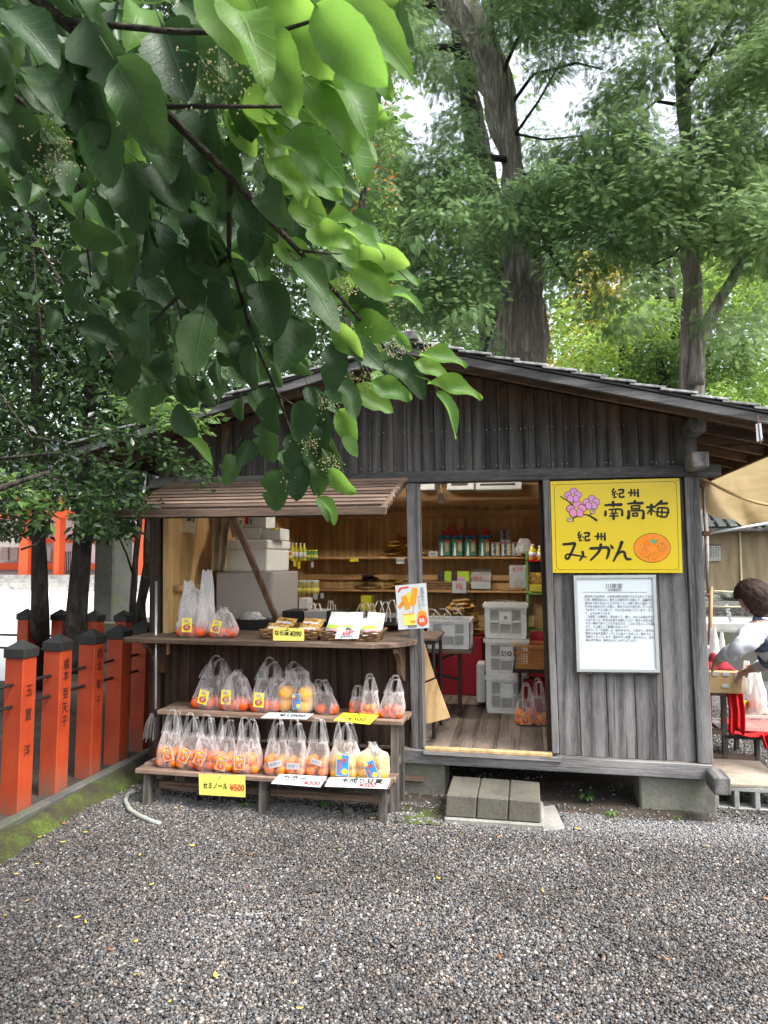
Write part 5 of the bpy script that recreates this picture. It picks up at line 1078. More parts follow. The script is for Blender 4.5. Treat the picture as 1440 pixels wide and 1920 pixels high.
# crates
def crate(label, bb, rows=(0.12, .5, .9), group='white lattice crates', letter=None):
    x0, x1, y0, y1, z0, z1 = bb; t_ = thing('lattice_crate', label, 'crate', ((x0 + x1) / 2, (y0 + y1) / 2, z0), group); w = x1 - x0; h = z1 - z0; m = MT['crate']
    M().box(x0 + .012, x1 - .012, y0 + .012, y1 - .012, z0, z0 + .012).build('crate_base', m, t_)
    M().box(x0 + .014, x1 - .014, y0 + .014, y1 - .014, z0 + .013, z1 - .02).build('dark_core', MT['pack_dark'], t_)  # dark block put in so the lattice holes look shaded
    for (ax, A, B_) in (('f', Vector((x0, y0, z0)), Vector((x1, y0, z0))), ('r', Vector((x1, y0, z0)), Vector((x1, y1, z0))), ('l', Vector((x0, y1, z0)), Vector((x0, y0, z0))), ('b', Vector((x1, y1, z0)), Vector((x0, y1, z0)))):
        q = M(); L_ = (B_ - A).length; ux_ = (B_ - A).normalized(); up = Vector((0, 0, 1)); nr = ux_.cross(up)
        def pl(u0, u1, v0, v1, pr=0., th=.006):
            a_ = A + ux_ * u0 * L_ + up * v0 * h + nr * pr; b__ = A + ux_ * u1 * L_ + up * v0 * h + nr * pr; q.quadw([a_, b__, b__ + up * (v1 - v0) * h, a_ + up * (v1 - v0) * h], -nr * th)
        pl(0, 1, .90, 1, .010, .016); pl(0, 1, 0, .1, .0, .01); pl(0, .14, .1, .9); pl(.86, 1, .1, .9); pl(.36, .64, .42, .80, .003) if ax in 'fb' else None
        for v in (.12, .49, .86): pl(.14, .86, v - .02, v + .02, .002)
        for u in (.36, .64): pl(u - .01, u + .01, .1, .9, .002)
        n = max(8, int(L_ * .72 / .016)); d_ = Vector((0, 0, 0))
        # diagonal lattice
        nh = max(3, int(h * .8 / .02)); st = L_ * .72 / n
        for sgn in (1, -1):
            for i in range(-nh * 2, n + nh * 2, 1):
                u0, v0, u1, v1 = L_ * .14 + i * st, .1 * h, L_ * .14 + i * st + sgn * .8 * h, .9 * h
                lo, hi = L_ * .14, L_ * .86
                def clip(u, v, U, V):
                    if u < lo: v += (V - v) * (lo - u) / (U - u); u = lo
                    if u > hi: v += (V - v) * (hi - u) / (U - u); u = hi
                    return u, v
                if max(u0, u1) <= lo or min(u0, u1) >= hi: continue
                a2 = clip(u0, v0, u1, v1); b2 = clip(u1, v1, u0, v0)
                if abs(a2[0] - b2[0]) < 1e-4: continue
                pa = A + ux_ * a2[0] + up * a2[1] - nr * .004; pb_ = A + ux_ * b2[0] + up * b2[1] - nr * .004; dd = (pb_ - pa).normalized(); s_ = dd.cross(nr) * .0032; q.add([pa - s_, pb_ - s_, pb_ + s_, pa + s_], [(0, 1, 2, 3)])
        q.build('lattice_side', m, t_)
    if letter: text(letter, ((x0 + x1) / 2, y0 - .0055, z0 + .6 * h), .05, MT['ink_grey'], t_, bold=.02)
    return t_
cy = G(940, 1338, FZ).y; cx0, cx1 = P(911, 1338, cy).x, P(991, 1338, cy).x; zz = FZ; hh = (P(940, 1268, cy).z - FZ)
crate('bottom crate of the stack of three on the stall floor', (cx0, cx1, cy, cy + .36, FZ + .002, FZ + hh), letter=None)
crate('middle crate of the stack of three, with a round mark', (cx0 - .005, cx1 + .005, cy, cy + .36, FZ + hh + .004, FZ + 2 * hh), letter='紀◎'); crate('top crate of the stack of three, full of folded bags', (cx0 - .01, cx1, cy + .02, cy + .38, FZ + 2 * hh + .004, P(940, 1133, cy + .02).z), letter='≡')
twist_bag(947, 1134, 1124, cy + .15, 'white bag handles and a black cloth on top of the crate stack', 9, 40)
t_ = boxthing('white_bin', 'narrow pale bin squeezed in left of the crate stack', 'bin', facebox(893.5, 1246, 912, 1318, cy + .2, .25), MT['crate'], .01)
crate('wide crate of folded bags on the folding table by the door', facebox(800, 1162, 881, 1216, 5.9, .34)); twist_bag(828, 1162, 1140, 5.95, 'row of white bag handles standing in the crate on the folding table', 12, 60)
twist_bag(860, 1163, 1128, 6.0, 'tall white bag handle at the right of the crate on the folding table', 14, 16)
# folding table that carries the wide crate
ft = thing('folding_table', 'black edged folding table under the wide white crate', 'table', (-.7, 5.7, .318)); zt = P(830, 1218, 5.9).z
M().box(-1.6, P(884, 1218, 5.9).x - .0, 5.88, 6.3, zt - .03, zt - .003).build('table_top', MT['brown_x'], ft, bevel=.003)
for a_, b__ in ((P(862, 1218, 5.95), (P(862, 1218, 5.95).x, 5.95, FZ)), (P(812, 1218, 6.2), (P(812, 1218, 6.2).x, 6.2, FZ))): q = M(); q.bar(a_, b__, .03, .03, (0, 1, 0)); q.build('leg', MT['dark_v'], ft)
q = M(); q.bar(P(862, 1222, 5.97), P(808, 1242, 5.97), .02, .02); q.bar(P(862, 1275, 5.97), P(812, 1262, 5.97), .02, .02); q.build('brace', MT['black'], ft)
f2 = thing('side_table', 'small table with black legs just inside the door post', 'table', (-.75, 5.1, .318)); yy = 5.15; z_ = P(800, 1196, yy).z
M().box(-1.3, P(819, 1196, yy).x, yy, yy + .5, z_ - .02, z_).build('table_top', MT['brown_x'], f2, bevel=.002); M().box(-1.3, P(815, 1200, yy).x, yy + .01, yy + .49, z_ - .05, z_ - .021).build('apron', MT['black'], f2)
for dx, yb in ((0, yy + .02), (.0, yy + .45)): q = M(); q.tube([(P(812, 1200, yy).x, yb, z_ - .05), (P(812, 1200, yy).x, yb, FZ)], .013, 8); q.build('leg', MT['black'], f2)
# dark red cloth hung along the back under the shelves
def cl(u, v): x = -1.6 + 2.15 * u; return (x, 7.36 + .02 * math.sin(x * 22) + .015 * nz(x, v, 6), .325 + .56 * v)
cl_ = M().grid(cl, 60, 8).build('hanging_cloth', MT['redcloth'], None, True, solid=.003); tag(cl_, 'dark red cloth hung along the back of the stall under the shelves', 'cloth')
# tan basket on a dark stand
bb = facebox(966, 1213, 1040, 1254, 5.9, .32); basket('tan plastic basket on a dark stand beside the crates', bb, MT['tan_plastic'], woven=False)
st = thing('dark_stand', 'dark stand under the tan basket', 'stand', (bb[0], bb[2], FZ)); M().box(bb[0] - .02, bb[1] + .1, bb[2] - .01, bb[3] + .03, bb[4] - .03, bb[4] - .002).build('stand_top', MT['dark_v'], st)
for xx in (bb[0] + .02, bb[1]):
    for yy_ in (bb[2] + .02, bb[3]): M().box(xx, xx + .03, yy_, yy_ + .03, FZ, bb[4] - .031).build('leg', MT['dark_v'], st)
M().box(bb[0] + .06, bb[1], bb[2] + .15, bb[2] + .3, FZ + .003, FZ + .3).build('dark_box', MT['redcloth'], st)
# pine boards leaning inside the door post
lb = thing('leaning_board', 'new pine board with a knot leaning against the door post inside', 'board', tuple(P(815, 1360, 5.02)))
M().quadw([P(798, 1358, 5.0), P(844, 1346, 5.0), P(817, 1273, 5.05), P(796, 1282, 5.05)], (0, .015, 0)).build('board', MT['board_new'], lb, bevel=.001)
M().quadw([P(796, 1278, 5.08), P(815, 1270, 5.08), P(795, 1205, 5.14), P(792, 1205, 5.14)], (0, .015, 0)).build('board', MT['board_new'], lb, bevel=.001)
# white boxes high on the back wall
for i, (a_, b__) in enumerate(((785, 815), (838, 889), (892, 978))):
    t_ = boxthing('wall_case', ['short white case under the roof behind the door opening, leftmost of three', 'white case with a dark slot, middle of three', 'wide white case with a dark slot, rightmost of three'][i], 'wall case', facebox(a_, 898, b__, 919, 7.3, .3), MT['white'], .004, 'white cases high in the stall')
    if i: M().box(*facebox(a_ + 8, 905.5, b__ - 12, 911, 7.296, .004)).build('slot', MT['black'], t_)
M().box(-2.2, 1.0, 7.28, 7.72, 2.44, 2.46).build('high_shelf', MT['honey_x'], shed)
t_ = tag_('small tilted tag hanging on a string in the doorway', 822, 832, 925, 943, 5.6, 'fridge'); q = M(); q.tube([P(827, 925, 5.6), P(826, 903, 5.6)], .002, 5); q.build('string', MT['white'], t_)
# two woven baskets with packets on the counter
def packets_in(label, bb, n, m1, m2, seed, tilt, w, h):
    x0, x1, y0, y1, z0, z1 = bb; rr = random.Random(seed)
    for i in range(n):
        t_ = thing('snack_packet', label[i % len(label)], 'packet', (x0 + w / 2 + (x1 - x0 - w) * ((i % ((n + 1) // 2)) / max(1, (n + 1) // 2 - 1)) + rr.uniform(-.01, .01), y0 + .04 + .10 * (i // ((n + 1) // 2)), z0 + .03 + .03 * (i // ((n + 1) // 2))), 'packets in the counter baskets')
        q = M(); q.grid(lambda u, v: ((u - .5) * w, -.012 * math.sin(u * 3.14) * math.sin(v * 3.14), v * h), 6, 6, 0); q.grid(lambda u, v: ((u - .5) * w, .012 * math.sin(u * 3.14) * math.sin(v * 3.14), v * h), 6, 6, 0)
        o = q.build('pouch', MT[m1], None, True); o.parent = t_
        q = M(); rect(q, -w * .4, w * .35, h * .32, h * .52, -.0135, 0); disc(q, -w * .1, h * .24, w * .16, h * .12, -.0145, 1, 12); disc(q, w * .22, h * .25, w * .12, h * .1, -.0145, 2, 12)
        o = q.build('packet_print', [MT[k] for k in m2], None); o.parent = t_
        t_.rotation_euler = (-tilt, rr.uniform(-.1, .1), rr.uniform(-.15, .15))
bL = (P(494, 1196, 4.62).x, P(592, 1196, 4.62).x, 4.62, 4.80, CZ + .002, CZ + .068); bR = (P(602, 1196, 4.62).x, P(706, 1196, 4.62).x, 4.62, 4.82, CZ + .002, CZ + .072)
basket('left woven basket of brown pickle packets on the counter', bL, MT['wicker'], 5, flare=.025); basket('right woven basket of white packets on the counter', bR, MT['wicker'], 5, flare=.03)
packets_in(['brown and white pickle packet lying in the left basket, front left', 'brown pickle packet in the left basket, front right', 'pickle packet in the left basket, rear left', 'amber pickle packet in the left basket, rear right'], bL, 4, 'pack_mix', ('pack_white', 'ink_red', 'pack_dark'), 1, 1.0, .15, .12)
packets_in(['white packet with green leaves at the left of the right basket', 'white packet with green print in the middle of the right basket', 'white packet with pink print at the front right of the right basket', 'white packet standing rear left in the right basket', 'white packet standing rear centre in the right basket', 'tallest white packet at the rear right of the right basket'], bR, 6, 'pack_white', ('lime', 'pink', 'lilac'), 2, .55, .12, .135)
# ================================================================ vermilion fence on the left
FX, FZT, FZB = -3.0, 1.09, .07
def fence_post(label, x1, y0, w=.125, d=.125, names=None, grp='front row of vermilion fence posts', zt=FZT):
    t_ = thing('fence_post', label, 'fence post', (x1 - w / 2, y0 + d / 2, FZB), grp)
    M().box(x1 - w, x1, y0, y0 + d, FZB - .05, zt - .085).build('shaft', MT['post_red'], t_, bevel=.004)
    e = .008; x0, x1_, ya, yb = x1 - w - e, x1 + e, y0 - e, y0 + d + e; z0, z1, z2 = zt - .085, zt - .03, zt + .005
    q = M(); q.box(x0, x1_, ya, yb, z0, z1); cx, cy_ = (x0 + x1_) / 2, (ya + yb) / 2; q.add([(x0, ya, z1), (x1_, ya, z1), (x1_, yb, z1), (x0, yb, z1), (cx, cy_, z2 + .02)], [(0, 1, 4), (1, 2, 4), (2, 3, 4), (3, 0, 4)])
    q.build('black_cap', MT['black_wood'], t_, bevel=.002)
    if names:
        for ch, z in names: text(ch, (x1 + .001, y0 + d * .5, z), .078, MT['ink'], t_, (0, 1, 0), (0, 0, 1), sx=.8)
    t_.rotation_euler = (R(math.sin(y0 * 9) * .5), R(math.sin(y0 * 17) * .6), 0); return t_
lab = ['outermost', 'nearest vermilion fence post with three black characters down its right side', 'second vermilion post, five black characters down its side and green stains low on it', 'third vermilion post with four faint black characters, thinner looking than its neighbours', 'fourth vermilion post, unlettered, where the kerb goes into shade', 'fifth vermilion post, darkest, beside the mop and the stall corner']
ys = [3.49, 3.836, 4.186, 4.560, 4.910, 5.255]
zz = lambda py, Y: PX(0, 0, 1) if 0 else None
nm = [None, [('玉', .80), ('置', .655), ('洋', .44)], [('橋', .91), ('本', .835), ('亜', .72), ('矢', .63), ('子', .54)], [('橋', .93), ('本', .84), ('敏', .715), ('子', .60)], None, None]
for l_, y_, n_ in zip(lab, ys, nm):
    if l_ == 'outermost': l_ = 'vermilion fence post at the very left edge, nearest the viewer'
    fence_post(l_, FX, y_, names=n_)
for i, z in enumerate((.845, .715)):
    q = M(); q.tube([(FX - .065, 2.6, z), (FX - .065, 5.9, z)], .011, 8); o = q.build('fence_rod', MT['black']); tag(o, ['upper', 'lower'][i] + ' thin black rod running through the front row of vermilion posts', 'rod', 'black rods of the front fence')
yb = G(45, 1146, FZT).y
for px, l_ in ((-60, 'back row vermilion post just outside the left edge'), (43, 'leftmost vermilion post of the back row, left of the first trunk'), (107, 'back row vermilion post between the two big dark trunks'), (172, 'back row vermilion post half hidden by the second trunk'), (226, 'rightmost vermilion post of the back row, left of the thin stems')):
    fence_post(l_, P(px, 1150, yb).x + .06, yb, grp='back row of vermilion fence posts')
for i, z in enumerate((.845, .715)):
    q = M(); q.tube([(-7.5, yb + .06, z), (-3.4, yb + .06, z)], .011, 8); o = q.build('fence_rod', MT['black']); tag(o, ['upper', 'lower'][i] + ' thin black rod joining the vermilion posts of the back row', 'rod', 'black rods of the back fence')
# trunks between the fences
def trunk(name, label, pts, rad, m='bark_dark', cat='tree', seg=12, rough=.12, parent=None, part='trunk', rootloc=None):
    t_ = parent or thing(name, label, cat, tuple(rootloc or pts[0])); P3 = [Vector(p) for p in pts]; P4 = []; R4 = []
    for i in range(len(P3) - 1):
        for k in range(4): f = k / 4; P4.append(P3[i].lerp(P3[i + 1], f) + Vector((nz(i + f, 1, 1.3), nz(i + f, 5, 1.3), 0)) * rad[i] * .25); R4.append(rad[i] + (rad[i + 1] - rad[i]) * f)
    P4.append(P3[-1]); R4.append(rad[-1]); q = M(); q.tube(P4, R4, seg)
    for i, v in enumerate(q.v): a = 1 + rough * (noise.noise(Vector(v) * 3) * .8 + (.55 * noise.noise(Vector((math.cos(6.2832 * (i % seg) / seg) * 5, math.sin(6.2832 * (i % seg) / seg) * 5, v[2] * .5))) if seg > 24 else 0)); c = P4[min(i // seg, len(P4) - 1)]; q.v[i] = tuple(c + (Vector(v) - c) * a)
    q.build(part, MT[m], t_, True); return t_
def PT(px, py, Y): return P(px, py, Y)
dark_a = trunk('evergreen_tree', 'straight dark trunk left of centre in the shade behind the first fence posts', [G(78, 1290, .07), PT(78, 1150, 6.1), PT(72, 1000, 6.1), PT(74, 860, 6.1), PT(60, 500, 6.2), PT(70, 100, 6.4)], [.10, .085, .06, .055, .05, .03])
dark_b = trunk('evergreen_tree', 'thick dark trunk leaning slightly right behind the second and third fence posts', [PT(146, 1260, 6.3), PT(147, 1150, 6.3), PT(156, 1000, 6.3), PT(162, 860, 6.3), PT(180, 600, 6.4), PT(230, 200, 6.6)], [.115, .10, .085, .065, .06, .03])
dark_c = trunk('slender_tree', 'slender forked stem in front of the far red building beside the stall corner', [PT(252, 1200, 6.8), PT(250, 1130, 6.8), PT(254, 1050, 6.8), PT(262, 980, 6.8), PT(262, 850, 6.8), PT(250, 600, 7.)], [.05, .035, .03, .03, .028, .02])
trunk('', '', [PT(250, 1080, 6.8), PT(238, 1040, 6.8), PT(222, 1005, 6.8), PT(212, 960, 6.8)], [.014, .01, .009, .007], parent=dark_c, part='limb')
dark_d = trunk('slender_tree', 'bent dark stem right against the left corner of the stall', [PT(264, 1200, 6.6), PT(266, 1130, 6.6), PT(278, 1060, 6.6), PT(280, 980, 6.6), PT(284, 850, 6.6), PT(290, 650, 6.6)], [.06, .045, .05, .045, .04, .02])
for (pp_, r_) in (([(0, 300), (30, 360), (60, 440), (110, 520), (160, 590), (230, 700), (290, 820)], .018), ([(60, 440), (70, 560), (80, 640), (130, 700)], .010), ([(100, 490), (180, 520), (240, 590), (270, 700)], .014), ([(0, 180), (60, 190), (160, 210), (260, 150)], .02), ([(0, 740), (60, 820), (130, 830)], .012), ([(0, 860), (100, 850), (220, 830), (330, 800)], .012), ([(40, 1030), (70, 1020), (100, 980)], .01)):
    pts_ = [PT(a_, b__, 4.9) for a_, b__ in pp_]; trunk('', '', pts_, list(np.linspace(r_, r_ * .4, len(pts_))), parent=dark_a, part='limb', m='twig')
# dark stone pillar and its slab
pl_ = thing('stone_pillar', 'dark green weathered stone pillar standing between the thick trunk and the slender stems', 'pillar', tuple(PT(194, 1165, 8.2)))
bb = facebox(173, 985, 215, 1166, 8.2, .45); M().box(*bb).build('shaft', MT['stone_dark'], pl_, bevel=.02); M().box(bb[0] - .25, bb[1] + .5, 8.1, 8.9, -.02, bb[4] + .01).build('plinth', MT['stone_dark'], pl_, bevel=.02)
# the far shrine building
YS = 34.
sb = thing('shrine_building', 'far sunlit building with vermilion columns, white walls and stone steps beyond the court', 'building', tuple(PT(60, 1080, YS)))
def far(name, px0, py0, px1, py1, m, Y=YS, d=.4): return M().box(*facebox(px0, py0, px1, py1, Y, d)).build(name, MT[m], sb)
far('wall', -260, 960, 300, 1078, 'white_wall', YS + 2.5, .3); far('wall', 20, 1030, 300, 1098, 'white_wall', YS + 1.5, .2) if 0 else None
for px in (-210, -130, -50, 34, 100, 206, 256): far('column', px, 935, px + 22 if px < 50 else px + 14, 1080, 'red_bright', YS + .2, .5)
far('beam', -260, 1056, 300, 1067, 'red_bright', YS + 2.0, .3); far('beam', -260, 955, 300, 975, 'red_bright', YS + .1, .6); far('beam', -260, 1008, 300, 1020, 'red_bright', YS + 2.1, .3)
for i, px in enumerate((0, 18, 62, 80)):
    far('window', px, 1026, px + 15, 1051, 'fridge', YS + 1.9, .2)
gr_ = far('grille_window', 115, 1034, 138, 1070, 'black', YS + 1.9, .2)
for k in range(7): far('grille_bar', 116 + k * 3.2, 1034, 117.3 + k * 3.2, 1070, 'white_wall', YS + 1.8, .05)
far('door', 98, 1030, 110, 1092, 'red_bright', YS + 1.5, .2); far('curtain', -40, 1000, 40, 1026, 'fridge', YS + .5, .05); far('curtain', 218, 1040, 240, 1062, 'teal', YS + .5, .05)
for k in range(4): M().box(P(-300, 1080, YS).x, P(330, 1080, YS).x, YS - 1.2 + k * .32, YS + 3, -.02, .2 * (k + 1)).build('stone_step', MT['concrete_pale'], sb)
q = M(); a_, b__ = P(-320, 935, YS - 1), P(350, 935, YS - 1); q.hexa([(a_.x, YS - 2, a_.z), (b__.x, YS - 2, a_.z), (b__.x, YS + 3, a_.z + 3.2), (a_.x, YS + 3, a_.z + 3.2)], [(a_.x, YS - 2, a_.z + .3), (b__.x, YS - 2, a_.z + .3), (b__.x, YS + 3, a_.z + 3.6), (a_.x, YS + 3, a_.z + 3.6)]); q.build('roof', MT['tile'], sb)
far('eave_rafters', -300, 928, 330, 940, 'red_bright', YS - 1.8, 1.5)
fl = thing('banner', 'small orange and yellow banner hanging far away beside the stall corner', 'banner', tuple(PT(292, 1010, 16))); M().box(*facebox(287, 992, 300, 1014, 16, .03)).build('cloth', MT['orange_print'], fl); M().box(*facebox(288, 1050, 298, 1070, 16, .03)).build('cloth', MT['bright_yellow'], fl)

# ================================================================ small things round the stall
# stepping stones at the door
ys_ = G(920, 1495, .165).y; yb_ = G(920, 1459, .165).y; xa, xb = G(833, 1500, .16).x, G(1014, 1500, .16).x
sp_ = thing('door_step', 'block step of three worn stones on a pale slab below the doorway', 'step', ((xa + xb) / 2, ys_, 0))
for i in range(3):
    u0, u1 = xa + (xb - xa) * i / 3, xa + (xb - xa) * (i + 1) / 3; M().hexa([(u0 + .002 - .008, ys_ - .01, .035), (u1 - .002 - .008 + .01 * (i == 2), ys_ - .01, .035), (u1 - .002, ys_, .165 - .003 * i), (u0 + .002, ys_, .165)], [(u0 + .002, yb_, .035), (u1 - .002, yb_, .035), (u1 - .002, yb_, .165 - .003 * i), (u0 + .002, yb_, .165)]).build('step_stone', MT['stone_step'], sp_, bevel=.008)
M().box(xa - .012, xb + .02, ys_ - .022, yb_ + .02, -.02, .034).build('slab', MT['rough_slab'], sp_, bevel=.01)
q = M(); pts_ = [G(1015, 1515), G(1040, 1512), G(1060, 1556), G(1018, 1560)]; q.quadw([(p.x, p.y, .012) for p in (pts_[3], pts_[2], pts_[1], pts_[0])], (0, 0, -.03)); o = q.build('cement_spill', MT['rough_slab'], bevel=.006); tag(o, 'rough wedge of pale cement poured beside the door step', 'cement')
# stones under the bench
for i, (px, py, r_, l_) in enumerate(((651, 1531, .037, 'big rounded pale stone lying under the lower bench'), (590, 1523, .024, 'small flat pale stone under the lower bench'), (755, 1495, .03, 'small rubble stone at the foot of the left foundation block'), (745, 1538, .02, 'pebble sized stone next to the moss patch'))):
    bm = bmesh.new(); bmesh.ops.create_icosphere(bm, subdivisions=3, radius=1)
    for v in bm.verts: v.co *= 1 + .12 * noise.noise(v.co * 1.3 + Vector((i * 5., 0, 0)))
    me = bpy.data.meshes.new('stone'); bm.to_mesh(me); bm.free(); me.polygons.foreach_set('use_smooth', [True] * len(me.polygons)); me.materials.append(MT['stone_step']); o = bpy.data.objects.new('stone', me); col.objects.link(o); g_ = G(px, py, .0); o.location = (g_.x, g_.y + r_, r_ * .5); o.scale = (r_, r_ * .8, r_ * .7); tag(o, l_, 'stone')
o = bumpy('moss_patch', G(738, 1545).x, G(828, 1545).x, G(780, 1548).y, G(780, 1515).y, 30, 16, lambda x, y: .008 + .014 * (nz(x, y, 20) + nz(x, y, 6)), MT['moss'])
# garden hose
q = M(); hp = [G(252, 1484, .02), G(240, 1490, .02), G(235, 1502, .02), G(243, 1518, .02), G(262, 1530, .018), G(285, 1540, .014), G(306, 1547, .005)]; hp2 = []
for i in range(len(hp) - 1):
    for k in range(4): hp2.append(hp[i].lerp(hp[i + 1], k / 4))
q.tube(hp2, .0145, 10); o = q.build('hose', MT['hose'], None, True); tag(o, 'grey green hose end curving out onto the gravel left of the lower bench', 'hose')
# mop leaning on the corner post
a_ = P(293, 1090, 4.80); b__ = P(292, 1330, 4.62); mp_ = thing('mop', 'string mop with a pale metal handle leaning on the left corner of the stall', 'mop', tuple(P(283, 1385, 4.6)))
q = M(); q.tube([a_, b__], .0085, 8); q.build('handle', MT['alu'], mp_, True); q = M(); q.tube([b__, b__ + Vector((-.005, 0, -.05))], .015, 8); q.build('clamp', MT['black'], mp_)
c = b__ + Vector((-.02, 0, -.03)); q = M(); rr = random.Random(2)
for i in range(46):
    x_, y_ = rr.uniform(-.05, .03), rr.uniform(-.03, .03); L_ = rr.uniform(.13, .19); q.tube([c + Vector((x_ * .3, y_ * .3, 0)), c + Vector((x_ * .9, y_, -L_ * .4)), c + Vector((x_ * 1.1 - .012, y_ * 1.1, -L_))], .0035, 5)
o = q.build('mop_strings', MT['mop'], mp_); o['kind'] = 'stuff'
# fallen leaves
lf = M(); lf.grid(lambda u, v: ((u - .5) * .55 * math.sin(3.14 * min(.98, max(.03, v))) ** .8, v - .5, .12 * math.sin(u * 3.14) + .15 * (v - .5) ** 2), 4, 6)
dryp = [(360, 1586), (178, 1563), (160, 1561), (118, 1580), (822, 1648), (262, 1604), (468, 1603), (462, 1664), (70, 1621), (50, 1690), (145, 1721), (161, 1730), (253, 1829), (318, 1879), (562, 1892), (638, 1594), (9, 1718), (255, 1766), (1250, 1799), (937, 1796), (1018, 1672), (1155, 1556), (868, 1566), (935, 1570), (1084, 1555), (1328, 1588), (1436, 1686), (284, 1660), (207, 1782), (404, 1830), (1075, 1522), (30, 1640), (700, 1475 + 60), (630, 1523), (330, 1516), (120, 1545), (75, 1570)]
rr = random.Random(8); lme = None
for i, (px, py) in enumerate(dryp):
    mm = MT['leaf_dry'] if rr.random() < .62 else MT['leaf_brown']; o = lf.build('fallen_leaf', mm, None, True); s_ = rr.uniform(.016, .036); g_ = G(px, py, .012)
    o.location = (g_.x, g_.y, .016); o.scale = (s_ * rr.uniform(.6, 1), s_, s_); o.rotation_euler = (rr.uniform(-.3, .3), rr.uniform(-.3, .3), rr.uniform(0, 6)); tag(o, 'small dry yellow leaf lying on the gravel of the yard' if mm == MT['leaf_dry'] else 'small dry brown leaf lying on the gravel of the yard', 'leaf', 'dry leaves scattered over the gravel')
# weeds at the foot of the stall
def weed(label, g_, s_, seed, n=9, m='lf_mid'):
    t_ = thing('weed', label, 'weed', tuple(g_)); rr = random.Random(seed)
    for i in range(n):
        a_ = rr.uniform(0, 6.28); L_ = s_ * rr.uniform(.5, 1); q = M(); p1 = Vector((math.cos(a_) * L_ * .4, math.sin(a_) * L_ * .4, L_ * .8)); q.grid(lambda u, v: tuple(p1 + Vector((math.cos(a_), math.sin(a_), .3 - v)) * v * L_ * .5 + Vector((-math.sin(a_), math.cos(a_), 0)) * (u - .5) * L_ * .38 * math.sin(3.14 * min(.97, max(.05, v)))), 2, 4); q.tube([(0, 0, 0), p1], s_ * .02, 4)
        o = q.build('leaf', MT[m], None); o.parent = t_
    return t_
weed('tuft of green weeds in the shade under the sill right of the door step', G(1100, 1505), .09, 1, 12); weed('low bright weed on the pale gravel in front of the sill', G(1145, 1533), .06, 2, 10, 'lf_maple'); weed('small weed at the foot of the right foundation block', G(1268, 1540) , .045, 3, 8, 'lf_maple')
weed('single seedling growing under the lower bench', G(455, 1515), .06, 4, 7, 'lf_maple'); weed('seedling between the stones under the lower bench', G(610, 1515), .06, 5, 7, 'lf_mid'); weed('little weed by the bench leg', G(693, 1525), .045, 6, 6, 'lf_mid')

# ================================================================ right of the stall
t_ = thing('cinder_slab', 'pale slab laid on a hollow cinder block right of the stall', 'slab', (1.5, 5.0, 0))
g0 = G(1345, 1462, .165); y0_ = 5.0
sl_ = [G(1345, 1468, .165), G(1441, 1476, .165), G(1408, 1425, .165), G(1336, 1420, .165)]; sl_ = [(1.16, 5.02, .165), (1.62, 5.04, .165), (1.62, 5.62, .165), (1.16, 5.62, .165)]
M().quadw([(a_, b__, .165) for a_, b__, _ in sl_], (0, 0, -.022)).build('top_sheet', MT['slab'], t_, bevel=.004)
q = M(); X0, X1 = 1.17, 1.57; w_ = (X1 - X0); q.box(X0, X1, 5.03, 5.15, .115, .142); q.box(X0, X1, 5.03, 5.15, -.02, .012)
for k in range(4): xx = X0 + k * (w_ - .03) / 3; q.box(xx, xx + .03, 5.03, 5.15, .012, .115)
q.build('hollow_block', MT['cinder'], t_, bevel=.003)
q = M(); q.box(1.17, 1.57, 5.5, 5.6, -.02, .142); q.build('hollow_block', MT['cinder'], t_, bevel=.003)
# tables under the awning
YT = 6.0
rt_ = thing('goods_table', 'dark wooden table with a lower bench level to the right of the stall', 'table', tuple(P(1400, 1420, YT)))
zt = P(1370, 1297, YT).z; zb = P(1400, 1378, YT).z
M().box(1.1, P(1378, 1297, YT).x, YT, YT + .6, zt - .035, zt).build('upper_top', MT['grey_x'], rt_, bevel=.003)
M().box(P(1360, 1370, YT).x, P(1431, 1380, YT).x, YT, YT + .6, zb - .035, zb).build('lower_top', MT['grey_x'], rt_, bevel=.003)
for px0, px1, py0 in ((1356, 1366, 1300), (1417, 1426, 1383)):
    for dy in (0, .55): M().box(P(px0, 1400, YT).x, P(px1, 1400, YT).x, YT + .01 + dy, YT + .05 + dy, -.01, P(px0, py0, YT).z - .003).build('leg', MT['bench_v'], rt_, bevel=.003)
M().box(1.1, P(1418, 1400, YT).x, YT + .015, YT + .045, P(1350, 1425, YT).z, P(1350, 1415, YT).z).build('rail', MT['bench_x'], rt_); M().box(1.1, P(1357, 1400, YT).x, YT + .015, YT + .045, P(1350, 1378, YT).z, P(1350, 1368, YT).z).build('rail', MT['bench_x'], rt_)
def rc(u, v):
    a_, b__ = P(1362 + 32 * u, 1296, YT - .03), None
    kx = 1362 + 30 * u + (10 * v if v < .5 else 5 + 0 * v); ky = 1296 + 76 * v + 6 * math.sin(u * 9) * v; p = P(kx, ky, YT - .03 - .05 * v - .02 * math.sin(u * 14)); return tuple(p)
rcl = thing('red_felt', 'bright red cloth draped over the upper table and spread on the lower one', 'cloth', tuple(P(1390, 1370, YT - .05)))
M().grid(rc, 20, 12).build('hanging_fold', MT['redfelt'], rcl, True, solid=.004)
def rd(u, v): x0_ = P(1368 + 60 * u + 14 * v, 1372, YT).x; return (x0_ + .05 * u, YT - .06 + .6 * v, zb + .006 + .008 * math.sin(u * 9 + v * 4))
M().grid(rd, 16, 8).build('spread_cloth', MT['redfelt'], rcl, True, solid=.004)
def re(u, v): p = P(1425 + 16 * u + 10 * v, 1376 + 44 * v * (.6 + .4 * u), YT - .05); return (p.x, p.y - .02 * math.sin(u * 8), p.z)
M().grid(re, 8, 8).build('hanging_corner', MT['redfelt'], rcl, True, solid=.004)
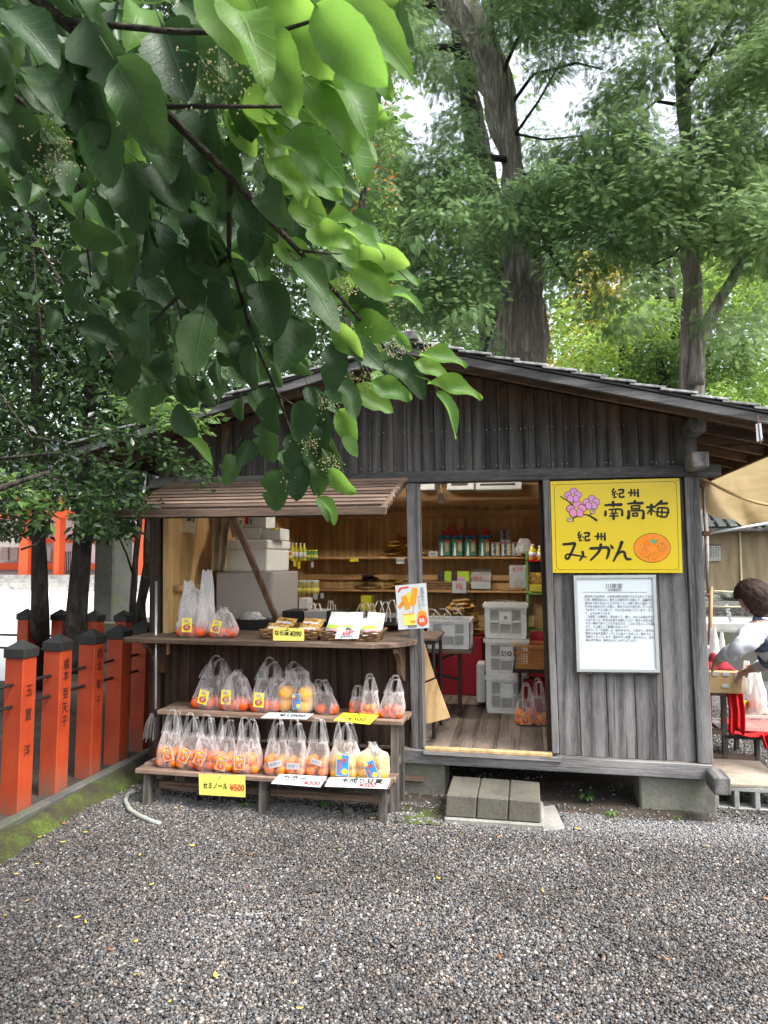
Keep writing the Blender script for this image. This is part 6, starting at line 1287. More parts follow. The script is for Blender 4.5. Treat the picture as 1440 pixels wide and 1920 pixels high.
M().box(1.12, P(1352, 1300, YT).x, YT + .3, YT + .32, .25, zt - .04).build('back_drape', MT['redfelt'], rcl)
bb = facebox(1330, 1261, 1391, 1292, YT - .1, .35); bb = (bb[0], bb[1], bb[2], bb[3], zt + .002, bb[5]); t_ = boxthing('cardboard_tray', 'low cardboard box patched with white tape on the upper table', 'cardboard box', bb, MT['cardboard'], .004)
for a_, b__, c__, d__ in ((1336, 1346, 1260, 1267), (1355, 1368, 1261, 1267), (1354, 1367, 1283, 1289), (1378, 1390, 1262, 1272)): M().box(*facebox(a_, c__, b__, d__, bb[2] - .004, .003)).build('tape_patch', MT['paper'], t_)
def wr(u, v): x_ = P(1325 + 58 * u, 1262, YT - .05).x; return (x_, YT - .02 + .25 * v, bb[5] + .005 + .085 * math.sin(u * 3.1) * math.sin(v * 3.1) * (1 + .9 * nz(u * 4, v * 4, 1)) + .012 * nz(u * 14, v * 14, 1))
o = M().grid(wr, 26, 14).build('wine_cloth', MT['redcloth'], None, True, solid=.003); tag(o, 'crumpled wine red cloth heaped on the cardboard box', 'cloth')
t_ = boxthing('small_carton', 'small white carton behind the wine red cloth, touching the stall corner', 'carton', facebox(1326, 1215, 1346, 1233, YT + .3, .2), MT['paper'])
crumple('white carrier bag standing upright behind the arm', 1330, 1349, 1232, 1178, YT + .25, 'white_bag', seed=21); crumple('second narrow white carrier bag behind the arm', 1349, 1360, 1225, 1186, YT + .3, 'white_bag', seed=22)
crumple('white carrier bag with looped handles below the far hand', 1393, 1412, 1300, 1240, YT + .1, 'white_bag', seed=23); crumple('big white carrier bag of citrus in front of the blue apron', 1404, 1438, 1335, 1262, YT + .1, 'white_bag', seed=24)
yb2 = facebox(1394, 1345, 1446, 1368, YT + .05, .3); yb2 = (yb2[0], yb2[1], yb2[2], yb2[3], zb + .02, yb2[5]); basket('pale pink lattice basket of yellow packets on the red cloth', yb2, MT['bud'], woven=False)
rr = random.Random(5)
for i in range(9):
    p = Vector((rr.uniform(yb2[0] + .04, yb2[1] - .03), rr.uniform(yb2[2] + .04, yb2[3] - .05), yb2[5] + rr.uniform(-.03, .03) + .03 * (i > 5))); q = M(); q.grid(lambda u, v: ((u - .5) * .11, -.02 * math.sin(u * 3.1) * math.sin(v * 3.1), (v - .5) * .09), 5, 5); q.grid(lambda u, v: ((u - .5) * .11, .02 * math.sin(u * 3.1) * math.sin(v * 3.1), (v - .5) * .09), 5, 5); o = q.build('yellow_packet', MT[['bottle_y', 'pack_white', 'lime'][i % 3]], None, True); o.location = p; o.rotation_euler = (rr.uniform(-.9, .2), rr.uniform(-.4, .4), rr.uniform(-.5, .5)); tag(o, ['glossy yellow packet heaped in the pale pink basket', 'white packet heaped in the pale pink basket', 'lime green packet heaped in the pale pink basket'][i % 3], 'packet', 'packets heaped in the pink basket')
for i in range(5):
    o = bpy.data.objects.new('orange', orange_mesh(MT['orange'])); col.objects.link(o); o.location = (P(1408 + 7 * i, 1318, YT + .1).x, YT + .12 + .04 * (i % 2), P(1408, 1322 - 3 * (i % 2), YT + .1).z); o.scale = (.036,) * 3; tag(o, 'orange lying among the white bags above the pink basket', 'orange', 'loose oranges above the pink basket')
# awning, pipes
aw = thing('awning', 'sagging beige tarpaulin awning lashed beside the stall eave', 'awning', tuple(P(1390, 950, 6.5)))
edge = [(1303, 900, 5.3), (1314, 958, 5.35), (1340, 966, 5.4), (1365, 975, 5.4), (1385, 983, 5.4), (1405, 987, 5.4), (1425, 985, 5.3), (1470, 977, 5.2), (1560, 960, 5.0)]
def awf(u, v):
    i = min(len(edge) - 2, int(u * (len(edge) - 1))); f = u * (len(edge) - 1) - i; e0 = P(*edge[i]); e1 = P(*edge[i + 1]); b0 = e0.lerp(e1, f); top = Vector((1.30 + 1.2 * u, 7.8, 2.75 + .0 * u)); p = b0.lerp(top, v); p.z += -.10 * math.sin(v * 3.14) + .015 * math.sin(u * 18 + v * 5) * (1 - v); return tuple(p)
t = NT('beige_tarpaulin'); no = t.noise(t.coords(False), 5, 6); r = t.ramp(no, [(.3, (.33, .24, .11)), (.7, (.42, .32, .16))]); t.setc(r.outputs[0]); t.b.inputs['Roughness'].default_value = .6; tr = t.n('ShaderNodeBsdfTranslucent'); t.l(r, tr); mx = t.n('ShaderNodeMixShader'); mx.inputs[0].default_value = .5; t.l(t.b, mx, 0, 1); t.l(tr, mx, 0, 2); t.l(mx, t.out); n2 = t.noise(t.coords(False, (1, 1, 3)), 14, 4); t.bump(n2.outputs[0], .5, .02); MT['tarp'] = t.mat
M().grid(awf, 40, 24).build('tarpaulin', MT['tarp'], aw, True)
q = M(); q.grid(lambda u, v: tuple(P(1300 + 170 * u, 884 + 62 * math.sin(u * 1.57) + 6 * v, 5.28)), 30, 1); o = q.build('strap', MT['cardboard'], aw, True, solid=.004)
t_ = thing('hanging_plate', 'small white plate with rusty wire hanging from the rake board at the right end', 'plate', tuple(P(1424, 830, 4.44))); M().quadw([P(1419, 828, 4.43), P(1431, 826, 4.43), P(1427, 793, 4.43), P(1417, 795, 4.43)], (0, .003, 0)).build('plate', MT['paper'], t_); q = M(); q.tube([P(1420, 778, 4.44), P(1422, 795, 4.43), P(1426, 832, 4.43), P(1431, 822, 4.43)], .004, 5); q.build('wire', MT['rust'], t_)
pc = thing('pipe_frame', 'thin grey pipe upright with rusty clamps beside the corner post', 'pipe frame', tuple(P(1330, 1120, 5.15)))
q = M(); q.tube([P(1318, 908, 5.15), P(1322, 990, 5.15), P(1325, 1060, 5.15), P(1328, 1114, 5.15)], .0085, 8); q.build('upright_pipe', MT['iron'], pc, True)
for px, py, w_, h_ in ((1318, 909, 10, 8), (1326, 1000, 16, 9), (1327, 1116, 12, 6)): M().box(*facebox(px - w_ / 2, py - h_ / 2, px + w_ / 2, py + h_ / 2, 5.12, .05)).build('clamp', MT['rust'], pc, bevel=.005)
q = M(); q.tube([P(1330, 1000, 5.15), P(1480, 974, 5.3)], .010, 8); q.build('cross_pipe', MT['alu'], pc, True)
bc = M(); bc.tube([P(1333, 1100, 6.8), P(1331, 1215, 6.8)], .018, 8); o = bc.build('bamboo_pole', MT['bamboo'], None, True); tag(o, 'pale brown pole standing upright behind the white bags', 'pole')
for i, (a_, b__, c__) in enumerate((((1318, 1110), (1345, 1108), (1460, 1116)), ((1318, 1136), (1370, 1138), (1460, 1136)))):
    q = M(); q.tube([P(*a_, 9), P(*b__, 9), P(*c__, 9)], .008, 6); o = q.build('rope', MT['rope'], None, True); tag(o, ['upper straw rope strung across in front of the tan wall', 'lower straw rope with a white paper streamer'][i], 'rope', 'straw ropes behind the worker')
q = M(); z = [P(1363 + (3 if k % 2 else -2) + 1.0 * k, 1134 + 5.6 * k, 9) for k in range(7)]
for a_, b__ in zip(z[:-1], z[1:]): q.bar(a_, b__, .035, .003, (0, 1, 0))
o = q.build('paper_streamer', MT['paper']); tag(o, 'white zigzag paper streamer hanging from the lower rope', 'streamer')
# tan wall with tiled coping, banks and kerbs behind
YW = 19.
wl = thing('tan_wall', 'long tan plaster wall with water stains under a dark tiled coping, behind the worker', 'wall', tuple(P(1400, 1110, YW)))
xw0, xw1 = P(1290, 1100, YW).x, P(1700, 1100, YW).x; M().box(xw0, xw1, YW, YW + .3, P(1400, 1113, YW).z, P(1400, 994, YW).z).build('plaster', MT['wall_tan'], wl)
M().box(P(1385, 1000, YW).x, P(1388, 1000, YW).x, YW - .06, YW - .002, P(1400, 1113, YW).z, P(1400, 998, YW).z).build('wall_post', MT['rope'], wl)
M().box(xw0, xw1, YW - .45, YW + .7, P(1400, 997, YW).z, P(1400, 991, YW).z).build('coping_board', MT['grey_x'], wl); 
for k in range(26):
    xx = xw0 + .1 + k * .26; q = M(); z1 = P(1400, 991, YW).z; q.hexa([(xx, YW - .5, z1 + .01), (xx + .2, YW - .5, z1 + .01), (xx + .2, YW - .5, z1 + .07), (xx, YW - .5, z1 + .07)], [(xx, YW + .3, z1 + .35), (xx + .2, YW + .3, z1 + .35), (xx + .2, YW + .3, z1 + .42), (xx, YW + .3, z1 + .42)]); q.build('roof_tile', MT['tile'], wl, bevel=.02)
t_ = thing('notice_board', 'pale weathered paper notice with faint writing fixed to the tan wall', 'notice', tuple(P(1342, 1052, YW - .05))); M().box(*facebox(1328, 1022, 1351, 1052, YW - .05, .03)).build('notice_paper', MT['concrete_pale'], t_); M().box(*facebox(1327, 1021, 1352, 1023, YW - .06, .03)).build('notice_frame', MT['rust'], t_)
for k in range(4):
    q = M(); rr = random.Random(k)
    for j in range(6): q.box(*facebox(1332 + 4.5 * k, 1026 + 3.2 * j, 1332 + 4.5 * k + rr.uniform(1.5, 3), 1026 + 3.2 * j + rr.uniform(.8, 2), YW - .056, .004))
    q.build('writing', MT['ink_grey'], t_)
def tier(name, py_top, py_bot, Y, m, d=3.): 
    zt_, zb_ = P(1400, py_top, Y).z, P(1400, py_bot, Y).z; o = M().box(P(1270, 1100, Y).x, P(1750, 1100, Y).x, Y, Y + d, min(zb_, -.01) - .2, zt_).build(name, MT[m]); o['kind'] = 'structure'; return o
tier('wall_base_bank', 1112, 1140, 17.2, 'stone_dark', 4); tier('gravel_terrace', 1140, 1158, 14.5, 'gravel', 3); tier('stone_kerb', 1158, 1168, 12.4, 'stone_dark', .3); tier('pale_path', 1170, 1186, 11.2, 'concrete_pale', 1.2); tier('stone_kerb', 1186, 1196, 10.4, 'stone_dark', .3)
rr = random.Random(12)
for k in range(10):
    c = P(1318 + 14 * k, 1122 + rr.uniform(-4, 6), 17.1); bm = bmesh.new(); bmesh.ops.create_icosphere(bm, subdivisions=2, radius=1)
    for v in bm.verts: v.co *= 1 + .3 * noise.noise(v.co * 1.3 + Vector((k * 5., 0, 0)))
    me = bpy.data.meshes.new('rock'); bm.to_mesh(me); bm.free(); me.materials.append(MT['stone_dark']); o = bpy.data.objects.new('rock', me); col.objects.link(o); o.location = c; o.scale = (.22, .2, .13); tag(o, 'mossy rock in the bank at the foot of the tan wall', 'rock', 'rocks along the foot of the tan wall')
# ================================================================ foliage

def rot_from(d, up_rand, n, rs_):
    """rotation matrices whose Y axis is d (n,3) and whose Z axis is spread about up_rand (n,3)"""
    d = d / np.linalg.norm(d, axis=1, keepdims=True); x = np.cross(d, up_rand); x /= np.linalg.norm(x, axis=1, keepdims=True) + 1e-9; z = np.cross(x, d)
    return np.stack([x, d, z], 2)
def bake(name, pv, pf, pos, Rm, s, m, parent, kind='stuff', smooth=False):
    pv = np.asarray(pv, 'f'); n = len(pos); k = len(pv)
    V = np.einsum('nij,kj->nki', Rm, pv) * np.asarray(s)[:, None, None] + np.asarray(pos)[:, None, :]
    me = bpy.data.meshes.new(name); nf = len(pf); vs = [len(f) for f in pf]
    loops = np.concatenate([np.asarray(f) for f in pf]); L = len(loops)
    me.vertices.add(n * k); me.vertices.foreach_set('co', V.astype('f').ravel())
    me.loops.add(n * L); me.loops.foreach_set('vertex_index', (loops[None, :] + (np.arange(n) * k)[:, None]).astype('i').ravel())
    st = np.concatenate([[0], np.cumsum(vs)[:-1]]); me.polygons.add(n * nf); me.polygons.foreach_set('loop_start', (st[None, :] + (np.arange(n) * L)[:, None]).astype('i').ravel())
    me.materials.append(m); at = me.attributes.new('rnd', 'FLOAT', 'POINT'); at.data.foreach_set('value', np.repeat(rs.rand(n), k).astype('f'))
    me.update(calc_edges=True); me.validate()
    o = bpy.data.objects.new(name, me); col.objects.link(o)
    if parent: attach(o, parent)
    if kind: o['kind'] = kind
    return o
LEAF_V = [(0, 0, 0), (-.22, .4, .06), (0, 1, -.06), (.22, .4, .06), (0, .45, 0)]; LEAF_F = [(0, 4, 1), (1, 4, 2), (0, 3, 4), (3, 2, 4)]
# frond of scale-leaved foliage: a flat drooping fan of narrow lobes
FV, FF = [], []
def lobe(b, d, l, w):
    n_ = len(FV); px_, py_ = -d[1], d[0]; m_ = (b[0] + d[0] * l * .5, b[1] + d[1] * l * .5); zz_ = lambda p: -.35 * (p[1] ** 2) - .5 * p[0] ** 2
    for p in ((b[0], b[1]), (m_[0] - px_ * w, m_[1] - py_ * w), (b[0] + d[0] * l, b[1] + d[1] * l), (m_[0] + px_ * w, m_[1] + py_ * w)): FV.append((p[0], p[1], zz_(p)))
    FF.append((n_, n_ + 1, n_ + 2, n_ + 3))
lobe((0, 0), (0, 1), 1., .03)
for t_, l_ in ((.08, .34), (.22, .42), (.36, .42), (.50, .36), (.64, .28), (.78, .2)):
    for s_ in (-1, 1): a_ = .82; lobe((0, t_), (s_ * math.sin(a_), math.cos(a_)), l_, .032); lobe((s_ * .45 * l_ * math.sin(a_), t_ + .45 * l_ * math.cos(a_)), (s_ * math.sin(.25), math.cos(.25)), l_ * .42, .03)
def imgpts(n, poly_or_fn, Yfn, box):
    """n points in space seen inside a region of the photograph, at the distances Yfn gives"""
    out = []
    while len(out) < n:
        x = rnd.uniform(box[0], box[2]); y = rnd.uniform(box[1], box[3])
        if poly_or_fn(x, y): out.append(tuple(P(x, y, Yfn(x, y))))
    return np.array(out)
def noisefilter(pts, s, thr, z=0.):
    return np.array([noise.noise(Vector((p[0] * s, p[1] * s, p[2] * s + z))) > thr for p in pts])
def cloud(name, pts, lsize, m, parent, seed, droop=-.3, spread=1., upb=.8, kind='stuff', proto=(LEAF_V, LEAF_F)):
    r_ = np.random.RandomState(seed); n = len(pts); d = r_.normal(0, 1, (n, 3)) * [1, 1, .5] * spread + [0, 0, droop]; up = r_.normal(0, .6, (n, 3)) + [0, 0, upb]
    return bake(name, proto[0], proto[1], pts, rot_from(d, up, n, r_), r_.uniform(lsize[0], lsize[1], n), m, parent, kind)
# --- evergreen small-leaved trees on the left (dark)
def left_mask(x, y):
    lim = 1012 + 32 * nz(x, 1, .02) - (60 if 95 < x < 135 else 0)
    if x > 250: lim = min(lim, 860 - .42 * (x - 250))
    if x > 440: lim = 740
    return y < lim
for i, (n_, ya, yb_, tree, sd) in enumerate(((34000, 5.2, 7.0, dark_a, 1), (36000, 6.2, 9.0, dark_b, 2), (4500, 6.3, 7.5, dark_c, 3))):
    bx = (-260, -260, 650, 1010) if i < 2 else (190, 600, 330, 1010)
    pts = imgpts(int(n_ * 1.5), left_mask, lambda x, y: rnd.uniform(ya, yb_) if x < 420 else rnd.uniform(max(ya, 8.3), 10), bx); k = noisefilter(pts, 1.6, -.2, i * 3.)
    cloud('crown', pts[k], (.065, .125), MT['lf_dark'], tree, sd, -.5)
# foliage added overhead, mostly out of view, to block sky light and shade the fence
def boxpts(n, x0, x1, y0, y1, z0, z1, r_): return np.stack([r_.uniform(x0, x1, n), r_.uniform(y0, y1, n), r_.uniform(z0, z1, n)], 1)
r5 = np.random.RandomState(5); pts = boxpts(9000, -8, -2.9, -1.0, 7.5, 3.6, 6.2, r5); cloud('crown', pts[noisefilter(pts, 1.2, -.1)], (.12, .2), MT['lf_dark'], dark_a, 6)
pts = boxpts(9000, -7, -1.2, -4.5, 1.6, 3.7, 5.5, r5); cloud('crown', pts[noisefilter(pts, 1.0, -.05)], (.14, .22), MT['lf_dark'], dark_a, 7)  # unseen leaves added above and behind the camera for shade
# glossy sprays that hang in front of the left eave
sp1 = thing('glossy_shrub', 'sprays of glossy small leaves with bright tips hanging across the left end of the roof', 'shrub', (-2.9, 3.3, .07))
trunk('', '', [(-3.9, 3.2, .05), (-3.8, 3.3, 1.2), (-3.4, 3.6, 1.9), (-2.9, 3.9, 2.15)], [.05, .04, .03, .012], parent=sp1, part='stem')
segs = [((150, 800), (260, 830)), ((240, 820), (330, 860)), ((300, 850), (395, 900)), ((150, 850), (260, 900)), ((60, 880), (200, 950)), ((200, 930), (270, 945)), ((160, 930), (210, 1000)), ((230, 760), (330, 800)), ((0, 900), (110, 960)), ((310, 770), (380, 790))]
pp_ = []; q = M()
for (a_, b__) in segs:
    Yq = 4.1; A, B_ = P(*a_, Yq + .15), P(*b__, Yq - .05); q.tube([A, A.lerp(B_, .5) + Vector((0, 0, .03)), B_], [.008, .005, .002], 5)
    for k in range(190): t_ = rnd.random(); p = A.lerp(B_, t_); pp_.append((p.x + rnd.gauss(0, .06), p.y + rnd.gauss(0, .10), p.z + rnd.gauss(0, .045)))
q.build('twigs', MT['twig'], sp1); pp_ = np.array(pp_); r_ = np.random.RandomState(4); n = len(pp_)
cloud('crown', pp_[: n * 3 // 4], (.04, .075), MT['lf_dark'], sp1, 11, -.1); cloud('crown', pp_[n * 3 // 4:], (.05, .085), MT['lf_mid'], sp1, 12, -.1)
# --- big hinoki trees to the right
T1 = trunk('hinoki_tree', 'huge old conifer with a thick furrowed trunk leaning left, right behind the stall roof', [PT(968, 1090, 12.5), PT(970, 760, 12.5), PT(972, 640, 12.5), PT(980, 530, 12.5), PT(980, 427, 12.5), PT(962, 308, 12.4), PT(934, 175, 12.3), PT(902, 80, 12.2), PT(850, 0, 12.1), PT(770, -110, 12.0), PT(700, -300, 12)],
           [.62, .52, .49, .33, .29, .175, .30, .27, .33, .28, .15], 'bark', seg=64, rough=.35)
for pp_, r0 in (([(935, 180), (950, 120), (985, 40), (1010, -60)], 0.048), ([(955, 200), (1000, 140), (1080, 118), (1130, 130)], 0.036), ([(860, 90), (800, 90), (720, 110)], .08), ([(940, 150), (925, 60), (920, -30)], 0.054), ([(960, 260), (1010, 190), (1060, 100)], 0.030), ([(1000, 480), (1060, 440), (1130, 400)], .08), ([(985, 330), (1040, 320), (1120, 300), (1180, 310)], .05), ([(950, 300), (880, 290), (820, 320)], .06), ([(960, 250), (1020, 262), (1090, 255), (1130, 280)], 0.024), ([(850, 20), (800, 10), (740, -40)], .07), ([(1000, 400), (1030, 470), (1060, 520), (1090, 530)], .05)):
    trunk('', '', [PT(a_, b__, 12.3 - .3 * k) for k, (a_, b__) in enumerate(pp_)], list(np.linspace(r0, r0 * .35, len(pp_))), 'bark_dark', parent=T1, part='limb', seg=10)
T2 = trunk('hinoki_tree', 'second darker trunk standing behind the leaning giant conifer', [PT(950, 1090, 14.5), PT(940, 700, 14.5), PT(920, 420, 14.5), PT(898, 290, 14.4), PT(882, 180, 14.3), PT(866, 80, 14.2), PT(850, -60, 14)], [.5, .42, .36, .26, .2, .2, .15], 'bark_dark', seg=18, rough=.3)
T3 = trunk('hinoki_tree', 'straight slimmer conifer trunk above the right end of the stall roof', [PT(1296, 1085, 11.5), PT(1296, 760, 11.5), PT(1297, 640, 11.5), PT(1296, 520, 11.5), PT(1291, 427, 11.5), PT(1286, 250, 11.5), PT(1278, 90, 11.5), PT(1272, -120, 11.5)], [.21, .19, .175, .14, .125, .10, .11, .08], 'bark', seg=16, rough=.3)
T4 = trunk('leaning_tree', 'pale bare forked limb rising to the right from beside the slimmer conifer trunk', [PT(1302, 720, 11.2), PT(1310, 650, 11.2), PT(1340, 580, 11.1), PT(1375, 520, 11.0), PT(1405, 460, 10.9), PT(1420, 410, 10.8)], [.12, .11, .09, .07, .06, .03], 'bark', seg=12, rough=.2)
for pp_, r0 in (([(1290, 160), (1340, 90), (1400, 0), (1430, -60)], .05), ([(1285, 130), (1240, 60), (1210, -20)], .03), ([(1290, 200), (1230, 190), (1170, 240)], .035), ([(1292, 60), (1330, 20), (1360, -40)], .05), ([(1300, 470), (1330, 440), (1360, 410)], .035), ([(1295, 440), (1350, 455), (1400, 460), (1440, 445)], .04), ([(1305, 430), (1260, 480), (1220, 500)], .03)):
    trunk('', '', [PT(a_, b__, 11.3) for a_, b__ in pp_], list(np.linspace(r0, r0 * .3, len(pp_))), 'bark_dark', parent=T3, part='limb', seg=8)
gaps = [(745, 170, 50, 60), (790, 175, 60, 40), (800, 250, 40, 40), (905, 215, 28, 90), (930, 290, 22, 40), (985, 130, 35, 50), (1030, 190, 30, 35), (1075, 150, 45, 45), (1110, 90, 30, 35), (1100, 235, 30, 25), (1050, 235, 40, 40), (1225, 180, 35, 50), (1195, 60, 30, 30), (1250, 30, 20, 60), (1370, 60, 30, 40), (1240, 240, 28, 20), (1010, 300, 20, 15), (700, 300, 15, 30), (1140, 20, 20, 30), (1320, 130, 25, 30), (880, 30, 16, 30)]
trunkline = lambda y: np.interp(y, [0, 80, 175, 308, 330, 420, 427, 640], [850, 902, 934, 962, 965, 978, 980, 972])
def pad_ok(x, y):
    if any(((x - a_) / (c_ * 1.12)) ** 2 + ((y - b__) / (d_ * 1.12)) ** 2 < 1 for a_, b__, c_, d_ in gaps): return False
    if abs(x - trunkline(y)) < 42 and (y < 335 or 425 < y < 520): return False
    if abs(x - 975) < 70 and y > 560: return False
    if abs(x - 1294) < 30 and (y > 400 or 50 < y < 230): return False
    if y > 470 and 1020 < x < 1090 and y > 500: return False
    if y > 480 and x > 1110: return rnd.random() < .16
    if y > 590: return rnd.random() < .12
    return True
rp = random.Random(21); padsets = {0: [], 1: [], 2: []}
tries = 0
while sum(len(v) for v in padsets.values()) < 1150 and tries < 15000:
    tries += 1; x = rp.uniform(690, 1500); y = rp.uniform(-200, 640)
    if not pad_ok(x, y): continue
    near_t3 = x > 1180
    Yp = rp.uniform(9.8, 13.5) if not near_t3 else rp.uniform(9.5, 13.)
    if abs(x - trunkline(y)) < 60 and y > 325 and y < 440: Yp = rp.uniform(10, 11.5)
    elif abs(x - trunkline(y)) < 75: Yp = rp.uniform(13.6, 15)
    padsets[2 if near_t3 else (0 if rp.random() < .7 else 1)].append((P(x, y, Yp), rp.uniform(.24, .46), rp.random()))
for key, tree in ((0, T1), (1, T2), (2, T3)):
    pos, dirs, ups = [], [], []
    for c, r_, f in padsets[key]:
        trk = Vector((c.x * .97, 12.4, c.z)); out = Vector((rp.gauss(0, 1), rp.gauss(-.6, 1), 0)).normalized()
        for k in range(int(125 * r_ / .4)):
            a_ = rp.uniform(0, 6.28); rr_ = r_ * math.sqrt(rp.random()); off = Vector((math.cos(a_) * rr_ * 1.15, math.sin(a_) * rr_ * 1.15, rp.gauss(0, .24) * r_ + -.35 * rr_ * rr_ / r_))
            pos.append(c + off); dirs.append((out.x * .7 + math.cos(a_) * .8, out.y * .7 + math.sin(a_) * .8, -.35 + rp.gauss(0, .3))); ups.append((rp.gauss(0, .35), rp.gauss(-.25, .35), 1))
    n = len(pos); rq = np.random.RandomState(30 + key); Rm = rot_from(np.array(dirs), np.array(ups), n, rq)
    eu = np.stack([np.arctan2(Rm[:, 2, 1], Rm[:, 2, 2]), np.arcsin(np.clip(-Rm[:, 2, 0], -1, 1)), np.arctan2(Rm[:, 1, 0], Rm[:, 0, 0])], 1); sc3 = np.repeat(rq.uniform(.075, .165, n)[:, None], 3, 1)
    fme = bpy.data.meshes.new('frond'); fme.from_pydata(FV, [], FF); fme.materials.append(MT['lf_con_i' if key < 2 else 'lf_con_i2']); fo_ = bpy.data.objects.new('frond', fme)
    o = gn_scatter('crown', [tuple(p) for p in pos], eu, sc3, np.zeros(n, 'i'), [fo_]); attach(o, tree)
# --- reddish young-leaved shrub tree between broad leaves and conifers
t_ = trunk('young_leaved_tree', 'small leaved tree with orange new shoots between the broad leaves and the conifers', [P(640, 1000, 9.3), P(650, 600, 9.3), P(690, 300, 9.2), P(730, 30, 9.0)], [.09, .07, .04, .02])
pts = imgpts(5200, lambda x, y: (x < 745 + 20 * nz(y, 0, .03)) and y > -60 and y < 600, lambda x, y: rnd.uniform(8.8, 10.0), (600, -60, 800, 600)); k = noisefilter(pts, 1.9, -.02)
cloud('crown', pts[k], (.06, .10), MT['lf_mid'], t_, 41, .1); pts2 = pts[~k][:700]; cloud('new_shoots', pts2, (.05, .08), leafmat('orange_shoot_leaf', (.3, .12, .03), (.5, .2, .04), .4), t_, 42, .3)
# --- bright maples and yellowish tree beyond the roof, then the wood that closes the view
def fill_tree(label, box, n_, Ya, Yb, size, m, sd, thr=-.1, sc_=.6, name='maple_tree', cond=lambda x, y: True, droop=-.15, trx=None):
    pts = imgpts(n_, cond, lambda x, y: rnd.uniform(Ya, Yb), box); k = noisefilter(pts, sc_, thr, sd)
    cx = (box[0] + box[2]) / 2 if trx is None else trx; Ym = (Ya + Yb) / 2
    t_ = trunk(name, label, [G(cx, P_h(Ym), 0), PT(cx + 6, (box[1] + box[3]) / 2, Ym), PT(cx - 8, box[1] + 20, Ym)], [.18, .11, .04]); cloud('crown', pts[k], size, MT[m], t_, sd, droop); return t_
def P_h(Y): return 1050 + CH * CF / (Y * 1.0)
fill_tree('bright green maple lit from above between the conifer trunks and the roof', (1040, 560, 1290, 760), 9000, 15, 18, (.10, .17), 'lf_maple', 51, -.22)
fill_tree('bright green maple at the right edge above the roof end', (1300, 470, 1500, 790), 10000, 14, 18, (.10, .17), 'lf_maple', 52, -.15, trx=1262)
fill_tree('pale fresh green tree seen high between the conifers at the right', (1170, 380, 1500, 600), 7000, 19, 22, (.14, .2), 'lf_con2', 53, -.1, trx=1225)
fill_tree('yellowish tree glowing behind the giant trunk, right side', (1010, 470, 1190, 690), 5500, 21, 24, (.14, .22), 'lf_yellow', 54, -.12, name='yellow_tree')
fill_tree('light green tree low behind the roof ridge, left of the giant trunk', (740, 540, 960, 720), 6500, 18, 21, (.13, .2), 'lf_mid', 55, -.12, name='green_tree')
fill_tree('dark bushy tree behind the right end of the roof', (1180, 640, 1420, 800), 6500, 12.8, 13.8, (.08, .13), 'lf_mid', 56, -.12, name='bushy_tree', trx=1240)
fill_tree('dark hedge above the tiled coping of the tan wall', (1290, 900, 1520, 996), 4500, 20, 22.5, (.16, .26), 'lf_dark', 57, -.3, name='hedge')
def wood_mass(name, box, n_, Ya, Yb, size, m, sd, thr):
    pts = imgpts(n_, lambda x, y: True, lambda x, y: rnd.uniform(Ya, Yb), box); k = noisefilter(pts, .35, thr, sd); o = cloud(name, pts[k], size, MT[m], None, sd); return o
o = wood_mass('far_wood', (640, 330, 1560, 1040), 22000, 27, 36, (.35, .6), 'lf_mid', 61, -.25); o['label'] = 'far green wood closing the view behind the stall'
o = wood_mass('far_wood', (-300, 200, 760, 1000), 24000, 44, 54, (.6, 1.1), 'lf_mid', 62, -.45); o['label'] = 'far wood behind the shrine building'
o = wood_mass('far_wood', (560, 60, 1560, 420), 4200, 30, 38, (.35, .6), 'lf_con', 63, .12); o['label'] = 'thin tops of far trees against the sky'

# ================================================================ the broad-leaved branch hanging close to the viewer
bt = thing('broad_leaved_tree', 'branch of large oval leaves and small flower heads hanging in from the upper left', 'tree', (-3.3, .6, 0))
def Dp(px, py, d): r_ = ray(px, py); return _c + r_ * (d / r_.dot(_fw))
trunk('', '', [(-3.3, .6, 0), (-3.2, .7, 1.5), (-2.7, .8, 2.6), (-1.9, 1.0, 3.1), tuple(Dp(-120, -150, 1.35))], [.12, .1, .08, .05, .03], parent=bt)
def limb(pts_, r0, r1=None): trunk('', '', [Dp(*p) for p in pts_], list(np.linspace(r0, r1 or r0 * .3, len(pts_))), 'twig', parent=bt, part='limb', seg=8, rough=.05)
limb([(-120, -150, 1.35), (120, 40, 1.35), (300, 200, 1.4), (430, 330, 1.5), (560, 470, 1.7), (640, 560, 1.8), (720, 650, 1.95), (800, 690, 2.05)], .013, .002)
limb([(120, 40, 1.35), (330, 60, 1.2), (520, 60, 1.15), (650, 20, 1.1)], .007); limb([(300, 200, 1.4), (450, 200, 1.25), (600, 200, 1.25)], .006)
limb([(430, 330, 1.5), (430, 480, 1.8), (470, 620, 2.0), (520, 740, 2.15), (560, 850, 2.25), (590, 930, 2.3)], .007, .0015); limb([(430, 480, 1.8), (330, 560, 1.9), (250, 640, 2.0), (210, 700, 2.0)], .006)
limb([(-120, 60, 1.5), (40, 190, 1.6), (150, 350, 1.7), (170, 520, 1.9)], .008); limb([(560, 470, 1.7), (660, 480, 1.75), (740, 500, 1.8), (780, 540, 1.8)], .004, .001); limb([(520, 740, 2.15), (600, 790, 2.2), (640, 880, 2.2)], .003, .001); limb([(520, 740, 2.15), (460, 810, 2.2), (430, 850, 2.2)], .003, .001); limb([(330, 560, 1.9), (370, 720, 2.1), (400, 830, 2.2)], .003, .001)
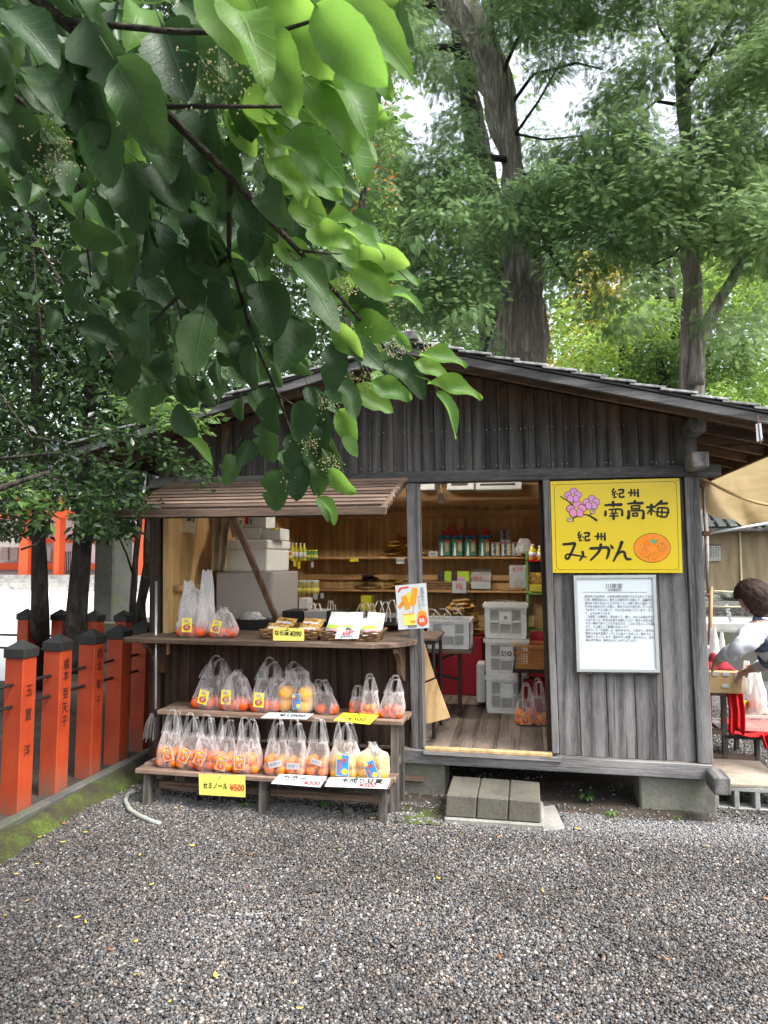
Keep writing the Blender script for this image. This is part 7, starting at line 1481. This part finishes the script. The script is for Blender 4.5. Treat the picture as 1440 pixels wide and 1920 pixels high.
def leafproto(i, m):
    rr = random.Random(i); wd_ = rr.uniform(.52, .74); curl = rr.uniform(.05, .6); bend = rr.uniform(-.1, .7); wav = rr.uniform(.01, .09); ph = rr.uniform(0, 6); q = M()
    def f(u, v):
        if v < .0: return (0, 0, 0)
        x = (u - .5) * 2; prof = math.sin(math.pi * v ** .86) ** .58 * (1 - .16 * v); 
        if v > .97 or v < .001: prof *= .25
        if i % 3 == 0 and x > 0: prof *= 1 - .45 * math.exp(-((v - .3 - .04 * i) / .05) ** 2)
        X = x * prof * wd_ / 2 * (1 + .03 * math.sin(v * 40 + ph) + .05 * noise.noise(Vector((v * 5, x * 2 + i, 0)))) + .05 * math.sin(v * 2.5 + ph); Z = curl * X * X * 4 - bend * (v - .3) ** 2 + wav * math.sin(v * 9 + ph) * x - .02 * (1 - abs(x)) * (1)
        return (X, v, Z)
    q.grid(f, 8, 16); q.tube([(0, .02, 0), (0, -.1, .01), (.01, -.24, .05)], [.012, .010, .008], 5)
    me = bpy.data.meshes.new('leaf'); me.from_pydata(q.v, [], q.f); me.materials.append(MT[m]); me.polygons.foreach_set('use_smooth', [True] * len(me.polygons)); return me
protos = {k: [leafproto(i + (10 if k == 'Y' else 0), 'lf_lit' if k == 'Y' else 'lf_big') for i in range(7)] for k in 'YD'}
lr = random.Random(77)
def put_leaf(px, py, lpx, ang, kind, d=None, tilt=None, roll=None, w=1., mesh_only=False):
    lpx *= .92 if py < 330 and px > 400 else .80
    d = d or (1.05 + max(0, py) / 965 * 1.2 + lr.uniform(-.12, .2)); L = lpx * d / CF
    me = protos[kind][lr.randrange(7)]; o = bpy.data.objects.new('leaf', me); col.objects.link(o); o.parent = bt; o.matrix_parent_inverse = world_inv(bt)
    a_ = R(ang); y = (_rt * math.cos(a_) - _up * math.sin(a_)); tl = lr.uniform(-.45, .45) if tilt is None else tilt; y = (y + _fw * tl).normalized()
    z = -_fw; x = y.cross(z).normalized(); rl = lr.uniform(-.75, .75) if roll is None else roll; z = x.cross(y); x, z = x * math.cos(rl) + z * math.sin(rl), z * math.cos(rl) - x * math.sin(rl)
    c = Dp(px, py, d) - y * L * .5; m_ = Matrix((x * L * w, y * L, z * L)).transposed().to_4x4(); m_.translation = c; o.matrix_basis = m_; return o
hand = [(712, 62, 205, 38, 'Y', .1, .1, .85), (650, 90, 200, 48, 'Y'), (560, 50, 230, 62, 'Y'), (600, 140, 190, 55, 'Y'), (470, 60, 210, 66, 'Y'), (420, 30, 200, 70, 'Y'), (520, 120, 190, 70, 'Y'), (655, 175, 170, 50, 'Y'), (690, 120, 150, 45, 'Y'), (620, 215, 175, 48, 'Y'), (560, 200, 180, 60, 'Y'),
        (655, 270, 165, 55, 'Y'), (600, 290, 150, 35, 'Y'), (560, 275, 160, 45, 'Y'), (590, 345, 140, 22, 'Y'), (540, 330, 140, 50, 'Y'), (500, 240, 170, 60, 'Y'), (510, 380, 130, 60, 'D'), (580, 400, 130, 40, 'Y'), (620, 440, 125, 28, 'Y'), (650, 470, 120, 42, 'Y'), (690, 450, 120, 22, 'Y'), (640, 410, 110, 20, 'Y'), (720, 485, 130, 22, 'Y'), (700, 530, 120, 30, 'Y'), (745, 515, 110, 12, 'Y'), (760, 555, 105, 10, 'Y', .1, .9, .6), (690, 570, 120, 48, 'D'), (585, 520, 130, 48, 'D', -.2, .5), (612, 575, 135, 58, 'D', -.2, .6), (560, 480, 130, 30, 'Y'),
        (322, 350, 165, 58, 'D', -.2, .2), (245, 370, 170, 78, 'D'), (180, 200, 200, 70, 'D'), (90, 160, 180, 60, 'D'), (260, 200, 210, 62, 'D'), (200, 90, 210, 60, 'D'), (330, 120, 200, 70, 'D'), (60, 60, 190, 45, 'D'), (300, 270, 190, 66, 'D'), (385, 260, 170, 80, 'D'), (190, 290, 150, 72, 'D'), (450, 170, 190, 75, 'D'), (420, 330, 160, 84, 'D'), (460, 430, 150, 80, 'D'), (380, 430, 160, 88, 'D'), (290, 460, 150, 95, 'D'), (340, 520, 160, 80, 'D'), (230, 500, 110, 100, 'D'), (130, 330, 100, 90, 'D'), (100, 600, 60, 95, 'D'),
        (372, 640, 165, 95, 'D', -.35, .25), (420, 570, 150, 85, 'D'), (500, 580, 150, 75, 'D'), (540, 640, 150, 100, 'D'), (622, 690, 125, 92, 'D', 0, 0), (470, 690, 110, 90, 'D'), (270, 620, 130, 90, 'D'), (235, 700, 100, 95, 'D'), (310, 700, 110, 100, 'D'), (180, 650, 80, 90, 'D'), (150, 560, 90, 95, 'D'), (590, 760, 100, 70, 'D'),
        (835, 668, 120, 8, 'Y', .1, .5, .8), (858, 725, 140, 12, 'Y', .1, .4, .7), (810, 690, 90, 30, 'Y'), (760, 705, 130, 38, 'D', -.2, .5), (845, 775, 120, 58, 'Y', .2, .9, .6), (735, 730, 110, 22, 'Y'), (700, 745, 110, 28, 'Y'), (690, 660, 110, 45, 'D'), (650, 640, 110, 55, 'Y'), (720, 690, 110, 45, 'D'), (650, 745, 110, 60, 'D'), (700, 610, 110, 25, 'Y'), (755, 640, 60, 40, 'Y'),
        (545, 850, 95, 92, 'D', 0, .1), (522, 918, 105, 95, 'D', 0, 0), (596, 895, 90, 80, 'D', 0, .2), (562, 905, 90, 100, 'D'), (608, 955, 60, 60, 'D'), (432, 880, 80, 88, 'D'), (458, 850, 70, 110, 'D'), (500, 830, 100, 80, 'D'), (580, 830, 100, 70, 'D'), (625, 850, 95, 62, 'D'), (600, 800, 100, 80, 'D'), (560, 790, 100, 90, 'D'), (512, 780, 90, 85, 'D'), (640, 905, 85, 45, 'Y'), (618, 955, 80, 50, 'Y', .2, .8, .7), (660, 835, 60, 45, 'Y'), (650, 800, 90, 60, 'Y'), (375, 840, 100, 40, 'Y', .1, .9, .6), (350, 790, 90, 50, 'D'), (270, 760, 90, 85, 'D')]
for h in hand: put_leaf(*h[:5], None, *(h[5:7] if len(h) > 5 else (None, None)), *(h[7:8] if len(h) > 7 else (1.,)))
polyreg = [(-80, -80), (720, -80), (740, 60), (690, 180), (680, 280), (620, 350), (700, 440), (760, 520), (700, 590), (720, 680), (740, 720), (650, 770), (630, 860), (590, 920), (520, 930), (450, 850), (480, 790), (430, 720), (300, 740), (210, 690), (130, 560), (160, 440), (60, 380), (-80, 330)]
def inside(x, y, pl_):
    c_ = False; j = len(pl_) - 1
    for i in range(len(pl_)):
        if (pl_[i][1] > y) != (pl_[j][1] > y) and x < (pl_[j][0] - pl_[i][0]) * (y - pl_[i][1]) / (pl_[j][1] - pl_[i][1]) + pl_[i][0]: c_ = not c_
        j = i
    return c_
n = 0
while n < 185:
    x, y = lr.uniform(-80, 760), lr.uniform(-80, 930)
    if not inside(x, y, polyreg) or (y > 600 and lr.random() < .25): continue
    lit_leaf = (x > 430 - .0 * y and y < 360 and lr.random() < .75) or (x > 600 and lr.random() < .6) or lr.random() < .06  # leaves on the lit top and right get the lit copy
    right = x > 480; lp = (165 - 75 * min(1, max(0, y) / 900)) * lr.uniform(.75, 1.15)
    put_leaf(x, y, lp * .92, (lr.gauss(36, 24) if right else lr.gauss(62, 32)), 'Y' if lit_leaf else 'D', 1.12 + max(0, y) / 965 * 1.25 + lr.uniform(0, .5), lr.gauss(0, .6), lr.gauss(0, .75)); n += 1
# the many more leaves behind them
bp = []; bd = []; bu = []; bs = []
while len(bp) < 620:
    x, y = lr.uniform(-120, 740), lr.uniform(-150, 760)
    if not inside(x, y, polyreg) or (x > 520 and y > 500): continue
    d = 1.6 + max(0, y) / 965 * 1.1 + lr.uniform(0, 1.1); bp.append(tuple(Dp(x, y, d))); bd.append((lr.gauss(.3, .6), lr.gauss(0, .6), lr.gauss(-.9, .5))); bu.append((lr.gauss(0, .6), -1 + lr.gauss(0, .5), lr.gauss(.5, .6))); bs.append(lr.uniform(.09, .13))
pm = protos['D'][2]; nb_ = len(bp)
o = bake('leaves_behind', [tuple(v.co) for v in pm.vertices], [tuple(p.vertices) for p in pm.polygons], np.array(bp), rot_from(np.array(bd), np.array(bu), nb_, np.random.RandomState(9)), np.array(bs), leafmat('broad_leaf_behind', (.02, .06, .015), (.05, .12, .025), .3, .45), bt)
# flower heads
fm = flat('cream_flower_buds', (.42, .38, .2), .8, .2)
for (px, py, s_, k) in ((400, 150, .075, 90), (440, 130, .06, 60), (110, 280, .07, 90), (90, 320, .05, 50), (700, 628, .05, 80), (735, 655, .045, 60), (690, 700, .05, 60), (620, 870, .05, 60), (650, 480 + 60, .04, 50), (800, 650, .035, 30), (575, 830, .05, 60), (545, 905, .04, 40), (610, 760, .04, 50), (660, 720, .045, 60), (560, 500, .04, 40)):
    c = Dp(px, py, 1.1 + max(0, py) / 965 * 1.2); q = M(); rr = random.Random(px); b_ = c - Vector((.03, 0, -.05))
    for i in range(k):
        p = c + Vector((rr.gauss(0, s_ * .4), rr.gauss(0, s_ * .4), rr.gauss(0, s_ * .35)))
        if i % 3 == 0: q.tube([b_, b_.lerp(p, .6) + Vector((0, 0, .004)), p], .0007, 3, cap=False, mi=1)
        r_ = rr.uniform(.0016, .003); q.add([p + Vector(v) * r_ for v in ((1, 0, 0), (-1, 0, 0), (0, 1, 0), (0, -1, 0), (0, 0, 1), (0, 0, -1))], [(0, 2, 4), (2, 1, 4), (1, 3, 4), (3, 0, 4), (2, 0, 5), (1, 2, 5), (3, 1, 5), (0, 3, 5)])
    o = q.build('flower_head', [fm, MT['lf_mid']], bt); o['kind'] = 'stuff'

# ================================================================ the worker at the right edge
def person():
    Yp = 5.35; J = lambda x, y, Y=Yp: P(x, y, Y)
    pel, ch, nk, hd = J(1496, 1268, 5.5), J(1448, 1200, 5.42), J(1424, 1163, 5.36), J(1413, 1122, 5.30)
    sL, eL, wL = J(1416, 1182, 5.24), J(1392, 1212, 5.12), J(1350, 1234, 5.42); sR, eR, wR = J(1462, 1180, 5.62), J(1448, 1240, 5.75), J(1404, 1255, 5.85)
    hL, hR = J(1498, 1280, 5.40), J(1504, 1278, 5.62); kL, kR = J(1492, 1385, 5.30), J(1500, 1380, 5.55); aL = G(1515, 1500, .09); aR = G(1525, 1478, .09)
    fL = aL + Vector((-.16, .06, -.045)); fR = aR + Vector((-.16, .06, -.045)); mid = pel.lerp(ch, .5)
    V = [pel, mid, ch, nk, sL, sL.lerp(eL, .5), eL, eL.lerp(wL, .5), wL, sR, sR.lerp(eR, .5), eR, eR.lerp(wR, .5), wR, hL, hL.lerp(kL, .5), kL, kL.lerp(aL, .4), aL, fL, hR, hR.lerp(kR, .5), kR, kR.lerp(aR, .4), aR, fR]
    rad = [.14, .135, .14, .055, .085, .075, .066, .058, .034, .085, .07, .06, .048, .028, .10, .09, .065, .06, .042, .035, .10, .09, .065, .06, .042, .035]
    E_ = [(0, 1), (1, 2), (2, 3), (2, 4), (4, 5), (5, 6), (6, 7), (7, 8), (2, 9), (9, 10), (10, 11), (11, 12), (12, 13), (0, 14), (14, 15), (15, 16), (16, 17), (17, 18), (18, 19), (0, 20), (20, 21), (21, 22), (22, 23), (23, 24), (24, 25)]
    def hand(wi, dirv, side):
        nonlocal V, rad, E_
        d = dirv.normalized(); palm = V[wi] + d * .065; i0 = len(V); V.append(palm); rad.append(.030); E_.append((wi, i0)); 
        for k, (sp_, L_) in enumerate(((-.032, .055), (-.011, .066), (.011, .062), (.032, .048))):
            b_ = palm + side * sp_ + d * .02; m_ = b_ + d * L_ * .55 + Vector((0, 0, -.012)); e_ = m_ + d * L_ * .4 + Vector((0, 0, -.028)); j = len(V); V += [b_, m_, e_]; rad += [.0095, .009, .0075]; E_ += [(i0, j), (j, j + 1), (j + 1, j + 2)]
        th = V[wi] + d * .03 + side * .03; j = len(V); V += [th, th + side * .025 + d * .03 + Vector((0, 0, -.02))]; rad += [.011, .009]; E_ += [(i0, j), (j, j + 1)]
    hand(8, (wL - eL) + Vector((0, 0, -.06)), Vector((.2, .9, -.1)).normalized()); hand(13, (wR - eR) + Vector((0, 0, -.04)), Vector((.2, -.9, -.1)).normalized())
    me = bpy.data.meshes.new('body'); me.from_pydata([tuple(v) for v in V], E_, []); o = bpy.data.objects.new('body', me); col.objects.link(o)
    sk = o.modifiers.new('skin', 'SKIN'); sk.use_smooth_shade = True
    for i, r_ in enumerate(rad): me.skin_vertices[0].data[i].radius = (r_, r_); me.skin_vertices[0].data[i].use_root = i == 0
    sb_ = o.modifiers.new('sub', 'SUBSURF'); sb_.levels = 3; sb_.render_levels = 3
    dg = bpy.context.evaluated_depsgraph_get(); m2 = bpy.data.meshes.new_from_object(o.evaluated_get(dg)); bpy.data.objects.remove(o)
    for m_ in ('shirt', 'skin', 'trouser'): m2.materials.append(MT[m_])
    wl_, wr_ = eL.lerp(wL, .93), eR.lerp(wR, .6)
    for p in m2.polygons:
        c = p.center; k = 0; p.use_smooth = True
        if (c - wL).dot((wL - eL).normalized()) > -.02 and (c - wL).length < .25: k = 1
        if (c - wR).dot((wR - eR).normalized()) > -.05 and (c - wR).length < .25: k = 1
        if (c - nk).dot((nk - ch).normalized()) > .03 and (c - nk).length < .15: k = 1
        if c.z < pel.z - .02 and (c - wL).length > .24 and (c - wR).length > .24 and (c - eR).length > .12: k = 2
        p.material_index = k
    # sleeve wrinkles
    for v in m2.vertices:
        if v.co.z > pel.z and (v.co - wL).length > .1 and (v.co - wR).length > .1: v.co += v.normal * (.020 * noise.noise(v.co * 13) + .010 * noise.noise(v.co * 28))
    root = thing('person', 'person with a dark bob, pale shirt and blue apron bending over the table', 'person', (pel.x, pel.y, 0))
    b = bpy.data.objects.new('body', m2); col.objects.link(b); attach(b, root)
    # head
    fd = Vector((-.72, .55, -.42)).normalized(); upv = (hd - nk).normalized(); sx = fd.cross(upv).normalized(); upv = sx.cross(fd)
    def ell(name, c, rx, ry, rz, m, fn=None, sub=3):
        bm = bmesh.new(); bmesh.ops.create_icosphere(bm, subdivisions=sub, radius=1)
        for v in bm.verts:
            k = fn(v.co) if fn else 1; q_ = Vector((v.co.x * rx, v.co.y * ry, v.co.z * rz)) * k; v.co = c + sx * q_.x + fd * q_.y + upv * q_.z
        mm = bpy.data.meshes.new(name); bm.to_mesh(mm); bm.free(); mm.polygons.foreach_set('use_smooth', [True] * len(mm.polygons)); mm.materials.append(MT[m]); oo = bpy.data.objects.new(name, mm); col.objects.link(oo); attach(oo, root); return oo
    def facefn(p): k = 1 - .12 * max(0, -p.z) * (abs(p.x)); k += .16 * math.exp(-((p.x / .16) ** 2 + ((p.z + .15) / .2) ** 2)) * (p.y > .5); k -= .05 * math.exp(-(((abs(p.x) - .38) / .15) ** 2 + ((p.z - .05) / .12) ** 2)) * (p.y > .4); return k
    ell('head', hd, .075, .095, .115, 'skin', facefn, 4)
    for s_ in (-1, 1): ell('ear', hd + sx * .078 * s_ + upv * -.01, .012, .02, .03, 'skin', None, 2); ell('eye', hd + fd * .088 + sx * .03 * s_ + upv * .008, .012, .008, .008, 'white', None, 2); ell('iris', hd + fd * .095 + sx * .03 * s_ + upv * .008, .006, .004, .006, 'ink', None, 1)
    ell('mouth', hd + fd * .088 - upv * .055, .022, .008, .006, 'ink_red', None, 2)
    def hairfn(p):
        k = 1 + .03 * noise.noise(Vector((p.x * 5, p.y * 5, p.z * 1.2))) + .035 * noise.noise(Vector((p.x * 22, p.y * 22, p.z * 2)))
        if p.y > .35 and p.z < .45: k *= .72
        if p.z < -.3 and p.y <= .35: k *= 1.12
        return k
    ell('hair', hd + Vector((0, 0, .012)), .112, .122, .132, 'hair', hairfn, 5)
    # apron: a shell a finger's breadth off the body, with a strap over the back
    bm = bmesh.new(); bm.from_mesh(m2); rem = []
    ax = (ch - pel).normalized()
    for f in bm.faces:
        c = f.calc_center_median(); t_ = (c - pel).dot(ax) / (ch - pel).length
        hnd = min((c - wL).length, (c - wR).length) < .22; arm = hnd or min((c - eL).length, (c - eR).length, (c - wL).length, (c - wR).length, (c - sL.lerp(eL, .6)).length, (c - sR.lerp(eR, .6)).length) < .095
        low = c.z < kL.z + .0; strap = .75 < t_ < 1.45 and abs((c - nk).length - .16) < .05
        if arm or low or (t_ > .78 and not strap): rem.append(f)
    bmesh.ops.delete(bm, geom=rem, context='FACES'); bm.normal_update()
    for v in bm.verts: v.co += v.normal * (.014 + .006 * noise.noise(v.co * 9))
    am = bpy.data.meshes.new('apron'); bm.to_mesh(am); bm.free(); am.materials.clear(); am.materials.append(MT['denim'])
    for p in am.polygons: p.material_index = 0; p.use_smooth = True
    ao = bpy.data.objects.new('apron', am); col.objects.link(ao); attach(ao, root); s2 = ao.modifiers.new('solid', 'SOLIDIFY'); s2.thickness = .004
    q = M(); q.tube([sL + Vector((-.0, .02, .075)), nk.lerp(ch, .6) + Vector((.02, -.10, .06)), mid + Vector((.0, -.135, .05)), pel + Vector((0, -.12, .0))], [.02, .022, .024, .03], 8); q.build('apron_strap', MT['denim'], root, True)
    for a_ in (aL, aR): ell('shoe', a_ + Vector((-.07, .03, -.045)), .05, .13, .045, 'black', None, 3)
    return root
person()
# ================================================================ lettering becomes real mesh
dg = bpy.context.evaluated_depsgraph_get()
for o in [o for o in bpy.data.objects if o.type == 'FONT']:
    me = bpy.data.meshes.new_from_object(o.evaluated_get(dg)); n_ = bpy.data.objects.new('lettering', me); col.objects.link(n_)
    if not me.materials: me.materials.append(o.data.materials[0])
    n_.parent = o.parent; n_.matrix_parent_inverse = o.matrix_parent_inverse.copy(); n_.matrix_basis = o.matrix_basis.copy(); bpy.data.objects.remove(o)
